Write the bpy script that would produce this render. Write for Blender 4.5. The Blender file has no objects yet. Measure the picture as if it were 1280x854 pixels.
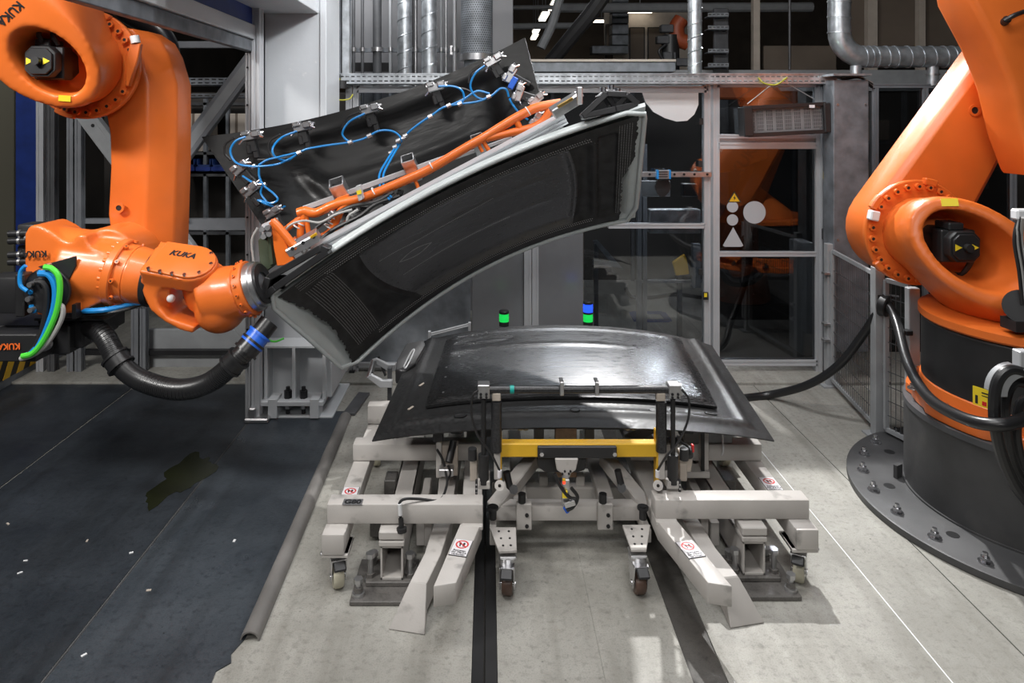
import bpy, bmesh, math, random
from mathutils import Vector, Matrix

# ------------------------------------------------------------------ camera, light, exposure
SC = bpy.context.scene
COL = SC.collection
CAMH = 2.0
cam = bpy.data.cameras.new('camera')
cam.sensor_width = 36.0
cam.lens = 870.0 / 1280.0 * 36.0
cam.shift_x = (640 - 610) / 1280.0
cam.shift_y = (150 - 427) / 1280.0
cam.clip_start = 0.05
cam_ob = bpy.data.objects.new('camera', cam)
COL.objects.link(cam_ob)
cam_ob.location = (0, 0, CAMH)
cam_ob.rotation_euler = (math.pi / 2, 0, 0)
SC.camera = cam_ob
vs = SC.view_settings
vs.view_transform = 'Standard'
vs.look = 'None'
vs.gamma = 1.0
vs.use_curve_mapping = False
vs.exposure = 0.38

world = bpy.data.worlds.new('hall_ambient')
SC.world = world
world.use_nodes = True
world.node_tree.nodes['Background'].inputs[0].default_value = (0.75, 0.85, 1.0, 1)
world.node_tree.nodes['Background'].inputs[1].default_value = 0.010


def area(name, loc, target, sx, sy, power, color=(1, 1, 1), spread=180):
    l = bpy.data.lights.new(name, 'AREA')
    l.shape = 'RECTANGLE'
    l.size, l.size_y = sx, sy
    l.energy = power
    l.color = color
    l.spread = math.radians(spread)
    o = bpy.data.objects.new(name, l)
    COL.objects.link(o)
    o.location = loc
    o.rotation_euler = (Vector(target) - Vector(loc)).to_track_quat('-Z', 'Y').to_euler()
    return o


def spot(name, loc, target, power, angle, blend, radius, color=(1, 1, 1)):
    l = bpy.data.lights.new(name, 'SPOT')
    l.energy = power
    l.spot_size = math.radians(angle)
    l.spot_blend = blend
    l.shadow_soft_size = radius
    l.color = color
    o = bpy.data.objects.new(name, l)
    COL.objects.link(o)
    o.location = loc
    o.rotation_euler = (Vector(target) - Vector(loc)).to_track_quat('-Z', 'Y').to_euler()
    return o


area('ceiling_luminaire_front', (0.4, 1.4, 5.2), (0.3, 3.6, 0.3), 2.6, 0.4, 40, (1, 0.98, 0.96))
area('ceiling_luminaire_cell', (0.9, 4.3, 4.6), (0.7, 3.9, 0.4), 1.6, 0.3, 48, (0.97, 0.98, 1.0))
area('ceiling_luminaire_gate', (-1.9, 1.9, 5.0), (-1.7, 3.8, 1.2), 1.4, 0.4, 62, (1, 0.98, 0.95))
area('high_bay_right', (3.0, 8.3, 4.0), (1.1, 3.9, 0.7), 0.6, 0.4, 15, (0.97, 0.98, 1.0), 50)
area('high_bay_centre', (0.7, 9.2, 4.7), (0.5, 4.0, 0.7), 3.2, 0.4, 11, (0.95, 0.97, 1.0), 60)
area('front_fill', (0.2, -1.2, 3.6), (0.1, 4.2, 0.9), 3.2, 0.6, 52, (1, 0.98, 0.96))  # added frontal fill from behind the camera, no known hall lamp
spot('gate_lamp', (0.65, 3.1, 3.75), (-1.42, 4.9, 2.35), 215, 30, 0.8, 0.12, (0.97, 0.98, 1.0))
area('ceiling_luminaire_pipes', (-1.3, 6.4, 3.75), (-1.0, 6.9, 2.6), 0.7, 0.2, 12, (0.95, 0.97, 1.0))
spot('flood_lamp', (1.55, 7.0, 5.3), (1.3, 3.0, 0.0), 1350, 46, 0.5, 0.06, (1, 0.99, 0.97))
area('fence_fill', (0.9, 2.7, 4.9), (0.9, 5.5, 1.5), 2.2, 0.3, 42, (0.97, 0.98, 1.0))  # added fill to whiten and brighten the fence from the front

area('gantry_luminaire', (-3.4, 1.0, 3.9), (-2.1, 3.8, 1.7), 1.2, 0.3, 46, (1, 0.98, 0.95), 110)

# ------------------------------------------------------------------ projection of photo points at a real distance
F, CX, CY = 870.0, 610.0, 150.0


def P(px, py, d):
    return Vector(((px - CX) * d / F, d, CAMH - (py - CY) * d / F))


def G(px, py, z=0.0):
    d = F * (CAMH - z) / (py - CY)
    return Vector(((px - CX) * d / F, d, z))


# ------------------------------------------------------------------ scene graph
W = {}


def attach(o, parent, world=None):
    world = world or Matrix.Identity(4)
    COL.objects.link(o)
    if parent is not None:
        o.parent = parent
        o.matrix_parent_inverse = W[parent].inverted()
    o.matrix_basis = world
    W[o] = world.copy()
    return o


def tag(o, label=None, cat=None, group=None, kind=None):
    if label:
        o['label'] = label
    if cat:
        o['category'] = cat
    if group:
        o['group'] = group
    if kind:
        o['kind'] = kind
    return o


def thing(name, loc, label=None, cat=None, group=None, kind=None):
    o = bpy.data.objects.new(name, None)
    o.empty_display_size = 0.1
    attach(o, None, Matrix.Translation(Vector(loc)))
    return tag(o, label, cat, group, kind)


def inst(name, mesh, parent, world):
    return attach(bpy.data.objects.new(name, mesh), parent, world)


def copy_tree(o, world=None, parent=None):
    c = o.copy()
    COL.objects.link(c)
    if parent is not None:
        c.parent = parent
    if world is not None:
        c.matrix_basis = world
    W[c] = world if world is not None else W[o]
    for ch in o.children:
        copy_tree(ch, None, c)
    return c


# ------------------------------------------------------------------ mesh builder
def frame(d, up=(0, 0, 1)):
    d = Vector(d).normalized()
    up = Vector(up)
    if abs(d.dot(up)) > 0.98:
        up = Vector((0, 1, 0)) if abs(d.y) < 0.9 else Vector((1, 0, 0))
    s = d.cross(up).normalized()
    u = s.cross(d).normalized()
    return s, u, d


def spline(pts, n=8):
    pts = [Vector(p) for p in pts]
    q = [pts[0] * 2 - pts[1]] + pts + [pts[-1] * 2 - pts[-2]]
    out = []
    for i in range(1, len(q) - 2):
        a, b, c, d = q[i - 1], q[i], q[i + 1], q[i + 2]
        for k in range(n):
            t = k / n
            out.append(0.5 * ((2 * b) + (c - a) * t + (2 * a - 5 * b + 4 * c - d) * t * t + (3 * b - a - 3 * c + d) * t ** 3))
    out.append(pts[-1])
    return out


class MB:
    def __init__(self):
        self.v, self.f = [], []

    def add(self, vs, fs):
        n = len(self.v)
        self.v += [tuple(v) for v in vs]
        self.f += [[i + n for i in f] for f in fs]
        return self

    def box(self, c, s, R=None):
        c = Vector(c)
        vs = []
        for z in (-.5, .5):
            for y in (-.5, .5):
                for x in (-.5, .5):
                    v = Vector((x * s[0], y * s[1], z * s[2]))
                    vs.append(c + (R @ v if R else v))
        return self.add(vs, [(0, 2, 3, 1), (4, 5, 7, 6), (0, 1, 5, 4), (2, 6, 7, 3), (0, 4, 6, 2), (1, 3, 7, 5)])

    def bx(self, x0, x1, y0, y1, z0, z1):
        return self.box(((x0 + x1) / 2, (y0 + y1) / 2, (z0 + z1) / 2), (abs(x1 - x0), abs(y1 - y0), abs(z1 - z0)))

    def bar(self, p0, p1, w, h, up=(0, 0, 1)):
        p0, p1 = Vector(p0), Vector(p1)
        s, u, d = frame(p1 - p0, up)
        R = Matrix((s, d, u)).transposed()
        return self.box((p0 + p1) / 2, (w, (p1 - p0).length, h), R)

    def loft(self, rings, caps=True, closed=False):
        n = len(rings[0])
        vs = [v for r in rings for v in r]
        fs = []
        m = len(rings)
        for i in range(m if closed else m - 1):
            j = (i + 1) % m
            for k in range(n):
                l = (k + 1) % n
                fs.append((i * n + k, i * n + l, j * n + l, j * n + k))
        if caps and not closed:
            fs.append(list(range(n - 1, -1, -1)))
            fs.append([(m - 1) * n + k for k in range(n)])
        return self.add(vs, fs)

    def circ(self, c, s, u, r, n, r2=None):
        r2 = r if r2 is None else r2
        return [c + s * (r * math.cos(2 * math.pi * k / n)) + u * (r2 * math.sin(2 * math.pi * k / n)) for k in range(n)]

    def cyl(self, p0, p1, r, r2=None, n=16):
        p0, p1 = Vector(p0), Vector(p1)
        s, u, d = frame(p1 - p0)
        return self.loft([self.circ(p0, s, u, r, n), self.circ(p1, s, u, r if r2 is None else r2, n)])

    def lathe(self, prof, origin, axis, n=24):
        o = Vector(origin)
        s, u, d = frame(axis)
        return self.loft([self.circ(o + d * h, s, u, max(r, 1e-5), n) for r, h in prof])

    def ring(self, c, axis, ri, ro, th, n=32):
        c = Vector(c)
        s, u, d = frame(axis)
        h = d * (th / 2)
        return self.loft([self.circ(c - h, s, u, ri, n), self.circ(c - h, s, u, ro, n), self.circ(c + h, s, u, ro, n), self.circ(c + h, s, u, ri, n)], closed=True)

    def tube(self, pts, r, n=8, closed=False):
        pts = [Vector(p) for p in pts]
        rings = []
        u = None
        m = len(pts)
        for i, p in enumerate(pts):
            if closed:
                d = pts[(i + 1) % m] - pts[i - 1]
            else:
                d = pts[min(i + 1, m - 1)] - pts[max(i - 1, 0)]
            d.normalize()
            if u is None:
                s, u, _ = frame(d)
            else:
                u = (u - d * u.dot(d)).normalized()
                s = d.cross(u).normalized()
            rr = r(i / (m - 1)) if callable(r) else r
            rings.append(self.circ(p, s, u, rr, n))
        return self.loft(rings, closed=closed)

    def prism(self, pts, o, ex, ey, depth):
        """polygon in the plane o, ex, ey pushed by the vector depth"""
        o, ex, ey, dv = Vector(o), Vector(ex), Vector(ey), Vector(depth)
        a = [o + ex * p[0] + ey * p[1] for p in pts]
        n = len(a)
        fs = [list(range(n - 1, -1, -1)), list(range(n, 2 * n))]
        fs += [(k, (k + 1) % n, n + (k + 1) % n, n + k) for k in range(n)]
        return self.add(a + [p + dv for p in a], fs)

    def poly(self, pts, dv):
        """polygon of world points pushed by dv"""
        a = [Vector(p) for p in pts]
        dv = Vector(dv)
        n = len(a)
        fs = [list(range(n - 1, -1, -1)), list(range(n, 2 * n))]
        fs += [(k, (k + 1) % n, n + (k + 1) % n, n + k) for k in range(n)]
        return self.add(a + [p + dv for p in a], fs)

    def ball(self, c, r, n=12, m=8, sc=(1, 1, 1)):
        c = Vector(c)
        rings = []
        for i in range(m + 1):
            t = math.pi * i / m
            rr = max(math.sin(t), 1e-4) * r
            rings.append([c + Vector((rr * math.cos(2 * math.pi * k / n) * sc[0], rr * math.sin(2 * math.pi * k / n) * sc[1], -r * math.cos(t) * sc[2])) for k in range(n)])
        return self.loft(rings)

    def grid(self, fn, nu, nv, th=None):
        """surface fn(u, v) -> (point, normal); th gives it a thickness along the normal"""
        vs, ns = [], []
        for j in range(nv + 1):
            for i in range(nu + 1):
                p, nn = fn(i / nu, j / nv)
                vs.append(p)
                ns.append(nn)
        w = nu + 1
        fs = [(j * w + i, j * w + i + 1, (j + 1) * w + i + 1, (j + 1) * w + i) for j in range(nv) for i in range(nu)]
        if th:
            n = len(vs)
            back = [(f[3] + n, f[2] + n, f[1] + n, f[0] + n) for f in fs]
            rim = [j * w for j in range(nv)] + [nv * w + i for i in range(nu)] + [j * w + nu for j in range(nv, 0, -1)] + [i for i in range(nu, 0, -1)]
            side = [(rim[k], rim[(k + 1) % len(rim)], rim[(k + 1) % len(rim)] + n, rim[k] + n) for k in range(len(rim))]
            vs = vs + [p + nn * th for p, nn in zip(vs, ns)]
            fs = fs + back + side
        return self.add(vs, fs)

    def mesh(self, name, material, smooth=35, bevel=0, seg=1):
        me = bpy.data.meshes.new(name)
        me.from_pydata(self.v, [], self.f)
        bm = bmesh.new()
        bm.from_mesh(me)
        bmesh.ops.recalc_face_normals(bm, faces=bm.faces)
        if bevel:
            es = [e for e in bm.edges if len(e.link_faces) == 2 and e.calc_face_angle(0) > math.radians(30)]
            bmesh.ops.bevel(bm, geom=es, offset=bevel, segments=seg, affect='EDGES', profile=0.5, clamp_overlap=True)
        bm.to_mesh(me)
        bm.free()
        if smooth:
            me.polygons.foreach_set('use_smooth', [True] * len(me.polygons))
            me.set_sharp_from_angle(angle=math.radians(smooth))
        if material:
            me.materials.append(material)
        return me

    def build(self, name, material, parent=None, smooth=35, bevel=0, seg=1, label=None):
        o = attach(bpy.data.objects.new(name, self.mesh(name, material, smooth, bevel, seg)), parent)
        if label:
            o['label'] = label
        return o


def blend(parts, cutters, name, material, parent, voxel=0.012, smooth=4, label=None):
    """cast housing: the closed shapes in parts melted together, bores cut out, edges softened"""
    def temp(mb):
        o = bpy.data.objects.new('work', mb.mesh('work', None, 0))
        COL.objects.link(o)
        return o
    src = temp(parts)
    m = src.modifiers.new('r', 'REMESH')
    m.mode = 'VOXEL'
    m.voxel_size = voxel
    cs = []
    for c in cutters:
        co = temp(c)
        cs.append(co)
        b = src.modifiers.new('b', 'BOOLEAN')
        b.operation = 'DIFFERENCE'
        b.solver = 'EXACT'
        b.object = co
    if cutters:
        m = src.modifiers.new('r2', 'REMESH')
        m.mode = 'VOXEL'
        m.voxel_size = voxel
    s = src.modifiers.new('s', 'SMOOTH')
    s.factor = 0.5
    s.iterations = smooth
    dg = bpy.context.evaluated_depsgraph_get()
    me = bpy.data.meshes.new_from_object(src.evaluated_get(dg))
    me.name = name
    for o in [src] + cs:
        bpy.data.objects.remove(o)
    me.materials.clear()
    me.materials.append(material)
    me.polygons.foreach_set('use_smooth', [True] * len(me.polygons))
    o = attach(bpy.data.objects.new(name, me), parent)
    if label:
        o['label'] = label
    return o


_TX = {}


def hit(ob, px, py, lift=0.002):
    """point and normal where the line of sight through a photo point meets the surface of ob"""
    from mathutils.bvhtree import BVHTree
    me = ob.data
    t = BVHTree.FromPolygons([v.co for v in me.vertices], [p.vertices for p in me.polygons])
    o = Vector((0, 0, CAMH))
    d = (P(px, py, 1.0) - o).normalized()
    p, n, i, dist = t.ray_cast(o, d)
    if p is None:
        return P(px, py, 3.4), Vector((0, -1, 0))
    if n.dot(d) > 0:
        n = -n
    return p + n * lift, n


def on_surface(ob, px, py, ex, lift=0.002):
    p, n = hit(ob, px, py, lift)
    ex = Vector(ex)
    ex = (ex - n * ex.dot(n)).normalized()
    return basis(p, ex, n.cross(ex))


def letters(s, size, world, material, parent, name='lettering', bold=0.02, shear=0.0):
    key = (s, bold, shear, material.name)
    if key not in _TX:
        cu = bpy.data.curves.new('letters', 'FONT')
        cu.body = s
        cu.align_x = 'CENTER'
        cu.align_y = 'CENTER'
        cu.extrude = 0.012
        cu.offset = bold
        cu.shear = shear
        cu.resolution_u = 3
        o = bpy.data.objects.new('work', cu)
        COL.objects.link(o)
        dg = bpy.context.evaluated_depsgraph_get()
        me = bpy.data.meshes.new_from_object(o.evaluated_get(dg))
        bpy.data.objects.remove(o)
        me.materials.clear()
        me.materials.append(material)
        _TX[key] = me
    return inst(name, _TX[key], parent, world @ Matrix.Diagonal((size, size, size, 1)))


def basis(o, ex, ey, ez=None):
    """world matrix with the given axes at o"""
    ex, ey = Vector(ex).normalized(), Vector(ey)
    ey = (ey - ex * ey.dot(ex)).normalized()
    ez = ex.cross(ey)
    m = Matrix((ex, ey, ez)).transposed().to_4x4()
    m.translation = Vector(o)
    return m


def facing(o, roll=0):
    """matrix of something flat that faces the camera side (-Y), rolled in the picture plane"""
    c, s = math.cos(roll), math.sin(roll)
    return basis(o, (c, 0, s), (-s, 0, c))


# ------------------------------------------------------------------ materials
def mat(name, color, rough=0.5, metal=0.0, var=0.0, scale=8.0, bump=0.0, bscale=60.0, coat=0.0, spec=0.5, stretch=None, aniso=0.0, rvar=0.0, dirt=None, dirt_scale=5.0, dirt_lo=0.58, dirt_hi=0.75):
    m = bpy.data.materials.new(name)
    m.use_nodes = True
    nt = m.node_tree
    b = nt.nodes['Principled BSDF']
    b.inputs['Base Color'].default_value = (*color, 1)
    b.inputs['Roughness'].default_value = rough
    b.inputs['Metallic'].default_value = metal
    b.inputs['Coat Weight'].default_value = coat
    b.inputs['Coat Roughness'].default_value = 0.12
    b.inputs['Specular IOR Level'].default_value = spec
    b.inputs['Anisotropic'].default_value = aniso
    tc = nt.nodes.new('ShaderNodeNewGeometry')
    vec = tc.outputs['Position']
    if stretch:
        mp = nt.nodes.new('ShaderNodeMapping')
        mp.inputs['Scale'].default_value = stretch
        nt.links.new(vec, mp.inputs['Vector'])
        vec = mp.outputs['Vector']

    def noise(sc, detail=4):
        n = nt.nodes.new('ShaderNodeTexNoise')
        n.inputs['Scale'].default_value = sc
        n.inputs['Detail'].default_value = detail
        nt.links.new(vec, n.inputs['Vector'])
        return n.outputs['Fac']

    def mrange(src, a, bb, c, d):
        r = nt.nodes.new('ShaderNodeMapRange')
        r.inputs[1].default_value, r.inputs[2].default_value = a, bb
        r.inputs[3].default_value, r.inputs[4].default_value = c, d
        nt.links.new(src, r.inputs[0])
        return r.outputs[0]
    col = None
    if var:
        f = noise(scale)
        mx = nt.nodes.new('ShaderNodeMix')
        mx.data_type = 'RGBA'
        mx.inputs[6].default_value = (*[max(0, c * (1 - var)) for c in color], 1)
        mx.inputs[7].default_value = (*[min(1, c * (1 + var)) for c in color], 1)
        nt.links.new(mrange(f, 0.3, 0.7, 0, 1), mx.inputs[0])
        col = mx.outputs[2]
    if dirt:
        f = noise(dirt_scale, 8)
        mx = nt.nodes.new('ShaderNodeMix')
        mx.data_type = 'RGBA'
        if col:
            nt.links.new(col, mx.inputs[6])
        else:
            mx.inputs[6].default_value = (*color, 1)
        mx.inputs[7].default_value = (*dirt, 1)
        nt.links.new(mrange(f, dirt_lo, dirt_hi, 0, 1), mx.inputs[0])
        col = mx.outputs[2]
    if col:
        nt.links.new(col, b.inputs['Base Color'])
    if rvar:
        nt.links.new(mrange(noise(scale * 1.7), 0.3, 0.7, max(0.02, rough - rvar), min(1, rough + rvar)), b.inputs['Roughness'])
    if bump:
        bp = nt.nodes.new('ShaderNodeBump')
        bp.inputs['Strength'].default_value = bump
        bp.inputs['Distance'].default_value = 0.01
        nt.links.new(noise(bscale, 6), bp.inputs['Height'])
        nt.links.new(bp.outputs[0], b.inputs['Normal'])
    return m


def glow(name, color, strength):
    m = mat(name, color, 0.3)
    b = m.node_tree.nodes['Principled BSDF']
    b.inputs['Emission Color'].default_value = (*color, 1)
    b.inputs['Emission Strength'].default_value = strength
    return m


def glass(name, tint=(0.9, 0.93, 0.95), gloss=0.10, rough=0.03):
    m = bpy.data.materials.new(name)
    m.use_nodes = True
    nt = m.node_tree
    nt.nodes.remove(nt.nodes['Principled BSDF'])
    out = nt.nodes['Material Output']
    tr = nt.nodes.new('ShaderNodeBsdfTransparent')
    tr.inputs[0].default_value = (*tint, 1)
    gl = nt.nodes.new('ShaderNodeBsdfGlossy')
    gl.inputs['Roughness'].default_value = rough
    fr = nt.nodes.new('ShaderNodeFresnel')
    fr.inputs[0].default_value = 1.5
    ad = nt.nodes.new('ShaderNodeMath')
    ad.operation = 'ADD'
    ad.inputs[1].default_value = gloss - 0.04
    nt.links.new(fr.outputs[0], ad.inputs[0])
    mx = nt.nodes.new('ShaderNodeMixShader')
    nt.links.new(ad.outputs[0], mx.inputs[0])
    nt.links.new(tr.outputs[0], mx.inputs[1])
    nt.links.new(gl.outputs[0], mx.inputs[2])
    nt.links.new(mx.outputs[0], out.inputs[0])
    return m


ORANGE = mat('robot_orange', (0.74, 0.160, 0.026), 0.36, var=0.06, scale=5, bump=0.05, bscale=220, coat=0.12, rvar=0.06)
TUBE_ORANGE = mat('tube_orange', (0.80, 0.16, 0.02), 0.35, coat=0.3)
BLACK = mat('black_plastic', (0.018, 0.018, 0.019), 0.42, var=0.2)
BLACKM = mat('black_metal', (0.03, 0.03, 0.032), 0.38, 0.4, var=0.2, bump=0.03)
RUBBER = mat('black_rubber', (0.016, 0.016, 0.017), 0.33, bump=0.04)
PEDESTAL = mat('pedestal_black', (0.065, 0.065, 0.067), 0.5, 0.2, var=0.3, scale=3, bump=0.06, bscale=150, rvar=0.1, dirt=(0.10, 0.098, 0.095), dirt_scale=4)
DIMORANGE = mat('dimmed_orange', (0.26, 0.062, 0.018), 0.5, var=0.1)  # robot orange with the dimness of the cell put into the colour
STEEL = mat('steel', (0.55, 0.55, 0.56), 0.32, 0.9, var=0.15, scale=20)
CHROME = mat('zinc_bolt', (0.70, 0.70, 0.72), 0.22, 1.0)
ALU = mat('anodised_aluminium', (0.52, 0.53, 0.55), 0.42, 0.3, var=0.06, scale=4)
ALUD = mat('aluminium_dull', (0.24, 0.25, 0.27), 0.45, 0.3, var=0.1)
GALV = mat('galvanised_steel', (0.50, 0.53, 0.56), 0.36, 0.75, var=0.28, scale=14, rvar=0.08)
GALVD = mat('galvanised_sheet_dull', (0.19, 0.205, 0.225), 0.5, 0.35, var=0.3, scale=9, rvar=0.1)
CART = mat('cart_paint', (0.50, 0.475, 0.45), 0.45, var=0.07, scale=6, bump=0.05, bscale=120, dirt=(0.16, 0.15, 0.14), dirt_scale=9, dirt_lo=0.62, dirt_hi=0.8)
COLUMN = mat('column_paint', (0.52, 0.54, 0.56), 0.36, var=0.05, scale=3, bump=0.05, bscale=40, dirt=(0.66, 0.66, 0.66), dirt_scale=11, dirt_lo=0.66, dirt_hi=0.72)
GREY = mat('grey_paint', (0.30, 0.31, 0.32), 0.5, var=0.1)
DARKGREY = mat('dark_grey', (0.09, 0.092, 0.098), 0.5, 0.2, var=0.2)
PALEPANEL = mat('pale_fence_panel', (0.20, 0.205, 0.215), 0.22, 0.15, var=0.12, scale=3)
WHITE = mat('white_plastic', (0.75, 0.76, 0.77), 0.4, var=0.03)
SILICONE = mat('pale_silicone_shell', (0.56, 0.60, 0.60), 0.36, var=0.06, scale=7, coat=0.2)
SILICONE.node_tree.nodes['Principled BSDF'].inputs['Subsurface Weight'].default_value = 0.35
SILICONE.node_tree.nodes['Principled BSDF'].inputs['Subsurface Radius'].default_value = (0.06, 0.06, 0.06)
BEIGE = mat('beige_bar', (0.48, 0.42, 0.36), 0.4, var=0.08)
YELLOW = mat('yellow_paint', (0.72, 0.42, 0.02), 0.4, var=0.05)
SIGNYEL = mat('sign_yellow', (0.85, 0.65, 0.03), 0.4)
BLUEP = mat('blue_paint', (0.012, 0.035, 0.20), 0.45, var=0.2)
BLUEH = mat('blue_hose', (0.015, 0.24, 0.62), 0.3, coat=0.3)
BLUEC = mat('blue_collar', (0.02, 0.13, 0.66), 0.35)
GREENH = mat('green_cable', (0.08, 0.62, 0.05), 0.4)
GREYH = mat('grey_cable', (0.36, 0.36, 0.35), 0.4)
OLIVE = mat('tool_changer_olive', (0.07, 0.088, 0.055), 0.45, 0.3, var=0.2)
COPPER = mat('worn_wooden_plate', (0.33, 0.21, 0.13), 0.45, 0.3, var=0.35, scale=22)
RED = mat('red_plastic', (0.60, 0.02, 0.02), 0.4)
TEAL = mat('teal_tape', (0.0, 0.32, 0.28), 0.45)
SIGNW = mat('sign_white', (0.72, 0.70, 0.72), 0.45)
BROWNW = mat('brown_wall', (0.14, 0.11, 0.085), 0.7, var=0.2, scale=1.5)
HALLD = mat('hall_dark', (0.045, 0.04, 0.036), 0.75, var=0.3, scale=1.2)
HALLG = mat('hall_grey_wall', (0.22, 0.22, 0.23), 0.6, var=0.1, scale=1.5)
GREENSIG = glow('signal_green', (0.01, 0.55, 0.08), 0.7)
BLUESIG = glow('signal_blue', (0.015, 0.07, 0.95), 1.3)
LAMP = glow('lamp_diffuser', (1.0, 0.90, 0.75), 3.0)
GLASS = glass('fence_glass', (0.74, 0.77, 0.80))
DOORGLASS = glass('door_glass', (0.42, 0.44, 0.46), 0.08, 0.02)


def carbon(name, base=0.022, rough=0.34, streak=(2.0, 160.0, 160.0), rot=None, metal=0.35, spec=0.6):
    """satin black fibre laminate with fine streaks along its length (object-space, in the thing's own direction)"""
    m = bpy.data.materials.new(name)
    m.use_nodes = True
    nt = m.node_tree
    b = nt.nodes['Principled BSDF']
    g = nt.nodes.new('ShaderNodeNewGeometry')
    mp = nt.nodes.new('ShaderNodeMapping')
    mp.vector_type = 'TEXTURE' if False else 'POINT'
    if rot:
        mp.inputs['Rotation'].default_value = rot
    mp2 = nt.nodes.new('ShaderNodeMapping')
    mp2.inputs['Scale'].default_value = streak
    nt.links.new(g.outputs['Position'], mp.inputs['Vector'])
    nt.links.new(mp.outputs[0], mp2.inputs['Vector'])
    n = nt.nodes.new('ShaderNodeTexNoise')
    n.inputs['Scale'].default_value = 1.0
    n.inputs['Detail'].default_value = 3
    nt.links.new(mp2.outputs[0], n.inputs['Vector'])
    n2 = nt.nodes.new('ShaderNodeTexNoise')
    n2.inputs['Scale'].default_value = 3.0
    nt.links.new(g.outputs['Position'], n2.inputs['Vector'])
    r = nt.nodes.new('ShaderNodeMapRange')
    r.inputs[1].default_value, r.inputs[2].default_value = 0.3, 0.7
    r.inputs[3].default_value, r.inputs[4].default_value = rough - 0.09, rough + 0.12
    nt.links.new(n.outputs['Fac'], r.inputs[0])
    nt.links.new(r.outputs[0], b.inputs['Roughness'])
    mx = nt.nodes.new('ShaderNodeMix')
    mx.data_type = 'RGBA'
    mx.inputs[6].default_value = (base * 0.75, base * 0.75, base * 0.77, 1)
    mx.inputs[7].default_value = (base * 1.3, base * 1.3, base * 1.33, 1)
    nt.links.new(n.outputs['Fac'], mx.inputs[0])
    nt.links.new(mx.outputs[2], b.inputs['Base Color'])
    b.inputs['Metallic'].default_value = metal
    b.inputs['Specular IOR Level'].default_value = spec
    bp = nt.nodes.new('ShaderNodeBump')
    bp.inputs['Strength'].default_value = 0.05
    bp.inputs['Distance'].default_value = 0.0015
    nt.links.new(n.outputs['Fac'], bp.inputs['Height'])
    nt.links.new(bp.outputs[0], b.inputs['Normal'])
    return m


CARBON = carbon('fibre_panel', 0.085, 0.29, (1.2, 260.0, 260.0), None, 0.92)
CARBON_T = carbon('fibre_panel_tilted', 0.125, 0.33, (1.2, 220, 220), (0, math.radians(27), 0), 0.92)
FELT = mat('dark_sheet_border', (0.020, 0.020, 0.021), 0.5, 0.1, var=0.5, scale=16, bump=0.1, bscale=150)
CARBON_D = carbon('fibre_flange', 0.022, 0.40, (60, 60, 60), None, 0.3)
WOVEN = mat('fibre_tube', (0.03, 0.03, 0.032), 0.3, 0.2, var=0.6, scale=160)


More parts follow.
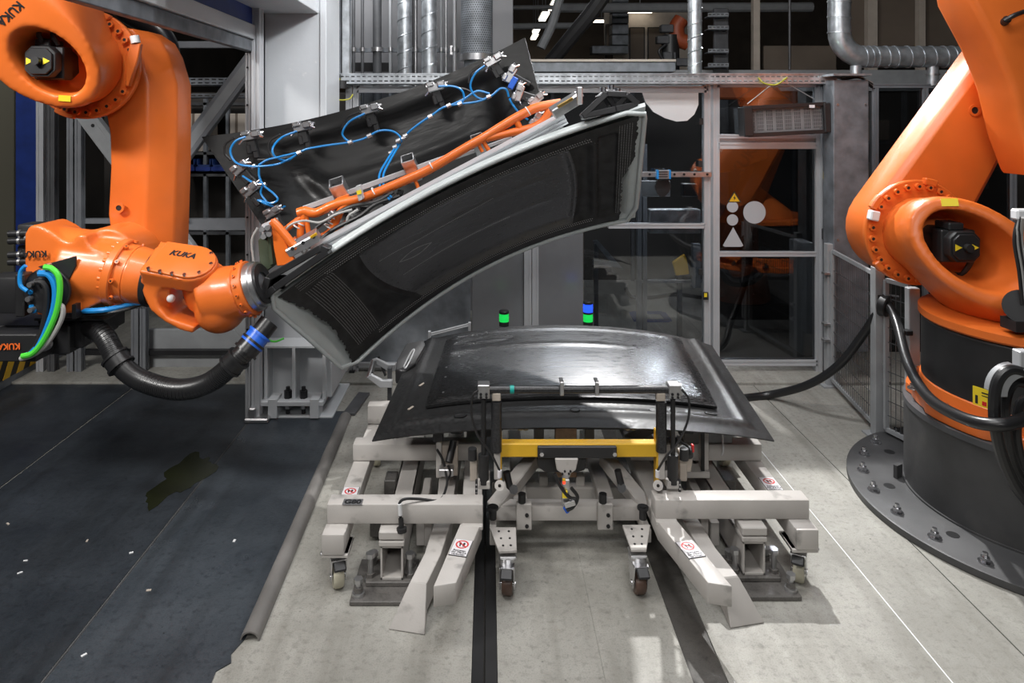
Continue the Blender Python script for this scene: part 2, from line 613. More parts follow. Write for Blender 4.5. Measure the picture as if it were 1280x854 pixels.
def concrete(name, c0, c1, stain, rough=0.62):
    m = bpy.data.materials.new(name)
    m.use_nodes = True
    nt = m.node_tree
    b = nt.nodes['Principled BSDF']
    g = nt.nodes.new('ShaderNodeNewGeometry')
    P_ = g.outputs['Position']

    def noise(s, d, r=0.6):
        n = nt.nodes.new('ShaderNodeTexNoise')
        n.inputs['Scale'].default_value = s
        n.inputs['Detail'].default_value = d
        n.inputs['Roughness'].default_value = r
        nt.links.new(P_, n.inputs['Vector'])
        return n.outputs['Fac']

    def rng(src, a, bb, c=0.0, d=1.0):
        r = nt.nodes.new('ShaderNodeMapRange')
        r.inputs[1].default_value, r.inputs[2].default_value = a, bb
        r.inputs[3].default_value, r.inputs[4].default_value = c, d
        nt.links.new(src, r.inputs[0])
        return r.outputs[0]

    def mix(f, a, bcol):
        mx = nt.nodes.new('ShaderNodeMix')
        mx.data_type = 'RGBA'
        nt.links.new(f, mx.inputs[0])
        for k, c in ((6, a), (7, bcol)):
            if isinstance(c, tuple):
                mx.inputs[k].default_value = (*c, 1)
            else:
                nt.links.new(c, mx.inputs[k])
        return mx.outputs[2]
    col = mix(rng(noise(1.3, 8, 0.65), 0.36, 0.64), c0, c1)
    col = mix(rng(noise(38, 5), 0.52, 0.72, 0, 0.6), col, tuple(c * 0.6 for c in c0))
    col = mix(rng(noise(5.0, 9, 0.7), 0.62, 0.76, 0, 0.8), col, stain)
    col = mix(rng(noise(170, 3), 0.5, 0.75, 0, 0.5), col, tuple(c * 0.5 for c in c0))
    v = nt.nodes.new('ShaderNodeTexVoronoi')
    v.inputs['Scale'].default_value = 21
    nt.links.new(P_, v.inputs['Vector'])
    ml = nt.nodes.new('ShaderNodeMath')
    ml.operation = 'MULTIPLY'
    nt.links.new(rng(v.outputs['Distance'], 0.05, 0.12, 0.9, 0.0), ml.inputs[0])
    nt.links.new(rng(noise(2.3, 3), 0.54, 0.62), ml.inputs[1])
    col = mix(ml.outputs[0], col, tuple(c * 0.35 for c in stain))
    v2 = nt.nodes.new('ShaderNodeTexVoronoi')
    v2.inputs['Scale'].default_value = 6.5
    v2.inputs['Randomness'].default_value = 1.0
    nt.links.new(P_, v2.inputs['Vector'])
    ml2 = nt.nodes.new('ShaderNodeMath')
    ml2.operation = 'MULTIPLY'
    nt.links.new(rng(v2.outputs['Distance'], 0.04, 0.16, 0.8, 0.0), ml2.inputs[0])
    nt.links.new(rng(noise(9, 8, 0.75), 0.55, 0.63), ml2.inputs[1])
    col = mix(ml2.outputs[0], col, tuple(c * 0.5 for c in stain))
    mp = nt.nodes.new('ShaderNodeMapping')
    mp.inputs['Scale'].default_value = (9.0, 0.7, 1.0)
    nt.links.new(P_, mp.inputs['Vector'])
    ns = nt.nodes.new('ShaderNodeTexNoise')
    ns.inputs['Scale'].default_value = 1.0
    ns.inputs['Detail'].default_value = 6
    nt.links.new(mp.outputs[0], ns.inputs['Vector'])
    col = mix(rng(ns.outputs['Fac'], 0.5, 0.72, 0.0, 0.45), col, stain)
    nt.links.new(col, b.inputs['Base Color'])
    nt.links.new(rng(noise(3, 5), 0.3, 0.7, rough - 0.12, rough + 0.12), b.inputs['Roughness'])
    bp = nt.nodes.new('ShaderNodeBump')
    bp.inputs['Strength'].default_value = 0.18
    bp.inputs['Distance'].default_value = 0.006
    nt.links.new(noise(70, 6), bp.inputs['Height'])
    nt.links.new(bp.outputs[0], b.inputs['Normal'])
    return m


CONCRETE = concrete('concrete_floor', (0.26, 0.252, 0.225), (0.41, 0.40, 0.365), (0.13, 0.122, 0.10))
COATING = concrete('dark_floor_coating', (0.016, 0.0195, 0.025), (0.036, 0.043, 0.052), (0.009, 0.010, 0.011), 0.40)
CHANNEL = concrete('dirty_channel', (0.05, 0.046, 0.042), (0.09, 0.084, 0.076), (0.02, 0.018, 0.016), 0.6)
DIRTY = concrete('dirty_steel', (0.07, 0.066, 0.062), (0.16, 0.15, 0.14), (0.03, 0.03, 0.03), 0.45)
COATING2 = concrete('sheen_floor_coating', (0.028, 0.035, 0.044), (0.060, 0.070, 0.082), (0.012, 0.014, 0.016), 0.36)  # coating colour lightened to carry the grazing sheen of the lamps
TUBEG = mat('grey_floor_tube', (0.21, 0.20, 0.19), 0.5, 0.2, var=0.2, scale=5)

# ------------------------------------------------------------------ the setting
def pxb(mb, x0, x1, y0, y1, d, depth):
    a, b = P(x0, y0, d), P(x1, y1, d)
    return mb.bx(a.x, b.x, d, d + depth, b.z, a.z)


def profile(mb, p0, p1, w, h, up=(0, 0, 1)):
    """slotted aluminium profile"""
    p0, p1 = Vector(p0), Vector(p1)
    s, u, d = frame(p1 - p0, up)
    mb.bar(p0, p1, w * 0.8, h * 0.8, up)
    for a in (-1, 1):
        for b in (-1, 1):
            o = s * (a * w * 0.33) + u * (b * h * 0.33)
            mb.bar(p0 + o, p1 + o, w * 0.34, h * 0.34, up)
    return mb


floor = thing('floor', (0, 3, 0), 'pale worn concrete factory floor in slabs', 'floor', kind='structure')
MB().bx(-7, 7, 0.8, 26, -0.2, -0.035).build('sub_base', CHANNEL, floor)
for x0, x1 in ((-7, -0.06), (0.035, 0.418), (0.4188, 0.73), (0.856, 1.6494), (1.6502, 1.997), (2.003, 7)):
    MB().bx(x0, x1, 0.8, 5.246, -0.035, 0).build('slab', CONCRETE, floor)
MB().bx(-7, 7, 5.255, 5.74, -0.035, 0.02).build('slab', CONCRETE, floor, bevel=0.004)
MB().bx(-7, 7, 5.75, 26, -0.035, 0.0).build('slab', CONCRETE, floor)

rail = thing('trim_1', (0, 3, 0), 'narrow dark steel guide groove let into the concrete floor', 'floor rail', kind='structure')
MB().bx(-0.058, -0.018, 0.8, 5.2, -0.034, 0.001).build('steel_strip', BLACKM, rail)
MB().bx(-0.010, 0.033, 0.8, 5.2, -0.034, -0.004).build('steel_strip', BLACK, rail)
ch = MB().bx(0.732, 0.854, 0.8, 5.2, -0.034, -0.006).build('trim_2', CHANNEL)
tag(ch, 'wide dirty black channel set in the concrete floor', 'floor channel', kind='structure')
jf = MB().bx(1.6475, 1.6525, 0.8, 4.9, -.002, .0012).build('trim_6', WHITE)
tag(jf, 'thin pale filler line along a joint of the concrete floor', 'floor joint', kind='structure')
# dark coated floor by the gate: three strips with a joint between
edge = [(-0.965, 0.8)]
rnd = random.Random(3)
edge = [(-1.0 + rnd.uniform(-.02, .02), 2.3), (-1.03, 2.38), (-0.99 + .01, 2.45), (-0.985, 2.52), (-0.945, 2.56), (-0.96, 2.60), (-0.935, 2.68), (-0.93, 4.77)]
poly = [(-1.575, 0.8), (-1.12, 0.8), (-1.07, 1.6), (-1.04, 2.1)] + edge + [(-1.575, 4.77)]
coat = thing('trim_3', (-1.3, 3, 0), 'smooth blue black floor coating between joint and grey tube', 'floor coating', kind='structure')
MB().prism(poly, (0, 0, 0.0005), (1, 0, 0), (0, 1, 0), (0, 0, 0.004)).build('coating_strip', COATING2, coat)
coat2 = thing('trim_4', (-2.6, 3, 0), 'dark stained floor coating under the hanging robot', 'floor coating', kind='structure')
MB().bx(-2.642, -1.589, 0.8, 5.56, 0.0005, 0.0045).build('coating_strip', COATING, coat2)
MB().bx(-6.5, -2.652, 0.8, 5.56, 0.0005, 0.0045).build('coating_strip', COATING, coat2)
joint = MB().tube([(-1.582, 0.8, 0.002), (-1.582, 4.64, 0.002)], 0.004, 6).build('trim_5', DARKGREY)
tag(joint, 'thin metal joint bead running between the dark floor strips', 'floor joint', kind='structure')
puddle = MATP = mat('oil_puddle', (0.010, 0.012, 0.003), 0.2)
mbp = MB()
rn = random.Random(5)
c = G(228, 596, 0.0046)
ptsp = []
for k in range(40):
    a = 2 * math.pi * k / 40
    r = 1 + 0.22 * math.sin(3 * a + 1) + 0.14 * math.sin(7 * a) + rn.uniform(-.07, .07)
    ptsp.append((0.12 * r * math.cos(a) + 0.02 * math.sin(a), 0.26 * r * math.sin(a)))
mbp.prism(ptsp, (c.x, c.y, 0.0046), (1, 0, 0), (0, 1, 0), (0, 0, 0.0012))
tag(mbp.build('oil_puddle', puddle), 'shiny greenish oil puddle on the dark floor coating', 'puddle')
# bits of litter on the coating
mbl = []
for k, (x, y) in enumerate(((109, 676), (32, 701), (25, 716), (10, 655), (164, 691), (293, 676), (186, 738), (105, 819))):
    p = G(x, y, 0.006)
    o = MB().box(p, (rnd.uniform(.012, .022), rnd.uniform(.006, .012), 0.003), Matrix.Rotation(rnd.uniform(0, 3), 3, 'Z')).build('plastic_chip', WHITE if k % 3 else BEIGE)
    tag(o, 'tiny pale plastic chip ' + ('midway between the close pair and the floor joint', 'forming the upper of the close pair on the dark floor', 'forming the lower of the close pair on the dark floor', 'farthest from the joint, near the photo edge', 'just left of the metal floor joint', 'lying nearest the grey floor tube', 'just right of the metal floor joint', 'nearest the camera, right of the floor joint')[k], 'chip', 'plastic chips on the dark floor')
# half-round floor tube and its flat continuation
mbt = MB()
tube0, tube1 = G(312, 802, 0), G(432, 522, 0)
pf = [(0.038 * math.cos(a), 0.036 * math.sin(a)) for a in [math.pi * k / 14 for k in range(15)]]
pf += [(0.032 * math.cos(a), 0.030 * math.sin(a)) for a in [math.pi * (14 - k) / 14 for k in range(15)]]
d = (tube1 - tube0)
mbt.prism(pf, tube0 + Vector((0, 0, .001)), (1, 0, 0), (0, 0, 1), d)
tag(mbt.build('floor_tube', TUBEG), 'long grey half round tube edging the dark floor', 'tube')
MBf = MB().bar(G(436, 518, .012), G(455, 492, .012), 0.085, 0.02)
tag(MBf.build('cover_strip', DARKGREY, bevel=.003), 'flat dark cover strip lying beyond the grey floor tube', 'strip')

# hall shell
tag(MB().bx(-7, 16, 26, 26.2, -0.1, 9).build('wall_back', BROWNW), 'distant brown hall wall', 'wall', kind='structure')
tag(MB().bx(-7, 16, 0.8, 26, 7.0, 7.2).build('ceiling', HALLD), 'dark hall ceiling high above', 'ceiling', kind='structure')
tag(MB().bx(-7.1, -6.5, -3, 26, -0.1, 7).build('wall_left', HALLD), 'dark hall wall at the side', 'wall', kind='structure')
tag(MB().bx(6.4, 6.6, -3, 12, -0.1, 7).build('wall_right', HALLD), 'dark hall wall behind the right robot', 'wall', kind='structure')
a, b = P(432, -60, 7.3), P(642, 300, 7.3)
wg = thing('wall_middle', (a.x, 7.3, 0), 'grey panelled wall behind the vertical pipes', 'wall', kind='structure')
for k in range(5):
    x0 = a.x + (b.x - a.x) * k / 5
    MB().bx(x0 + .006, x0 + (b.x - a.x) / 5 - .006, 7.3, 7.4, 0, a.z + 1).build('wall_panel', HALLG, wg, bevel=.004)

# dark low partition of the cell behind
part = thing('partition', (1.8, 8.7, 0), 'dark partition wall at the rear of the fenced cell', 'partition')
for k in range(6):
    x0 = -0.2 + k * 1.0
    MB().bx(x0 + .01, x0 + .99, 8.7, 8.76, 0, 2.35).build('panel', HALLD, part, bevel=.01)
    MB().bx(x0 - .02, x0 + .02, 8.64, 8.70, 0, 2.5).build('post', DARKGREY, part)
MB().bx(-.2, 5.8, 8.63, 8.75, 2.36, 2.62).build('top_beam', GREY, part)

bw = thing('partition', P(1000, 100, 9.2), 'brown board partition beyond the cable tray', 'partition')
for x0, x1, y0, y1 in ((955, 1046, 57, 96), (1098, 1148, -20, 58), (1050, 1084, -20, 58), (1158, 1240, -20, 58)):
    pxb(MB(), x0, x1, y0, y1, 9.2, 0.05).build('board', BROWNW, bw, bevel=.01)
for x0, x1 in ((1085, 1097), (1149, 1157), (942, 950)):
    pxb(MB(), x0, x1, -20, 100, 9.1, 0.09).build('post', BEIGE, bw)

# ceiling strip lamps far off
for (x, y, dd), wh in zip(((693, 8, 17.0), (680, 22, 19.0), (671, 38, 21.5), (668, 47, 24.5)), ('nearest and topmost', 'second from the top', 'third from the top', 'farthest and lowest')):
    t = thing('strip_lamp', P(x, y, dd), wh + ' strip lamp of the receding row under the hall ceiling', 'lamp', 'row of strip lamps under the hall ceiling')
    p = P(x, y, dd)
    MB().bx(p.x - .09, p.x + .09, dd - .7, dd + .7, p.z, p.z + .05).build('diffuser', LAMP, t)
    MB().bx(p.x - .12, p.x + .12, dd - .75, dd + .75, p.z + .05, p.z + .12).build('housing', GREY, t)
    for yy in (-.5, .5):
        MB().cyl((p.x, dd + yy, p.z + .11), (p.x, dd + yy, 7.0), .012, n=6).build('suspension_rod', GREY, t)
for (x, y, dd), wh in zip(((800, 16, 12.8), (752, 28, 16.0)), ('just above the beige office windows', 'between dark hose and sheet metal duct')):
    p = P(x, y, dd)
    t = thing('strip_lamp', p, 'small strip lamp across the hall ' + wh, 'lamp', 'strip lamps over the brown offices')
    MB().bx(p.x - .22, p.x + .22, dd - .05, dd + .05, p.z, p.z + .05).build('diffuser', LAMP, t)
    MB().bx(p.x - .24, p.x + .24, dd - .06, dd + .06, p.z + .05, p.z + .1).build('housing', GREY, t)
    MB().cyl((p.x, dd, p.z + .09), (p.x, dd, 7.0), .012, n=6).build('suspension_rod', GREY, t)
# lit office front far behind
of = thing('office_front', P(800, 70, 13.0), 'dim beige office front with dark window frames across the hall', 'office')
pxb(MB(), 756, 866, 12, 283, 13.0, .1).build('wall', BEIGE, of)
for x0, x1, y0, y1 in ((787, 806, 34, 78), (810, 832, 34, 78), (757, 766, 30, 78)):
    f = pxb(MB(), x0, x1, y0, y1, 12.92, .06).build('window_frame', BLACK, of)
    pxb(MB(), x0 + 1.2, x1 - 1.2, y0 + 1.2, y1 - 1.2, 12.9, .04).build('pane', BROWNW, f)
tr = thing('ventilation_duct', P(776, 30, 12.5), 'rectangular grey sheet metal duct dropping in front of the office', 'duct')
for k in range(4):
    pxb(MB(), 765, 786, 3 + k * 13.5, 15.7 + k * 13.5, 12.3, .3).build('duct_section', GALVD, tr, bevel=.01)
pxb(MB(), 740, 786, 57, 67, 12.3, .3).build('duct_section', GALVD, tr, bevel=.01)
pxb(MB(), 765, 786, -210, 2.5, 12.3, .3).build('duct_section', GALVD, tr, bevel=.01)
# steelwork under the hall roof
for x0, y0, x1, y1, dd, w, nm, lb in ((616, 34, 720, 32, 11, .10, 'roof_beam', 'long dark pipe crossing the hall under the strip lamps'),
                                      (640, 10, 700, 9, 12, .08, 'roof_beam', 'upper pale conduit crossing the dark hall'),
                                      (740, 10, 1015, 9, 11.5, .16, 'roof_beam', 'long pale girder over the office front')):
    tag(MB().cyl(P(x0 - 40, y0, dd), P(x1, y1, dd), w / 2, n=10).build(nm, GREY), lb, 'beam')
hose = MB().tube(spline([P(688, 78, 7.9), P(715, 45, 7.7), P(742, 12, 7.5), P(770, -30, 7.3)], 6), .085, 10).build('suction_hose', BLACK)
tag(hose, 'thick black diagonal hose hanging under the hall roof', 'hose')
hose = MB().tube(spline([P(676, 60, 9), P(690, 30, 9), P(703, -15, 9)], 6), .06, 10).build('suction_hose', GREY)
tag(hose, 'thinner grey hose behind the thick black hose', 'hose')
sh = thing('beam_cover', P(780, 85, 7.0), 'long pale sheet metal beam above the cable tray', 'beam')
pxb(MB(), 640, 845, 77, 90, 7.0, .2).build('beam', GALVD, sh, bevel=.006)
pxb(MB(), 640, 845, 74, 77, 6.98, .2).build('cap', BEIGE, sh)

# pipes and ducts
def spiral_duct(x0, x1, y0, y1, dd, label, pitch=.16, m=GALV):
    a, b = P((x0 + x1) / 2, y0, dd), P((x0 + x1) / 2, y1, dd)
    r = (x1 - x0) / 2 * dd / F
    t = thing('spiral_duct', b, label, 'duct', 'spiral ducts behind the fence')
    MB().cyl(b, a, r, n=28).build('duct', m, t)
    n = int((a.z - b.z) / pitch * 16)
    MB().tube([b + Vector((r * math.cos(2 * math.pi * k / 16), r * math.sin(2 * math.pi * k / 16), pitch * k / 16)) for k in range(n)], .006, 4).build('seam', GALV, t)
    return t


def pipe(x0, x1, y0, y1, dd, label, m=STEEL, group=None):
    a, b = P((x0 + x1) / 2, y0, dd), P((x0 + x1) / 2, y1, dd)
    r = (x1 - x0) / 2 * dd / F
    t = thing('vertical_pipe', b, label, 'pipe', group)
    MB().cyl(b, a, r, n=14).build('pipe', m, t)
    c = P((x0 + x1) / 2, 62, dd)
    MB().cyl(c - Vector((0, 0, .02)), c + Vector((0, 0, .02)), r * 1.25 + .006, n=14).build('clamp', STEEL, t)
    return t


spiral_duct(497, 515, -60, 330, 6.7, 'spiral seam duct, first beside the dark clamped pipe')
spiral_duct(527, 546, -60, 330, 6.6, 'wider bright spiral seam duct next to the thin pipes')
spiral_duct(860, 877, -60, 93, 6.2, 'single slim spiral duct rising from the tray above the fence post', .12)
for x0, x1, lb, m in ((440, 444, 'thin dark pipe nearest the vertical tray', DARKGREY), (451, 455, 'thin dark pipe, second from the vertical tray', DARKGREY),
                      (466, 477, 'dark grey pipe with a bright clamp ring', DARKGREY), (486, 490, 'thin pipe just before the first spiral duct', GREY),
                      (517, 522, 'slim steel pipe between the two spiral ducts', STEEL), (550, 553, 'thin pipe close by the wider spiral duct', GREY),
                      (556, 559, 'thin bent pipe in the pair near the perforated silencer', STEEL), (566, 571, 'pale pipe nearest the perforated silencer', ALU)):
    pipe(x0, x1, -60, 330, 6.85, lb, m)
st = thing('pipe_strut', P(500, 63, 6.95), 'slotted steel strut holding the vertical pipes', 'strut')
MB().bar(P(440, 63, 6.95), P(574, 63, 6.95), .04, .04).build('strut', GALVD, st)
for x in (471, 508, 537, 566):
    MB().box(P(x, 63, 6.93), (.05, .05, .09)).build('bracket', STEEL, st)
MB().bar(P(440, 84, 7.1), P(490, 84, 7.1), .05, .09).build('cross_rail', BLACKM, st)
# perforated silencer
sil = thing('perforated_silencer', P(596, 72, 6.4), 'big perforated grey cylinder silencer among the pipes', 'silencer')
a, b = P(596, -40, 6.4), P(596, 72, 6.4)
r = 20 * 6.4 / F
MB().cyl(b, a, r - .006, n=32).build('inner_core', BLACK, sil)
mbx = MB()
na, nz = 44, 40
for i in range(nz):           # perforated skin: diamond cells with a real opening
    for k in range(na):
        off = 0.5 if i % 2 else 0
        zz = b.z + (a.z - b.z) * i / nz
        dz = (a.z - b.z) / nz
        def cp(u, v):
            an = 2 * math.pi * (k + off + u) / na
            return (b.x + r * math.cos(an), b.y + r * math.sin(an), zz + v * dz)
        o = [cp(0, 0), cp(1, 0), cp(1, 1), cp(0, 1)]
        q = [cp(.27, .25), cp(.73, .25), cp(.73, .75), cp(.27, .75)]
        mbx.add(o + q, [(0, 1, 5, 4), (1, 2, 6, 5), (2, 3, 7, 6), (3, 0, 4, 7)])
mbx.build('perforated_skin', GALVD, sil, smooth=0)
MB().cyl(P(596, 76, 6.4), P(596, 68, 6.4), r + .012, n=32).build('collar', STEEL, sil)
MB().cyl(P(596, 300, 6.4), P(596, 76, 6.4), r - .03, n=24).build('stub_pipe', GALVD, sil)
# elbow duct
el = thing('elbow_duct', P(1049, 30, 6.0), 'large silver duct bending from vertical to horizontal at upper right', 'duct')
dd = 6.0
path = [P(1049, -60, dd), P(1049, 0, dd), P(1049, 30, dd)] + [P(1080 - 31 * math.cos(t), 40 + 31 * math.sin(t), dd) for t in [math.pi / 2 * k / 8 for k in range(1, 9)]] + [P(1120, 71, dd), P(1215, 71, dd)]
MB().tube(path, 13.3 * dd / F, 28).build('duct', GALV, el)
for x in (1079, 1087, 1094, 1107, 1118, 1134, 1149, 1164, 1179, 1190):
    c = P(x, 71, dd)
    MB().ring(c, (1, 0, 0.12), 13.0 * dd / F, 14.2 * dd / F, .012, 28).build('seam', GALV, el)
for y in (3, 22, 42):
    MB().ring(P(1049, y, dd), (0.12, 0, 1), 13.0 * dd / F, 14.0 * dd / F, .012, 28).build('seam', GALV, el)
for x, y1 in ((1070, 92), (1166, 107)):
    MB().cyl(P(x, 82, dd), P(x, y1, dd), .045, n=18).build('branch_stub', GALV, el)
    MB().cyl(P(x, 92, dd), P(x, 94, dd), .055, n=18).build('stub_ring', STEEL, el)
wr = MB().cyl(P(987, -10, 6.4), P(987, 88, 6.4), .012, n=8).build('drop_rod', BLACKM)
tag(wr, 'thin dark rod hanging down to the cable tray', 'rod')

# ------------------------------------------------------------------ cable trays
def slotted(mb, p0, ex, ez, length, height, pitch=.042, rows=2):
    """sheet with real slots between p0 and p0+ex*length"""
    p0, ex, ez = Vector(p0), Vector(ex), Vector(ez)
    n = int(length / pitch)
    pitch = length / n
    bandh = height / rows
    for r in range(rows):
        for k in range(n):
            sh = (0.5 if r % 2 else 0)
            a0, a1 = k * pitch, (k + 1) * pitch
            b0, b1 = r * bandh, (r + 1) * bandh
            x0, x1 = a0 + pitch * .16, a0 + pitch * .80
            y0, y1 = b0 + bandh * .36, b0 + bandh * .66
            q = [p0 + ex * x + ez * y for x, y in ((a0, b0), (a1, b0), (a1, b1), (a0, b1), (x0, y0), (x1, y0), (x1, y1), (x0, y1))]
            mb.add(q, [(0, 1, 5, 4), (1, 2, 6, 5), (2, 3, 7, 6), (3, 0, 4, 7)])
    return mb


ty = 5.32
EARTH = mat('earth_yellow', (.35, .33, .03), .45)
a, b = P(424, 104, ty), P(1046, 93, ty)
trayo = thing('cable_tray', (0.5, ty, a.z), 'long horizontal perforated silver cable tray along the fence top', 'cable tray')
slotted(MB(), a, (1, 0, 0), (0, 0, 1), b.x - a.x, b.z - a.z).build('slotted_side', GALV, trayo, smooth=0)
MB().bx(a.x, b.x, ty, ty + .22, a.z - .004, a.z).build('floor_sheet', GALV, trayo)
MB().bx(a.x, b.x, ty - .006, ty + .004, b.z, b.z + .008).build('rolled_edge', GALV, trayo)
for k in range(7):
    z = a.z + .012 + .009 * (k % 2)
    m = (BLACK, GREYH, BLACK, GREENH, BLACK, SIGNYEL, BLACK)[k]
    MB().tube(spline([(a.x + .05, ty + .03 + k * .025, z), (0.3, ty + .035 + k * .025, z + .01), (1.4, ty + .03 + k * .025, z), (b.x - .05, ty + .03 + k * .025, z)], 4), .009, 6).build('cable', m, trayo)
a2, b2 = P(416, 104, ty), P(426, -50, ty)
tv = thing('cable_tray', (a2.x, ty, a2.z), 'dark vertical perforated cable tray beside the pale column', 'cable tray')
slotted(MB(), a2, (0, 0, 1), (1, 0, 0), b2.z - a2.z, b2.x - a2.x, .05).build('slotted_side', GALVD, tv, smooth=0)
MB().bx(a2.x, b2.x, ty + .02, ty + .12, a2.z, b2.z).build('back_sheet', BLACKM, tv)
MB().cyl((a2.x + .06, ty + .02, a2.z - .04), (a2.x + .06, ty + .02, a2.z + .02), .05, n=14).build('cable_gland', BLACK, tv)
va = MB()
pxb(va, 427, 437, -50, 94, ty + .02, .08)
tag(va.build('steel_channel', GALV, bevel=.004), 'bright vertical steel channel standing on the cable tray end', 'channel')
tag(MB().tube(spline([P(425, 98, ty - .01), P(416, 112, ty - .03), P(421, 124, ty - .03), P(436, 124, ty - .02), P(441, 118, ty)], 6), .006, 7).build('earth_cable', EARTH), 'looping green yellow earth cable under the vertical tray end', 'cable')
tag(MB().tube(spline([P(948, 97, ty - .01), P(955, 104, ty - .03), P(970, 106, ty - .03), P(984, 97, ty - .01)], 6), .006, 7).build('earth_cable', EARTH), 'short yellow earth cable sagging under the tray near the lamp wires', 'cable')

# ------------------------------------------------------------------ safety fence with panes and door
FD = 5.5
fence = thing('safety_fence', P(760, 465, FD), 'silver aluminium machine fence with clear panes behind the fixture', 'fence')


def fpost(x0, x1, y0=105, y1=464, dd=FD, parent=fence, name='post', m=ALU):
    w = (x1 - x0) * dd / F
    o = profile(MB(), P((x0 + x1) / 2, y1, dd), P((x0 + x1) / 2, y0, dd), w, .06, (0, 1, 0)).build(name, m, parent, smooth=0)
    return o


def frail(x0, x1, y0, y1, dd=FD, parent=fence, name='rail', m=ALU):
    h = (y1 - y0) * dd / F
    return profile(MB(), P(x0, (y0 + y1) / 2, dd), P(x1, (y0 + y1) / 2, dd), .06, h).build(name, m, parent, smooth=0)


for x0, x1 in ((433, 441), (442, 449), (655, 664), (665, 673), (879, 887)):
    fpost(x0, x1)
for x0, x1 in ((438, 445), (661, 668), (880, 887)):
    MB().bx(P(x0, 0, FD).x, P(x1, 0, FD).x, FD - .06, FD + .06, .02, .035).build('foot_plate', BLACKM, fence, bevel=.003)
frail(447, 884, 108, 116)
frail(760, 880, 279, 285)
frail(447, 656, 279, 285)
frail(447, 884, 452, 458)
for x0, x1, y0, y1 in ((449, 655, 116, 280), (673, 879, 116, 280), (730, 879, 285, 453)):
    pxb(MB(), x0, x1, y0, y1, FD, .006).build('pane', GLASS, fence, smooth=0)
for x0, x1 in ((590, 655), (673, 729)):
    pxb(MB(), x0, x1, 285, 453, FD, .02).build('pane', PALEPANEL, fence, bevel=.003, label='opaque pale grey fence panel')
pxb(MB(), 449, 588, 285, 453, FD, .02).build('pane', GALVD, fence, bevel=.003, label='dull sheet metal fence panel')
for x0, x1, y in ((673, 679, 150), (872, 879, 205), (872, 879, 340), (873, 880, 152)):
    MB().box(P((x0 + x1) / 2, y, FD - .035), (.03, .012, .05)).build('pane_clip', BLACK, fence, bevel=.003)

ws = MB()
pw = [(803, 116), (807, 128), (817, 140), (832, 148), (846, 152), (859, 151), (868, 143), (873, 131), (873, 116)]
ws.poly([P(x, y, FD - .02) for x, y in pw], (0, .008, 0))
tag(ws.build('white_cover', WHITE), 'large white rounded cover sheet hung in the upper fence pane', 'cover')

# linear axis on the fence
la = thing('linear_guide', P(840, 218, FD - .06), 'horizontal steel linear guide with a blue edged carriage before the fence', 'linear guide')
MB().bar(P(797, 218, FD - .05), P(889, 218, FD - .05), .03, .04).build('guide_rail', STEEL, la, bevel=.003)
for x in (812, 843, 855, 868, 884):
    c = P(x, 218, FD - .066)
    MB().cyl(c, c + Vector((0, -.004, 0)), .010, n=10).build('screw', BLACKM, la)
cr = MB().box(P(829, 218, FD - .075), (.10, .05, .066)).build('carriage', STEEL, la, bevel=.004)
for x in (821.5, 836.5):
    MB().box(P(x, 218, FD - .075), (.014, .056, .07)).build('end_seal', BLUEH, cr, bevel=.002)
for z in (-3, 0, 3):
    MB().box(P(829, 218 + z, FD - .1005), (.07, .002, .008)).build('slot', BLACKM, cr)
p = [(822, 225), (836, 225), (839, 233), (836, 241), (831, 246), (826, 246), (821, 241), (819, 233)]
MB().poly([P(x, y, FD - .03) for x, y in p], (0, .02, 0)).build('hanger_plate', BLACKM, la, bevel=.002)
jb = thing('junction_box', P(850, 277, FD + .05), 'flat pale metal box mounted behind the middle fence rail', 'box')
pxb(MB(), 812, 876, 262, 292, FD + .03, .09).build('housing', GALV, jb, bevel=.006)
for x, y in ((816, 266), (872, 266), (816, 288), (872, 288)):
    c = P(x, y, FD + .03)
    MB().cyl(c, c + Vector((0, -.005, 0)), .008, n=8).build('screw', STEEL, jb)
jb2 = thing('sensor_bracket', P(812, 236, FD + .06), 'grey rectangular sensor bracket plate behind the linear guide', 'bracket')
pxb(MB(), 802, 838, 226, 246, FD + .05, .02).build('plate', GREY, jb2, bevel=.003)
pxb(MB(), 854, 872, 230, 246, FD + .05, .08).build('sensor_head', BLACKM, jb2, bevel=.006)
# inside posts seen through the pane
ip = thing('inner_frame', P(800, 350, 6.2), 'slim aluminium frame standing inside the cell behind the pane', 'frame')
for x0, x1 in ((796, 801), (803, 808)):
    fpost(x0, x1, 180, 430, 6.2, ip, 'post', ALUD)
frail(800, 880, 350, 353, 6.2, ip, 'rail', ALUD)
pxb(MB(), 866, 876, 305, 360, 5.9, .06).build('switch_box', GALVD, ip, bevel=.004)
bo = thing('yellow_bracket', P(845, 335, 6.4), 'bent yellow bracket inside the cell behind glass', 'bracket')
MB().bx(P(850, 0, 6.42).x - .02, P(850, 0, 6.42).x + .02, 6.42, 6.46, 0, P(0, 335, 6.42).z).build('stand', DARKGREY, bo)
MB().poly([P(841, 328, 6.4), P(856, 318, 6.4), P(859, 326, 6.4), P(862, 343, 6.4), P(845, 345, 6.4)], (0, .04, 0)).build('plate', YELLOW, bo, bevel=.005)
tag(MB().tube(spline([P(782, 360, 6.5), P(790, 371, 6.5), P(815, 372, 6.5), P(845, 368, 6.6), P(876, 372, 6.7)], 6), .018, 8).build('floor_cable', BLACK), 'black cable lying on the cell floor behind the pane', 'cable')
pl = thing('marked_plate', G(812, 398), 'dark blue rectangular frame lying on the cell floor', 'plate')
q = [G(790, 391, .01), G(828, 391, .01), G(836, 401, .01), G(796, 401, .01)]
for k in range(4):
    MB().bar(q[k], q[(k + 1) % 4], .06, .015).build('edge_strip', BLUEP, pl)
tri = thing('bent_plate', P(765, 316, 6.1), 'triangular grey sheet metal offcut behind the fence pane', 'plate')
